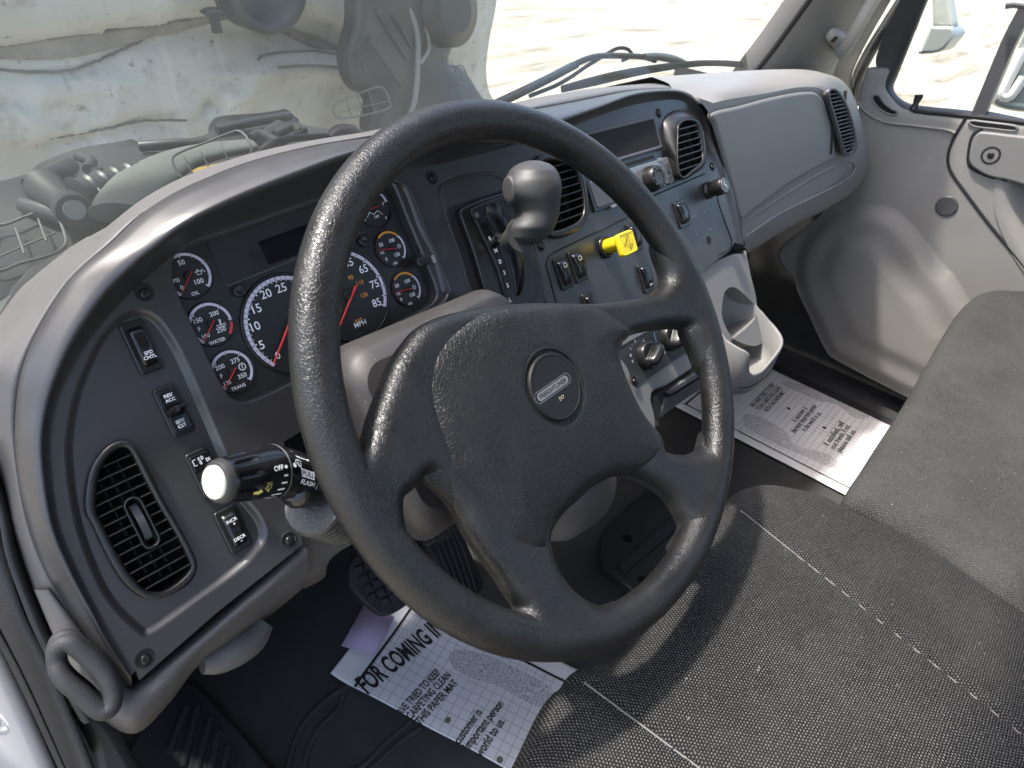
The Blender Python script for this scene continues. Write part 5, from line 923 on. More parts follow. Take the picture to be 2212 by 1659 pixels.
for t, q, c_ in (('0', (160, 768), .0045), ('1', (135, 615), .0040), ('2', (190, 515), .0042), ('3', (300, 520), .0042), ('*', (135, 695), .0075), ('o', (715, 565), .006), ('-', (152, 562), .003), ('-', (245, 498), .003), ('-', (350, 555), .003), ('*', (458, 820), .004), ('o', (565, 660), .0045)): mb = MB(); a, b = LFc.uv(D('e3', *q), .001); mb.text(t, LFc, a, b, .0008, c_, 0); mb.build('dial_mark', M['scale'], con)
mb = MB(); a, b = LFc.uv(D('e3', 465, 480), .001); mb.arc(LFc, a+.02, b, .024, .0012, 2.7, 3.5, .0008, 0)
mb.build('temperature_band', mat('blue_print', (.15, .32, .55), .5), con)
mb = MB(); a, b = LFc.uv(D('e3', 188, 1000), .001); mb.rings(LFc, [(circle(a, b, .0052), .0008), (circle(a, b, .0048), .0022), (circle(a, b, .0030), .0020), (circle(a, b, .0016), .0012)]); mb.build('screw', M['silver'], con)
mb = MB(); ash = ccw(cat(lw('e3', [(430, 1450), (410, 1260), (440, 1190), (560, 1110), (800, 960), (1000, 830), (1150, 760), (1150, 1000), (900, 1190), (600, 1400), (480, 1500)]), 70, True)); mb.poly(LFc, [ash], .0006, 0)
mb.build('ashtray_opening', M['void'], con)
mb = MB(); hn = lw('e3', [(590, 1160), (1000, 870), (1150, 780), (1150, 850), (1000, 960), (640, 1190)], .006); mb.plate(LFc, ccw(hn), -.002, .008, .0025, 0); hn2 = lw('e3', [(560, 1230), (700, 1180), (1000, 980), (1200, 860), (1200, 1010), (900, 1200), (620, 1390), (500, 1480)], .002); mb.plate(LFc, ccw(hn2), -.004, .003, .002, 1); mb.build('ashtray', [M['grey'], M['panel']], con)
# cup holder: deep bucket with a cut-away front
mb = MB(); CX, CY = .612, .068
zr = lambda d: float(np.interp(d % 360, [0, 5, 30, 60, 90, 120, 150, 186, 213, 219, 223, 227, 235, 250, 260, 270, 290, 326, 345, 360], [-.225, -.223, -.205, -.185, -.165, -.165, -.190, -.220, -.227, -.232, -.248, -.266, -.272, -.272, -.268, -.262, -.252, -.242, -.234, -.225]))
Gs = []; A_ = np.linspace(0, 360, 121)[:-1]
def cup(d, z, off):
    a = math.radians(d); k = (z+.31)/.12; sq = (abs(math.cos(a))**3+abs(math.sin(a))**3)**(-1/3); return np.array([CX+.004*k+(.070+.009*k-off)*math.cos(a)*sq, CY+(.062+.007*k-off)*math.sin(a)*sq, z])
for off, zz in ((.012, -1), (.003, -2), (0, -3), (0, .5), (0, .0), (.0015, .0), (.004, .0), (.0055, .0), (.0055, .5), (.008, -3), (.03, -3)):
    rw = []
    for j, d in enumerate(A_):
        zt = zr(d); z = {-1: -.3145, -2: -.313, -3: -.308}.get(zz, zt if zz == 0 else (zt-.31)/2)
        if zz == 0: z = zt-(.002 if off in (0, .0055) else 0)
        if zz == -3 and off > .005: z = -.300
        rw.append(cup(d, z, off))
    Gs.append(rw)
mb.grid(Gs, cv=True); mb.add(Gs[-1], [tuple(range(120))], 0); mb.add(Gs[0], [tuple(range(120))[::-1]], 0)
mb.build('cup_holder', M['padr'], con)
mb = MB(); mb.tube([cup(d, -.296, -.0004) for d in A_], .0008, 6, closed=True); mb.build('cup_holder_seam', M['matte'], con)
# ================================================================== floor, firewall
mb = MB(); mb.grid(heightsheet(-.46, 1.50, -1.0, .75, 60, 60, lambda x, y: -.722+.0015*math.sin(x*31)*math.sin(y*27))); tag(mb.build('floor', M['mat']), None, None, kind='structure')
fw = thing('firewall', 'dark carpeted firewall at the front of the footwell', 'firewall')
mb = MB(); mb.grid([[(x, y+.04*math.sin(x*3), z) for x in np.linspace(-.43, 1.5, 30)] for y, z in ((.50, -.73), (.60, -.5), (.62, -.25), (.60, -.12))]); mb.build('panel', M['carpet'], fw)
ZF = Fr((0, 0, -.715), 90); ZF.x = np.array([1., 0, 0]); ZF.y = np.array([0, 1., 0]); ZF.n = np.array([0, 0, 1.])
z_ = lambda c, L, h=0: [ZF.uv(D(c, *q), h) for q in L]
# rubber footrest at the left with raised ribs
frm = thing('footrest_mat', 'black rubber footrest mat with raised ribs at the far left', 'floor mat')
fm = z_('c7', [(1180, 1150), (1300, 1250), (1450, 1420), (1660, 1659), (1760, 1800), (900, 1800), (760, 1659), (880, 1420), (980, 1240)]); mb = MB(); mb.plate(ZF, ccw(np.array(fm)), -.002, .010, .004); mb.build('mat', M['matb'], frm)
mb = MB()
for k, (x0, y0, x1, y1, w) in enumerate(((1140, 1290, 1040, 1560, 26), (1210, 1290, 1120, 1659, 28), (1290, 1360, 1190, 1740, 28), (1340, 1440, 1270, 1790, 28), (1400, 1530, 1345, 1800, 26), (1465, 1610, 1430, 1830, 24))):
    mb.tube([ZF.W(*ZF.uv(D('c7', x0+(x1-x0)*t, y0+(y1-y0)*t), .010), .010) for t in np.linspace(0, 1, 8)], .007, 10)
mb.build('rib', M['matb'], frm)
# moulded arcs in the driver's floor mat
mb = MB()
for L in ([('c7', 1770, 1659), ('c7', 1790, 1540), ('c7', 1860, 1380), ('c7', 1990, 1240), ('c7', 2150, 1130), ('c8', 300, 1020)], [('c7', 1870, 1659), ('c7', 1890, 1540), ('c7', 1960, 1400), ('c7', 2080, 1280), ('c8', 150, 1150)], [('c8', 100, 1720), ('c8', 260, 1640), ('c8', 400, 1500), ('c8', 560, 1360)], [('c8', 240, 1730), ('c8', 330, 1640), ('c8', 480, 1500), ('c8', 620, 1400)]):
    mb.tube([ZF.W(*p, -.006) for p in cat([ZF.uv(D(*q)) for q in L], 30)], .0045, 8)
tag(mb.build('mat_moulding', M['mat']), 'curved raised bead moulded in the driver floor mat', 'mat bead')
# floor cover plate under the column
fc = thing('floor_cover', 'black moulded floor cover plate with screws seen through the wheel', 'cover plate')
mb = MB(); L = z_('c8', [(1710, 280), (1760, 190), (1900, 60), (2010, -20), (2300, -120), (2700, -60), (2500, 300), (2100, 560), (1960, 610), (1900, 590), (1740, 460), (1705, 370)]); mb.plate(ZF, ccw(np.array(L)), -.004, .016, .005)
L = z_('c8', [(1830, 400), (1835, 420), (1880, 460), (2250, 150), (2400, 60), (2330, 10), (2180, 90)], .017); mb.plate(ZF, ccw(np.array(L)), .014, .021, .002); mb.build('plate', M['panel'], fc)
for q in ((1888, 248), (1985, 505)): a, b = ZF.uv(D('c8', *q), .016); mb = MB(); mb.rings(ZF, [(circle(a, b, .011), .0155), (circle(a, b, .009), .0185), (circle(a, b, .004), .0175)]); mb.build('screw', M['void'], fc)
# ---- paper mats
class Warp:
    def __init__(s, o, ang, curl=None): s.o = np.array(o, float); a = math.radians(ang); s.x = np.array([math.cos(a), math.sin(a), 0]); s.y = np.array([-math.sin(a), math.cos(a), 0]); s.curl = curl
    def W(s, u, v, h=0):
        z, dv = (s.curl(u, v) if s.curl else (0, 0)); return s.o+s.x*u+s.y*(v+dv)+np.array([0, 0, z+h])
    def uv(s, p, h=0):
        # iterate onto the curled sheet
        u = v = 0; z = 0
        for _ in range(12):
            P = DZ(p, s.o[2]+z+h)-s.o; u, v = float(P@s.x), float(P@s.y)
            if not s.curl: break
            z2, dv = s.curl(u, v); v -= dv; z = z*.5+z2*.5
        return u, v
def sheet(mb, fr, u0, u1, v0, v1, m=0, n=(30, 50), th=0):
    U, V = np.linspace(u0, u1, n[0]), np.linspace(v0, v1, n[1]); mb.grid([[fr.W(u, v, th) for u in U] for v in V], m); return U, V
def paper_obj(name, fr, u0, u1, v0, v1, parent, matk, n=(40, 60)):
    mb = MB(); sheet(mb, fr, u0, u1, v0, v1, 0, n); o = mb.build(name, M[matk], parent, solid=.0004); uvl = o.data.uv_layers.new(name='UVMap'); U = np.linspace(u0, u1, n[0]); V = np.linspace(v0, v1, n[1])
    for lp in o.data.loops: i, j = divmod(lp.vertex_index, n[0]); uvl.data[lp.index].uv = (U[j], V[i])
    return o
PD = Warp((-.081, .309, -.7145), 17.4, lambda u, v: (.0015*math.sin(v*40)+.0018*math.sin(u*33+1)+(.045*min(max((v+.055)/.10, 0), 1.6)**2*(1-.5*min(max(u/.30, 0), 1))), 0))
pm = thing('paper_floor_mat', 'gridded white paper mat reading FOR COMING IN, under the pedals', 'paper mat')
t = lambda x, y: PD.uv(D('c8', x, y), 0)
ur = np.mean([t(1520, 1070)[0], t(1500, 1060)[0]]); L_left = -.003
br0, br1 = t(1090, 915), t(1480, 1128); uB = (br0[0]+br1[0])/2; tb = t(310, 895); vB = t(440, 850)[1]; print('paper', ur, uB, vB, t(10, 1065), t(200, 1020), t(640, 690))
paper_obj('sheet', PD, L_left, uB+.001, -.62, vB+.001, pm, 'grid'); paper_obj('margin', PD, uB, ur+.012, -.62, vB+.045, pm, 'paper', (8, 60)); paper_obj('margin', PD, L_left, uB, vB, vB+.045, pm, 'paper', (30, 14))
mb = MB(); mb.line(PD, [(u, vB) for u in np.linspace(L_left+.001, uB, 30)], .0045, .0008); mb.line(PD, [(uB, v) for v in np.linspace(vB, -.6, 50)], .0040, .0008)
between(mb, 'FOR COMING IN', PD, t(292, 1208), t(775, 815), .0009, .034, bold=.028)
for s_, p0, p1, q0 in (('AVE TRIED TO KEEP', (500, 1345), (745, 1075), .0125), ('CARPETING CLEAN', (560, 1368), (808, 1095), .0125), ('THIS PAPER MAT', (615, 1402), (852, 1140), .0125), ('customer is', (860, 1520), (1000, 1320), .0135), ('important person', (925, 1560), (1140, 1275), .0135), ('world to us.', (990, 1598), (1140, 1375), .0135)):
    between(mb, s_, PD, t(*p0), t(*p1), .0009, q0, bold=.02)
mb.build('lettering', M['ink'], pm)
mb = MB(); sp_ = ccw(cat([t(*q) for q in ((790, 970), (830, 932), (950, 945), (1100, 1000), (1280, 1085), (1420, 1168), (1442, 1225), (1385, 1290), (1250, 1245), (1080, 1150), (920, 1105), (820, 1045))], 60, True)); pillow(mb, PD, sp_, lambda u, v, d: .0007, .012, smooth=False); mb.build('speckled_patch', M['speck'], pm)
olp = mat('olive_print', (.15, .16, .12), .7)
for q, r_ in (((785, 1367), .0048), ((1105, 1610), .0050)): mb = MB(); a, b = t(*q); mb.add([PD.W(a+r_*math.cos(x), b+r_*math.sin(x), .0010) for x in np.linspace(0, 6.28, 20, endpoint=False)], [tuple(range(20))], 0, False); mb.build('printed_dot', olp, pm)
PPs = Warp((.985, -.17, -.7145), 1.5)
pp = thing('paper_floor_mat', 'gridded white paper mat lying flat in the passenger footwell', 'paper mat')
k = lambda x, y: PPs.uv(((1860+x/5.353)*.8640625, (930+y/5.353)*.8640625), 0)
r0, r1 = k(2010, 690)[0], k(1300, 300)[0]; rB = (r0+r1)/2; l0, l1 = k(1430, 1590)[0], k(300, 960)[0]; lB = (l0+l1)/2; print('pp', r0, r1, l0, l1, PPs.uv((1940, 905)), PPs.uv((1480, 870)), PPs.uv((1832, 1073)), PPs.uv((1680, 745)))
v0 = PPs.uv((1832, 1073))[1]; paper_obj('sheet', PPs, lB, rB, -.18, .47, pp, 'grid'); paper_obj('margin', PPs, lB-.030, lB+.0005, -.18, .47, pp, 'paper', (5, 40)); paper_obj('margin', PPs, rB-.0005, rB+.034, -.18, .47, pp, 'paper', (5, 40))
mb = MB(); mb.line(PPs, [(lB, v) for v in np.linspace(-.18, .45, 20)], .004, .0008); mb.line(PPs, [(rB, v) for v in np.linspace(-.18, .45, 20)], .004, .0008); mb.line(PPs, [(lB, .445), (rB, .445)], .005, .0008)
uc = (lB+rB)/2
for s_, p0, p1, cp_ in (('WE HAVE TRIED TO KEEP', (130, 480), (420, 175), .013), ('YOUR CARPETING CLEAN', (210, 520), (500, 215), .013), ('WITH THIS PAPER MAT', (315, 545), (560, 275), .013), ('A customer is', (690, 680), (850, 490), .014), ('the most important person', (690, 830), (990, 465), .014), ('in the world to us.', (820, 800), (1040, 560), .014), ('If satisfied, tell', (1130, 1000), (1350, 690), .014), ('your friends. If not,', (1215, 1050), (1440, 730), .014), ('please tell us.', (1310, 1095), (1515, 800), .014)):
    between(mb, s_, PPs, k(*p0), k(*p1), .0009, cp_, bold=.01)
mb.build('lettering', M['ink'], pp)
for L in ([(520, 130), (900, 190), (1250, 330), (1650, 560), (1640, 640), (1450, 600), (1250, 440), (1000, 390), (750, 280), (560, 200)], [(0, 560), (200, 600), (400, 700), (560, 800), (700, 1000), (1000, 1060), (1250, 1180), (1230, 1290), (1050, 1240), (800, 1120), (600, 1050), (300, 900), (0, 720)]):
    mb = MB(); pillow(mb, PPs, ccw(cat([k(*q) for q in L], 50, True)), lambda u, v, d: .0007, .02, smooth=False); mb.build('speckled_patch', M['speck'], pp)
for q in ((597, 492), (1073, 748)): mb = MB(); a, b = k(*q); mb.add([PPs.W(a+.005*math.cos(x), b+.005*math.sin(x), .0010) for x in np.linspace(0, 6.28, 20, endpoint=False)], [tuple(range(20))], 0, False); mb.build('printed_dot', M['ink'], pp)
pu = thing('purple_sheet', 'small lilac paper sheet sticking out behind the paper mat by the brake pedal', 'paper sheet')
mb = MB(); PZ = [DZ(D('c8', *q), -.705) for q in ((130, 910), (270, 660), (460, 730), (330, 960))]; mb.add(PZ, [(0, 1, 2, 3)]); mb.build('sheet', M['purple'], pu, solid=.0004)
# ---- pedals
bp_ = thing('brake_pedal', 'black brake pedal with a grid of raised rubber blocks', 'pedal')
PB = Fr(tuple(DY(D('c8', 400, 560), .27)), 52, -8); pq = lambda L, h=0: [PB.uv(D('c8', *q), h) for q in L]
o_ = ccw(cat(pq([(175, 470), (195, 560), (330, 695), (420, 722), (560, 640), (600, 590), (500, 450), (380, 330), (250, 330), (185, 400)]), 60, True)); mb = MB(); mb.plate(PB, o_, -.012, .002, .004)
lo, hi = o_.min(0), o_.max(0)
from mathutils.geometry import intersect_point_line
def inside(p, L):
    A, B = L, np.roll(L, -1, 0); c = (A[:, 1] > p[1]) != (B[:, 1] > p[1]); xi = A[:, 0]+(p[1]-A[:, 1])/(B[:, 1]-A[:, 1]+1e-12)*(B[:, 0]-A[:, 0]); return (c & (p[0] < xi)).sum() % 2 == 1
inn = offset(o_, -.008)
for i in range(14):
    for j in range(14):
        c = (lo[0]+.006+i*.0155, lo[1]+.006+j*.0155)
        if inside(c, inn): mb.plate(PB, rrect(c[0], c[1], .0125, .0125, .002, 3), .001, .007, .0015)
mb.build('pad', M['rubber'], bp_); mb = MB(); mb.tube([PB.W(*np.mean(o_, 0), -.01), PB.W(*np.mean(o_, 0), -.01)+np.array([0, .12, .14]), PB.W(*np.mean(o_, 0), -.01)+np.array([0, .16, .34])], .012, 10); mb.build('arm', M['matte'], bp_)
ap = thing('accelerator_pedal', 'long black ribbed accelerator pedal behind the wheel rim', 'pedal')
PA = Fr(tuple(DY(D('c8', 780, 350), .30)), 35, -6); aq = lambda L, h=0: [PA.uv(D('c8', *q), h) for q in L]
o_ = ccw(np.array(aq([(600, 40), (760, 30), (850, 160), (960, 420), (1020, 620), (930, 640), (760, 500), (640, 250)]))); mb = MB(); mb.plate(PA, o_, -.010, .002, .003)
for L in ([(640, 110), (720, 300), (830, 560)], [(670, 90), (755, 290), (870, 590)], [(700, 80), (795, 290), (905, 600)], [(730, 75), (830, 290), (940, 610)], [(760, 90), (865, 290), (970, 610)]): mb.tube([PA.W(*p, .003) for p in cat(aq(L), 12)], .0028, 8)
mb.tube([PA.W(*p, .004) for p in cat(aq([(650, 300), (700, 270), (810, 230)]), 6)], .004, 8); mb.build('pad', M['rubber'], ap)
# ================================================================== seats
def seat(name, label, outline, zt, mk, seams, front_r, slope, group=None):
    root = thing(name, label, 'seat', group); SF = Fr((0, 0, zt), 90); SF.x = np.array([1., 0, 0]); SF.y = np.array([0, 1., 0]); SF.n = np.array([0, 0, 1.])
    L = ccw(np.array(outline))
    def hh(u, v, d): return rnd(d, front_r, front_r*.9)-front_r*.9+slope(u, v)+.004*(1-math.exp(-d/.09))+sum(-.004*math.exp(-((u-sx-sk*(v+.1))/.0045)**2) for sx, sk in seams)
    mb = MB(); pillow(mb, SF, L, hh, .0075, skirt=.10, edge_sp=.006); so_ = mb.build('cushion', M[mk], root)
    mb = MB()
    for sx, sk in seams:
        P = [(sx+sk*(v+.1), v) for v in np.linspace(-.125, -.60, 90)]; mb.tube([SF.W(a, b, hh(a, b, .1)+.0010) for a, b in P], .0009, 6)
    mb.build('seam_piping', mat('pale_thread', (.17, .16, .145), .9), so_); mb = MB(); P = offset(L, -.03); mb.wall(SF, P, -.10, -.42); mb.build('base', M['matte'], root); return root
ds = thing
S1 = lambda c, x, y, z: tuple(DZ(D(c, x, y), z)[:2])
ot = [S1('f', 1060, 1720, -.27), S1('f', 1100, 1659, -.27), S1('f', 1165, 1530, -.27), S1('c8', 1480, 1140, -.268), S1('c8', 1560, 1060, -.268), S1('c8', 1900, 900, -.268), S1('f', 1480, 1170, -.268), S1('f', 1560, 1085, -.266), S1('f', 1600, 1052, -.262), S1('f', 1650, 1040, -.260), S1('f', 1720, 1046, -.258), S1('f', 1790, 1060, -.256), S1('f', 1840, 1085, -.255)]
x_r = .385; ot += [(x_r, -.30), (x_r-.015, -.40), (x_r-.03, -.62), (x_r-.05, -.70), (-.20, -.70), (-.235, -.60), (-.235, -.2)]
print('seat front', ot[:13])
seat('driver_seat', 'dark woven fabric driver seat cushion with stitched seams', ot, -.245, 'fabric', [(.232, .17), (-.075, -.10)], .048, lambda u, v: .045*(v+.12)*1.0+.012*math.exp(-((u-.08)/.25)**2))
op = [S1('f', 1825, 1085, -.278), S1('f', 1870, 1000, -.278), S1('f', 1960, 860, -.276), S1('f', 2040, 720, -.272), S1('f', 2085, 655, -.268), S1('f', 2130, 625, -.264), S1('f', 2200, 620, -.26)]
print('pass front', op); op = [(.374, -.36), (.386, -.25)]+op+[(1.39, -.26), (1.40, -.35), (1.40, -.72), (.33, -.72), (.345, -.5)]
seat('passenger_seat', 'grey finer-woven passenger bench seat cushion in sunlight', op, -.258, 'fabric2', [], .028, lambda u, v: .03*(v+.2))
# ================================================================== passenger door
DR = Fr((1.42, 0, 0), 0); DR.x = np.array([0, -1., 0]); DR.y = np.array([0, 0, 1.]); DR.n = np.array([-1., 0, 0])
q4 = lambda c, L, h=0: [DR.uv(D(c, *q), h) for q in L]
pd_ = thing('passenger_door', 'beige-grey passenger door panel with window, pull recess and black seals', 'door')
pnl = q4('e4', [(390, 800), (420, 782), (615, 790), (637, 820), (600, 920), (592, 1020), (640, 1110), (760, 1235), (930, 1285), (1560, 1352), (1760, 1372), (2212, 1425)])+q4('f', [(2420, 310), (2420, 1000)])+q4('c6', [(1900, 1200), (1520, 985), (1050, 742), (995, 690), (890, 470), (800, 270), (700, 60)])+q4('c3', [(1100, 1200), (1180, 800)])+q4('e4', [(290, 1150), (330, 950)])
def door_h(u, v, d): return -.012+rnd(d, .012, .012)
RC = ccw(cat(np.array(q4('c3', [(2078, 1200), (2080, 1110), (2110, 1045), (2160, 1018), (2300, 1000), (2520, 1010), (2520, 1800), (2350, 1750), (2220, 1600), (2130, 1430), (2085, 1300)])), 90, True))
mb = MB(); pillow(mb, DR, ccw(np.array(pnl)), door_h, .012, skirt=.03, edge_sp=.01, cut=RC); mb.build('door_panel', M['tan'], pd_)
mb = MB(); pillow(mb, DR, offset(RC, .014), lambda u, v, d: .0025-.055*(lambda s: s*s*(3-2*s))(min(max(d-.012, 0)/.06, 1)), .008, edge_sp=.01); mb.build('pull_recess', M['tan'], pd_)
# belt ridge
mb = MB(); P = cat([DR.W(*p, .001) for p in q4('e4', [(300, 1170), (400, 1290), (600, 1400), (900, 1440), (1300, 1490), (1420, 1530)])], 40); mb.tube(P, .006, 10, flat=.5); mb.build('belt_ridge', M['tan'], pd_)
kb_ = q4('c3', [(1000, 1290), (1250, 1250), (1400, 1268), (1520, 1355), (1640, 1500), (1760, 1655)])+q4('c6', [(1760, 160), (1910, 400), (2000, 600), (1900, 1150), (1520, 978), (1060, 738), (1000, 685), (890, 460), (810, 270), (820, 60)])
mb = MB(); pillow(mb, DR, ccw(cat(np.array(kb_), 120, True)), lambda u, v, d: .001+.018*(lambda s: s*s*(3-2*s))(min(d/.045, 1))+.009*(lambda s: s*s*(3-2*s))(min(max(d-.070, 0)/.05, 1)), .010, edge_sp=.01); mb.build('lower_bulge', M['tan'], pd_)
mb = MB()
for L, r_ in (([('c3', 1852, 725), ('c3', 1775, 860), ('c3', 1745, 960), ('c3', 1760, 1050), ('c3', 1850, 1180), ('c3', 2000, 1380), ('c3', 2212, 1640), ('c6', 2400, 440)], .0032), ([('c3', 1960, 790), ('c3', 1905, 820), ('c3', 1880, 880), ('c3', 1868, 990), ('c3', 1900, 1040), ('c3', 2000, 1085), ('c3', 2110, 1110)], .0028)):
    mb.tube(cat([DR.W(*DR.uv(D(*q)), .0) for q in L], 50), r_, 8)
mb.build('panel_gap', M['matte'], pd_)
mb = MB(); hb = ccw(cat(np.array(q4('c3', [(1900, 880), (1925, 825), (1970, 808), (2212, 835), (2400, 850), (2400, 1150), (2110, 1102), (1990, 1075), (1900, 1020), (1878, 970)])), 70, True)); mb.plate(DR, hb, 0, .010, .004); mb.build('handle_surround', M['padr'], pd_)
mb = MB(); a, b = DR.uv(D('c3', 2008, 955), .010); mb.rings(DR, [(circle(a, b, .019), .0098), (circle(a, b, .017), .0112), (circle(a, b, .014), .0100), (circle(a, b, .012), .008)], 0); mb.rings(DR, [(circle(a, b, .007), .009), (circle(a, b, .006), .0115), (circle(a, b, .002), .0112)], 1); mb.build('handle_screw', [M['matte'], M['black']], pd_)
mb = MB(); a, b = DR.uv(D('c3', 1737, 1267), 0); mb.rings(DR, [(circle(a, b, .0235), -.001), (circle(a, b, .0230), .0022), (circle(a, b, .0200), .0028)]); mb.build('round_plug', M['grey'], pd_)
for L in (q4('e4', [(465, 1130), (500, 1095), (545, 1110), (600, 1190), (690, 1260), (745, 1285), (735, 1315), (690, 1320), (590, 1280), (510, 1210)], .002), q4('e4', [(1580, 1415), (1620, 1395), (1750, 1410), (2000, 1440), (2110, 1460), (2130, 1490), (2080, 1505), (1850, 1480), (1650, 1455)], .002)):
    L = ccw(cat(np.array(L), 50, True)); mb = MB(); mb.rings(DR, [(offset(L, .003), .0), (offset(L, .002), .003), (L, .0035), (offset(L, -.002), .0015)], 0); mb.poly(DR, [offset(L, -.0015)], .0025, 1)
    lo, hi = L.min(0), L.max(0)
    for t_ in (.3, .5, .7): cc = (lo*(1-t_)+hi*t_); 
    mb.build('demist_slot', [M['padr'], M['void']], pd_)
mb = MB(); mb.tube([DR.W(*DR.uv(D('e4', *q)), -.01) for q in ((935, 1262), (950, 1200), (985, 1120), (990, 1095))], [.011, .006, .009, .0085], 14); mb.build('lock_pin', M['black'], pd_)
# window weatherstrip, divider bar, glass, door frame
WI = q4('e4', [(1080, 0), (960, 300), (840, 600), (720, 900), (682, 1000), (700, 1080), (770, 1155), (900, 1215), (1100, 1240), (1600, 1290), (2212, 1385)], -.03); WO = q4('e4', [(800, -60), (560, 480), (490, 720), (560, 900), (585, 1030), (640, 1130), (760, 1240), (930, 1290), (1100, 1315), (1600, 1355), (2212, 1430)], -.005)
top_i = (WI[0][0]-(.62-WI[0][1])*-.33, .62); uE = lambda A, B, z: (A[0]+(A[0]-B[0])*(z-A[1])/(A[1]-B[1]), z)
a_, b_ = cat_idx([uE(WI[0], WI[1], .65)]+WI+[(.75, WI[-1][1]-.01)], 8), cat_idx([uE(WO[0], WO[1], .69)]+WO+[(.75, WO[-1][1]-.01)], 8)
mb = MB(); mb.grid([[DR.W(*p, -.05) for p in a_], [DR.W(*p, -.028) for p in a_], [DR.W(*(a_[i]*.6+b_[i]*.4), -.018) for i in range(len(a_))], [DR.W(*p, -.012) for p in b_]]); mb.build('window_seal', M['seal'], pd_)
mb = MB(); L0, L1 = q4('e4', [(2150, 90), (1980, 420), (1860, 700), (1600, 1330)], -.02), q4('e4', [(2330, 100), (2160, 420), (2030, 700), (1755, 1345)], -.02)
ext = lambda A, B: (A[0]+(A[0]-B[0])*2.2, A[1]+(A[1]-B[1])*2.2)
L0 = [ext(L0[0], L0[1])]+L0; L1 = [ext(L1[0], L1[1])]+L1; mb.grid([[DR.W(*p, -.045) for p in cat_idx(L0, 4)], [DR.W(*p, -.015) for p in cat_idx(L0, 4)], [DR.W(*p, -.015) for p in cat_idx(L1, 4)], [DR.W(*p, -.045) for p in cat_idx(L1, 4)]], smooth=False); mb.build('window_divider', M['grey'], pd_)
mb = MB(); mb.poly(DR, [[(-.45, -.02), (.8, -.02), (.8, .68), (.05, .68)]], -.036); mb.build('window_glass', M['sglass'], pd_)
mb = MB(); mb.tube([DR.W(*DR.uv(D('e4', *q)), -.004) for q in ((940, 1278), (1100, 1300), (1560, 1340), (1800, 1365), (2250, 1420))], .0045, 8); mb.build('belt_seal', M['matte'], pd_)
mb = MB(); mb.tube([DR.W(*DR.uv(D('e4', *q)), .01) for q in ((2020, 48), (2120, 40), (2260, 60))], [.009, .008, .008], 12); mb.build('latch_knob', M['silver'], pd_)
# sill with ribbed tread
sl_t = thing('door_sill', 'black ribbed tread strip beside the passenger paper mat', 'sill plate')
mb = MB(); P0_, P1_, P2_, P3_ = [DZ(D('c6', *q), -.712) for q in ((700, 640), (1040, 740), (1520, 985), (1440, 1080))]
for i in range(9):
    t_ = i/8; s0_ = np.array([1.415+.055*t_-.005, .34, -.712]); s1_ = np.array([1.385+.085*t_, -.36, -.712]); mb.tube([s0_, s1_], .0034, 8)
mb.grid([[(1.37, .5, -.7135), (1.52, .5, -.7135)], [(1.36, -.5, -.7135), (1.52, -.5, -.7135)]]); mb.build('tread', M['rubber'], sl_t)
# ================================================================== A pillar (passenger) and grab handle
def plane_frame(A, B, C_):
    f = Fr((0, 0, 0), 0); f.o = A; f.x = (B-A)/np.linalg.norm(B-A); n = np.cross(B-A, C_-A); n /= np.linalg.norm(n)
    if n @ (CAM-A) < 0: n = -n
    f.n = n; f.y = np.cross(n, f.x); return f
A_ = DX(D('c3', 560, 462), 1.24); B_ = DX(D('c3', 905, 0), 1.215); C_ = DX(D('c3', 1250, 0), 1.37); PF = plane_frame(A_, B_, C_)
ap_ = thing('windshield_pillar', 'light grey passenger windshield pillar trim', 'pillar')
pe = lambda L, h=0: [PF.uv(D('c3', *q), h) for q in L]
def up_ext(a, b, k): return (a[0]+(a[0]-b[0])*k, a[1]+(a[1]-b[1])*k)
e0 = pe([(905, 0), (790, 160), (680, 310), (560, 462), (440, 620)]); e1_ = pe([(1280, 0), (1180, 180), (1105, 350), (1060, 480), (1050, 650)])
e0 = [up_ext(e0[0], e0[1], 3.5)]+e0; e1_ = [up_ext(e1_[0], e1_[1], 3.5)]+e1_
A0, A1 = cat_idx(e0, 6), cat_idx(e1_, 6); mb = MB(); mb.grid([[PF.W(*p, h) for p in q] for q, h in ((A0, -.06), (A0, -.008), (A0*.96+A1*.04, -.001), (A0*.85+A1*.15, .004), (A0*.5+A1*.5, .006), (A0*.1+A1*.9, .001), (A1, -.012), (A1, -.05))]); mb.build('pillar_trim', M['padr'], ap_)
e2_ = pe([(1400, 0), (1290, 190), (1200, 360), (1155, 490), (1185, 600)], -.02); e3_ = pe([(1520, 0), (1400, 180), (1290, 350), (1215, 500), (1195, 640)], -.03); e2_ = [up_ext(e2_[0], e2_[1], 3.5)]+e2_; e3_ = [up_ext(e3_[0], e3_[1], 3.5)]+e3_
B0, B1 = cat_idx(e2_, 6), cat_idx(e3_, 6); mb = MB(); mb.grid([[PF.W(*p, h) for p in q] for q, h in ((A1, -.02), (A1*.5+B0*.5, -.012), (B0, -.022))]); mb.build('pillar_cover', M['grey'], ap_)
mb = MB(); mb.tube([PF.W(*p, -.02) for p in (B0*.5+B1*.5)], .011, 12); mb.tube([PF.W(*p, -.05) for p in (B1*1.0)], .014, 12); mb.build('door_seal', M['seal'], ap_)
mb = MB(); mb.tube([PF.W(*p, -.004) for p in A0], .006, 8); mb.build('glass_edge_seal', M['matte'], ap_)
gh = thing('grab_bar', 'pale grey grab handle on the passenger windshield pillar', 'grab handle')
hd = [PF.P(D('c3', *q), h) for q, h in (((1085, 325), .032), ((1120, 290), .045), ((1165, 215), .055), ((1230, 100), .060), ((1300, -20), .060))]; hd.append(hd[-1]+(hd[-1]-hd[-2])*3.0)
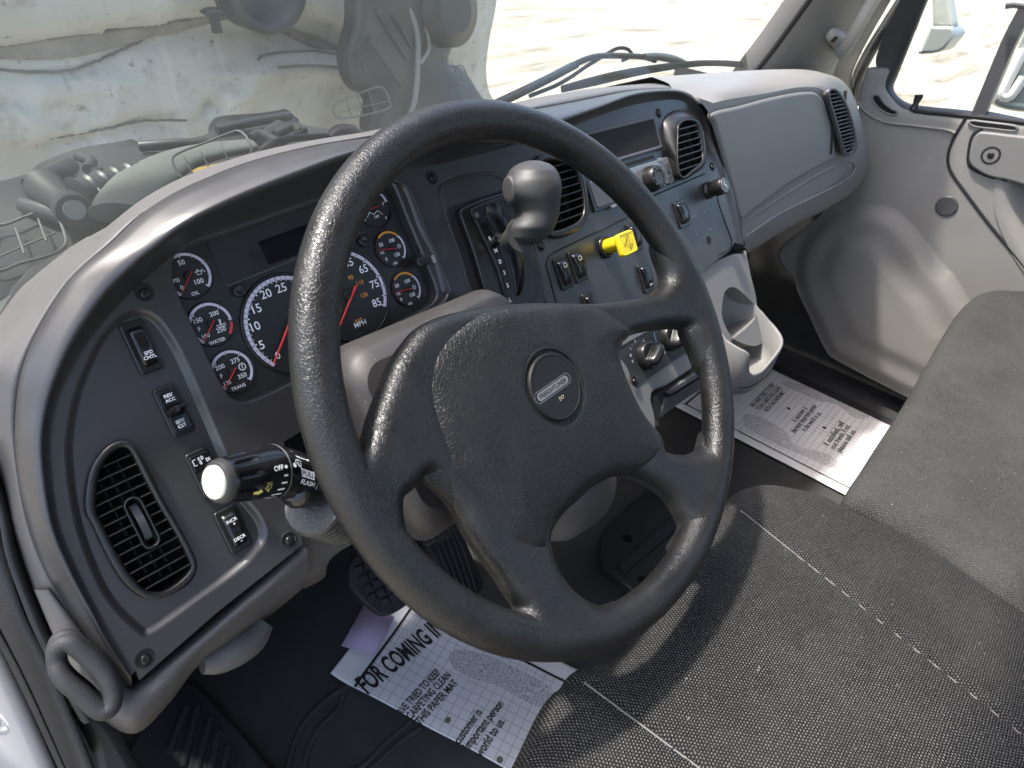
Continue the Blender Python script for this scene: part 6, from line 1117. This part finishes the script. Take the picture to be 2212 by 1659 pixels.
mb = MB(); mb.tube(cat(hd, 40), np.interp(np.arange(40), [0, 4, 10, 39], [.011, .0145, .0135, .0135]), 18); mb.build('bar', M['grab'], gh)
mt = ccw(cat(np.array(pe([(1010, 250), (1020, 215), (1045, 190), (1075, 195), (1125, 225), (1130, 270), (1100, 330), (1070, 335), (1045, 290)], .012)), 50, True)); mb = MB(); mb.rings(PF, [(offset(mt, .002), .0), (offset(mt, .002), .010), (offset(mt, -.002), .016), (offset(mt, -.006), .018)]); mb.tube([PF.P(D('c3', 1080, 300), .014), PF.P(D('c3', 1092, 315), .030)], [.014, .012], 14); mb.build('mount', M['grab'], gh)
mb = MB(); a, b = PF.uv(D('c3', 1045, 243), .018); mb.rings(PF, [(circle(a, b, .0075), .0182), (circle(a, b, .0070), .0188), (circle(a, b, .004), .0180)]); mb.build('screw', M['matte'], gh)
# ---- driver-side door frame: seals, sill, white jamb, grab loop
dj = thing('driver_door_frame', 'black rubber seals and white painted jamb at the driver door opening', 'door frame')
def strip(name, La, Lb, ha, hb, mk, bulge=.0, label=None):
    a_, b_ = cat_idx([DF.P(D(*q), ha) for q in La], 6), cat_idx([DF.P(D(*q), hb) for q in Lb], 6); mb = MB(); n_ = DF.n
    mb.grid([a_-n_*.05, a_-n_*.004, a_*.9+b_*.1+n_*bulge*.7, a_*.5+b_*.5+n_*bulge, a_*.1+b_*.9+n_*bulge*.7, b_-n_*.004, b_-n_*.05]); return mb.build(name, M[mk], dj)
strip('inner_seal', [('f', -70, 960), ('f', -12, 1085), ('f', 12, 1200), ('f', 48, 1303), ('f', 80, 1380), ('f', 130, 1480), ('f', 175, 1560)], [('f', -30, 960), ('f', 18, 1090), ('f', 38, 1180), ('f', 72, 1275), ('f', 118, 1380), ('f', 165, 1460), ('f', 210, 1540)], -.045, -.055, 'seal', .010)
strip('outer_seal', [('f', -130, 1100), ('f', -60, 1250), ('f', 10, 1380), ('f', 70, 1500), ('f', 150, 1680)], [('f', -70, 960), ('f', -12, 1085), ('f', 48, 1303), ('f', 115, 1440), ('f', 215, 1680)], -.07, -.05, 'seal', .006)
strip('rubber_lip', [('f', -190, 1150), ('f', -110, 1280), ('f', -20, 1370), ('f', 38, 1475), ('f', 130, 1670)], [('f', -130, 1100), ('f', -60, 1250), ('f', 10, 1380), ('f', 70, 1500), ('f', 150, 1680)], -.085, -.075, 'rubber', .006)
strip('white_jamb', [('f', -460, 1250), ('f', -420, 1400), ('f', -380, 1500), ('f', -340, 1600), ('f', -300, 1720)], [('f', -190, 1150), ('f', -110, 1280), ('f', -20, 1370), ('f', 38, 1475), ('f', 130, 1680)], -.13, -.09, 'white_paint', .02)
mb = MB(); c_ = [DF.P(D('c7', *q), -.085) for q in ((-30, 1350), (10, 1335), (45, 1365), (60, 1400), (30, 1418), (-10, 1410))]; mb.tube(cat(c_, 24, True), .004, 8, closed=True); mb.build('striker_ring', M['white_paint'], dj)
kp = thing('kick_panel', 'black plastic kick panel beside the driver footwell', 'kick panel')
mb = MB(); LK = ccw(cat(np.array([DF.uv(D('c7', *q), -.09) for q in ((450, 1320), (500, 1262), (620, 1300), (760, 1480), (900, 1800), (640, 1800), (560, 1560))]), 60, True)); mb.plate(DF, LK, -.14, -.09, .008); mb.build('panel', M['panel'], kp)
lg = thing('grab_loop', 'black rubber grab loop at the lower left corner of the dash', 'grab loop')
loop = [(350, 955), (375, 905), (430, 893), (520, 960), (610, 1045), (665, 1120), (695, 1210), (685, 1280), (640, 1312), (590, 1290), (510, 1215), (425, 1145), (370, 1080), (350, 1010)]
P = cat([DF.P(D('c7', *q), .006+.012*math.sin(i/13*math.pi)) for i, q in enumerate(loop)], 80, True)
mb = MB(); mb.tube(P, .0062, 16, closed=True, up=DF.n); P2 = P-DF.n*.012; mb.tube(P2+DF.x*.0015, .0064, 12, closed=True, up=DF.n); mb.grid([P-DF.n*.003+DF.x*.0055, P2+DF.x*.0062], cv=True); mb.build('loop', M['rubber'], lg)
# ================================================================== windshield and wipers
WSF = Fr((0, .46, .05), 30); ws = thing('windshield', 'large dusty windshield glass with a black lower edge', 'windshield')
mb = MB(); mb.poly(WSF, [[(-.47, -.12), (1.27, -.12), (1.20, .92), (-.42, .92)]], 0); mb.build('glass', M['wglass'], ws)
mb = MB(); wq = lambda c, L, h=0: [WSF.uv(D(c, *q), h) for q in L]
mb.grid([[WSF.W(*p, -.004) for p in cat_idx(q, 5)] for q in (wq('f', [(-60, 745), (0, 718), (60, 672), (140, 610), (330, 500), (700, 330), (830, 280), (1100, 226), (1209, 208), (1300, 203), (1400, 200)]), wq('f', [(-60, 830), (0, 800), (60, 740), (200, 640), (330, 560), (700, 400), (830, 340), (1100, 300), (1209, 290), (1300, 280), (1400, 270)]))]); mb.build('black_border', M['matte'], ws)
wp = thing('wiper', 'black windshield wiper arm and blade parked on the passenger side', 'wiper')
wc = lambda c, L, h: [WSF.P(D(c, *q), h) for q in L]
mb = MB(); mb.tube(cat(wc('c2', [(1060, 650), (1250, 560), (1430, 470), (1560, 402)], -.03), 20), .011, 10, flat=.5); mb.tube(cat(wc('c2', [(1540, 410), (1620, 370), (1710, 345), (1850, 343), (1990, 350), (2060, 372)], -.03), 24), .0055, 10); mb.build('arm', M['black'], wp)
mb = MB(); mb.tube(cat(wc('c2', [(1500, 542), (1650, 500), (1850, 450), (2030, 418), (2212, 396)], -.018)+wc('c3', [(240, 384), (420, 386), (540, 398)], -.018), 50), np.interp(np.arange(50), [0, 6, 44, 49], [.008, .009, .008, .005]), 8, flat=.6); mb.tube(cat(wc('c2', [(1490, 555), (1700, 512), (1950, 455), (2212, 410)], -.014)+wc('c3', [(300, 395), (530, 408)], -.014), 30), .004, 6); mb.build('blade', M['rubber'], wp)
mb = MB(); mb.tube(cat(wc('c2', [(1990, 345), (2060, 345), (2180, 365), (2260, 395)], -.028), 12), [.008+.006*math.sin(i/11*3.1) for i in range(12)], 10, flat=.6); mb.build('clip', M['silver'], wp)
mb = MB(); mb.tube(cat(wc('c2', [(1290, 590), (1480, 510), (1650, 400), (1740, 345), (1820, 300), (1880, 298), (1915, 325), (1900, 350), (1860, 372)], -.035), 40), .0035, 8); mb.build('washer_hose', M['matte'], wp)
w2_ = thing('wiper', 'chrome-edged wiper linkage behind the hood lip on the driver side', 'wiper')
mb = MB(); mb.tube(cat(wc('c1', [(1430, 1050), (1520, 990), (1600, 940), (1700, 870), (1850, 845), (2010, 838), (2080, 832)], -.03), 30), .0045, 8); mb.tube(cat(wc('c1', [(1600, 960), (1640, 890), (1760, 860), (1880, 800)], -.035), 14), .004, 8); mb.build('link', M['black'], w2_)
mb = MB(); mb.tube(cat(wc('c2', [(60, 850), (120, 815), (200, 805), (250, 825)], -.02), 12), [.008+.007*math.sin(i/11*3.1) for i in range(12)], 10, flat=.6); mb.build('nozzle', M['hdark'], w2_)
# ================================================================== hood, liner, cowl
HF = Fr((0, 1.55, 0), 0); hq_ = lambda c, L, h=0: [HF.uv(D(c, *q), h) for q in L]
hood = thing('hood', 'open truck hood showing its stained off-white underside', 'hood')
ol = hq_('c2', [(1085, -400), (1082, 0), (1050, 250), (1040, 420), (1060, 560), (1110, 760)])+[(1.75, -1.1), (-1.1, -1.1), (-1.1, 1.1), (hq_('c2', [(1085, -400)])[0][0]+.05, 1.1)]
ridges = [hq_('c1', [(-300, 340), (0, 305), (450, 245), (800, 190), (1200, 130), (1550, 85), (1900, 130), (2212, 215)]), hq_('c1', [(-300, 440), (0, 455), (250, 462), (500, 445), (900, 290), (1000, 240)]), hq_('c1', [(2212, 325), (2000, 330), (1800, 330), (1640, 355), (1570, 400), (1510, 520), (1460, 620), (1200, 725)]), hq_('c1', [(1700, 170), (1900, 230), (2150, 320)]), hq_('c1', [(1700, 420), (1900, 405), (2120, 420)]), hq_('c1', [(340, 870), (600, 830), (900, 765), (1200, 740), (1320, 640)]), hq_('c1', [(730, 480), (715, 620), (710, 760)]), hq_('c1', [(220, 520), (260, 700), (360, 850)])]
amps = [(-.06, .05), (-.012, .014), (.03, .04), (-.03, .03), (.03, .04), (-.035, .025), (.014, .015), (.015, .04)]
RA = [(cat(np.array(r_), 60), a_) for r_, a_ in zip(ridges, amps)]
def hood_h(u, v, d):
    h = .08*v
    for R__, (a, w) in RA:
        dx = R__-np.array([u, v]); dd = (dx**2).sum(1); i = int(dd.argmin()); ds_ = math.sqrt(dd[i]); sgn = 1 if v > R__[i, 1] else -1
        h += a*math.exp(-(ds_/w)**2)*(.5-.5*math.tanh(sgn*ds_/(w*.35)))+a*.35*math.tanh(sgn*-ds_/w)*math.exp(-(ds_/(w*5))**2)
    return h
mb = MB(); pillow(mb, HF, ccw(np.array(ol)), hood_h, .0155, skirt=.05, edge_sp=.03); mb.build('underside', M['fibre'], hood)
mb = MB(); a, b = HF.uv(D('c1', 1645, -95), .09); mb.rings(HF, [(circle(a, b, .112, 48), .0), (circle(a, b, .112, 48), .09), (circle(a, b, .104, 48), .10), (circle(a, b, .088, 48), .095), (circle(a, b, .082, 48), .06), (circle(a, b, .03, 48), .055)]); mb.build('headlight_can', M['hdark'], hood)
mb = MB(); mb.tube(cat([HF.P(D('c1', *q), .08) for q in ((1300, 50), (1310, 95), (1325, 150), (1335, 200))], 10), [.018, .03, .022, .012]+[.012]*6, 10); mb.build('bracket', M['hdark'], hood)
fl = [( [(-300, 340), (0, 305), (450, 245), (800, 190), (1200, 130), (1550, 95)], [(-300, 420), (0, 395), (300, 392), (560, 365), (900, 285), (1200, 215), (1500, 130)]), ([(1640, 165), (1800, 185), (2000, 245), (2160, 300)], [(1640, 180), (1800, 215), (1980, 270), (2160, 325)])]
for k_, (La, Lb) in enumerate(fl):  # brown strip following the hood surface along each ridge
    a_, b_ = cat(np.array(hq_('c1', La)), 80), cat(np.array(hq_('c1', Lb)), 80); hw = lambda p, o: HF.W(p[0], p[1], hood_h(p[0], p[1], 1)+o); mb = MB(); mb.grid([[hw(p*(1-t)+q*t, o) for p, q in zip(a_, b_)] for t, o in ((0, -.02), (.02, .010), (.3, .012), (.6, .010), (.9, .012), (1, .004), (1.02, -.02))]); mb.build('brown_strip', M['brown_strip'], hood)
for L in ([(0, 455), (250, 464), (500, 445), (700, 375), (900, 290), (1000, 240)], [(2180, 325), (2000, 310), (1800, 215), (1640, 172)], [(1600, 375), (1640, 352), (1800, 328), (2000, 330), (2150, 350)], [(1700, 410), (1900, 400), (2100, 412)], [(340, 872), (600, 832), (900, 768), (1150, 742)]):
    mb = MB(); mb.tube([HF.W(p[0], p[1], hood_h(p[0], p[1], 1)+.007) for p in cat(np.array(hq_('c1', L)), 60)], .0032, 6); mb.build('bond_line', M['seam_dark'], hood)  # thin dark brown tube along each hood seam
ln = thing('hood_liner', 'dark grey moulded inner fender liner with diagonal ribs hanging under the hood', 'fender liner')
LF = Fr((0, 1.38, 0), 8); lq = lambda L, h=0: [LF.uv(D('c2', *q), h) for q in L]
lo_ = lq([(300, -200), (195, -60), (205, 140), (180, 330), (205, 480), (245, 550), (330, 620), (300, 820), (640, 860), (1010, 780), (1000, 620), (960, 545), (905, 445), (860, 405), (768, 390), (800, 310), (850, 225), (900, 90), (915, -60), (900, -200)])
def liner_h(u, v, d): return rnd(d, .03, .04)+.02*math.sin(u*14+v*6)+.012*math.sin(v*17)
mb = MB(); pillow(mb, LF, ccw(np.array(lo_)), liner_h, .018, skirt=.03, edge_sp=.02); mb.build('panel', M['hdark'], ln)
mb = MB()
for L, r_ in (([(270, 60), (360, 200), (460, 350)], .012), ([(360, 90), (430, 190), (490, 290)], .010), ([(228, 235), (330, 380), (430, 520)], .012), ([(185, 390), (250, 500), (330, 600)], .010)): mb.tube([LF.W(*p, .05) for p in cat(lq(L), 14)], r_, 8, flat=.5)
mb.build('rib', M['hdark'], ln)
mb = MB(); mb.tube([LF.W(*p, .06) for p in cat(lq([(440, -100), (450, 20), (510, 200), (515, 400), (500, 600), (450, 745)]), 30)], .008, 8); mb.tube([LF.W(*p, .06) for p in cat(lq([(500, -60), (560, 30), (545, 90), (585, 280), (530, 385)]), 24)], .006, 8); mb.build('edge_flange', mat('liner_edge', (.16, .17, .17), .4), ln)
mb = MB(); a, b = lq([(690, 60)])[0]; mb.rings(LF, [(circle(a, b, .10), .03), (circle(a, b, .095), .09), (circle(a, b, .06), .10)]); mb.build('intake_duct', M['hdark'], ln)
# cowl
cw = thing('cowl', 'black plastic cowl and firewall parts between windshield and open hood', 'cowl')
CF = Fr((0, 0, -.07), 90); CF.x = np.array([1., 0, 0]); CF.y = np.array([0, 1., 0]); CF.n = np.array([0, 0, 1.]); cq = lambda L, h=0: [CF.uv(D('c1', *q), h) for q in L]
co = cq([(-200, 1270), (0, 1192), (160, 1142), (210, 1082), (420, 1012), (640, 950), (845, 884), (935, 955), (1120, 910), (1290, 872), (1325, 790), (1780, 706), (1790, 740), (1840, 745), (1865, 790), (2000, 850), (2212, 860), (2300, 950), (1800, 1050), (1000, 1350), (400, 1800), (-300, 2000)])
mb = MB(); pillow(mb, CF, ccw(np.array(co)), lambda u, v, d: rnd(d, .02, .02)+.006*math.sin(u*25)*math.sin(v*19), .02, skirt=.35, edge_sp=.02); mb.build('cowl_panel', M['hdark'], cw)
hp_ = lambda q, h: CF.P(D('c1', *q), h)
mb = MB(); mb.tube([hp_(q, .05) for q in ((270, 1150), (320, 1190), (390, 1240), (430, 1270))], [.022, .018, .015, .016], 16); mb.tube([hp_((430, 1270), .05), hp_((465, 1305), .06)], .019, 16); mb.build('filler_neck', M['hdark'], cw)
mb = MB(); mb.tube([hp_((450, 1290), .068), hp_((462, 1290), .080)], .010, 14); mb.build('bolt_cap', M['silver'], cw)
for (x0, y0, x1, y1, w) in ((470, 1210, 870, 1090, .020), (420, 1180, 860, 1065, .012)):
    mb = MB(); Pp = [hp_((x0+(x1-x0)*t_, y0+(y1-y0)*t_), .05) for t_ in np.linspace(0, 1, 50)]; mb.tube(Pp, [w*(1.15 if i % 10 < 2 else 1) for i in range(50)], 14); mb.build('air_duct', M['hdark'], cw)
mb = MB(); Pp = [hp_(q, .06) for q in ((720, 1310), (800, 1200), (930, 1080), (1100, 985), (1300, 930), (1550, 890))]; mb.tube(cat(Pp, 40), np.interp(np.arange(40), [0, 12, 30, 39], [.030, .036, .026, .018]), 14, flat=.4); mb.build('reflected_band', mat('grey_green_band', (.10, .11, .10), .5), cw)  # grey tube standing in for a band reflected in the windshield
mb = MB(); mb.tube([hp_((1180, 1110), .01), hp_((1330, 1070), .01), hp_((1440, 1060), .01)], .030, 14, flat=.5); mb.build('yellow_cap', mat('ochre_plastic', (.25, .17, .03), .5), cw)
mb = MB(); 
for L in ([(480, 960), (560, 990), (540, 1040)], [(1540, 850), (1600, 820), (1720, 880)], [(1690, 830), (1800, 780), (1850, 810)], [(1480, 1010), (1530, 960), (1620, 920)], [(570, 1070), (640, 1050), (720, 1060)]): mb.tube(cat([hp_(q, .05) for q in L], 14), .007, 8)
mb.build('cable', M['matte'], cw)
mb = MB(); mb.tube(cat([WSF.P(D('c4', *q), -.02) for q in ((-60, 480), (120, 380), (330, 240), (520, 90), (760, -60))], 30), .016, 10, flat=.3); mb.build('painted_cowl_edge', mat('pale_green_edge', (.30, .33, .30), .5), cw)
rfm = mat('reflection_bead', (.11, .115, .11), .5)
def reflection(fr, loop, cross, h, par, r=.0020):  # added tube outlines standing in for defroster outlets reflected in the windshield
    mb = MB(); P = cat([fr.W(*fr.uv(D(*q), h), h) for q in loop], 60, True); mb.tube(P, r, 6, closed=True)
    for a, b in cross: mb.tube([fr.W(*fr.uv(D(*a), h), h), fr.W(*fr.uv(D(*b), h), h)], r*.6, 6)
    mb.build('reflection_frame', rfm, par)
A1 = lambda L: [('c1', *q) for q in L]
reflection(CF, A1([(-60, 1420), (60, 1370), (200, 1315), (290, 1300), (350, 1330), (390, 1410), (405, 1500), (330, 1560), (150, 1610), (-60, 1660)]), [(('c1', 95, 1400), ('c1', 150, 1560)), (('c1', 235, 1345), ('c1', 285, 1480)), (('c1', -60, 1600), ('c1', 340, 1430))], .03, cw)
reflection(CF, A1([(1060, 980), (1120, 930), (1280, 870), (1400, 820), (1470, 805), (1520, 850), (1545, 930), (1480, 985), (1250, 1060), (1120, 1090)]), [(('c1', 1130, 960), ('c1', 1180, 1060)), (('c1', 1230, 925), ('c1', 1280, 1020)), (('c1', 1350, 870), ('c1', 1400, 980))], .09, cw, .0016)
reflection(CF, A1([(570, 1080), (700, 1050), (860, 1030), (900, 1070), (870, 1130), (650, 1180), (600, 1150)]), [(('c1', 620, 1070), ('c1', 660, 1170)), (('c1', 700, 1055), ('c1', 750, 1150)), (('c1', 780, 1040), ('c1', 830, 1130)), (('c1', 590, 1120), ('c1', 880, 1080))], .06, cw, .0014)
A2 = lambda L: [('c2', *q) for q in L]
reflection(LF, A2([(85, 650), (200, 590), (350, 535), (395, 550), (425, 610), (430, 655), (380, 680), (230, 715), (110, 725)]), [(('c2', 160, 610), ('c2', 190, 715)), (('c2', 230, 585), ('c2', 265, 700)), (('c2', 300, 560), ('c2', 335, 685)), (('c2', 120, 690), ('c2', 420, 620))], .075, ln, .0022)
reflection(LF, A2([(838, 425), (860, 400), (885, 420), (905, 470), (925, 500), (870, 512), (845, 490)]), [(('c2', 860, 420), ('c2', 880, 505))], .075, ln, .0022)
for x0, y0, x1, y1, r_ in ((180, 1150, 430, 1020, .012), (860, 900, 1280, 880, .008), (1330, 800, 1780, 712, .008), (1600, 880, 1720, 780, .012), (150, 1260, 480, 1360, .010)):
    mb = MB(); mb.tube([hp_((x0, y0), .03), hp_(((x0+x1)/2, (y0+y1)/2-6), .035), hp_((x1, y1), .03)], r_, 10); mb.build('cowl_bead', M['hdark'], cw)
# ================================================================== outside mirrors
mr = thing('side_mirror', 'grey mirror bracket hanging outside the passenger window', 'mirror')
OF = Fr((1.85, 0, 0), 0); OF.x = DR.x; OF.y = DR.y; OF.n = DR.n; oq = lambda L, h=0: [OF.uv(D('e4', *q), h) for q in L]
mb = MB(); L = ccw(cat(np.array(oq([(1140, -300), (1145, 0), (1150, 260), (1170, 310), (1300, 325), (1395, 310), (1380, 150), (1355, -40), (1340, -300)])), 60, True)); mb.plate(OF, L, -.05, 0, .01); mb.build('arm', mat('mirror_arm', (.42, .43, .38), .5, vary=(12, .15)), mr)
mb = MB(); L = ccw(np.array(oq([(1145, 300), (1390, 300), (1432, 400), (1310, 560), (1240, 600), (1150, 618), (1005, 625), (998, 605), (1080, 450)]))); mb.plate(OF, L, -.10, .01, .008); mb.build('housing', M['mirror'], mr)
mr2 = thing('side_mirror', 'large rounded mirror head outside the rear of the passenger window', 'mirror')
mb = MB(); L = ccw(cat(np.array(oq([(2250, 330), (2110, 620), (1960, 900), (1845, 1170), (1880, 1220), (2000, 1262), (2212, 1290), (2500, 1290), (2500, 330)])), 80, True)); mb.rings(OF, [(L, -.12), (L, 0), (offset(L, -.008), .012), (offset(L, -.02), .006)]); mb.build('head', M['mirror'], mr2)
mb = MB(); mb.tube([OF.W(*p, .02) for p in cat(np.array(oq([(2230, 560), (2120, 780), (2010, 1010), (1990, 1080), (2030, 1110), (2090, 1080), (2230, 880)])), 30)], .012, 10); mb.build('rim_bead', M['white_paint'], mr2)
# ================================================================== cab shell
cab = thing('truck_cab', 'truck cab shell with roof, rear wall and pillars', 'truck cab')
mb = MB(); mb.grid([[(x, y, .84-.03*((x-.5)/.95)**2) for x in np.linspace(-.42, 1.45, 12)] for y in (.03, -.2, -.5, -.85)]); mb.build('roof', M['hdr'], cab, solid=.03)
RW = Fr((0, -.85, 0), 0); RW.x = np.array([-1., 0, 0]); RW.y = np.array([0, 0, 1.]); RW.n = np.array([0, 1., 0])
mb = MB(); mb.poly(RW, [[(-1.48, -.72), (.44, -.72), (.44, .84), (-1.48, .84)], rrect(-.5, .35, 1.3, .5, .05)], 0); mb.build('rear_wall', M['hdr'], cab, solid=.03)
mb = MB(); mb.box(DR, -.28, .85, .66, .84, -.05, 0); mb.box(DR, .62, .85, -.72, .66, -.05, 0); mb.build('door_header', M['hdr'], cab)
mb = MB(); mb.tube([(-.47, .52, -.02), (-.45, .36, .25), (-.43, .03, .84)], [.05, .045, .045], 10); mb.tube([(-.47, -.80, -.7), (-.45, -.80, .84)], .06, 10); mb.build('driver_pillar', M['padr'], cab)
mb = MB(); mb.grid([[(1.53, y, z) for y in (-.9, .8)] for z in (-.76, -.03)], smooth=False); mb.grid([[(x, .62, z) for x in (-.47, 1.53)] for z in (-.76, -.13)], smooth=False); mb.build('footwell_side', M['carpet'], cab)
mb = MB(); mb.grid([[(x, .78, z) for x in (-.5, 1.5)] for z in (-.75, -.10)]); mb.grid([[(-.47, y, z) for y in (.10, .8)] for z in (-.75, -.12)]); mb.build('outer_shell', M['white_paint'], cab, solid=.02)
for r_ in [o for o in bpy.data.objects if o.type == 'EMPTY' and o.parent is None]: rebase(r_)
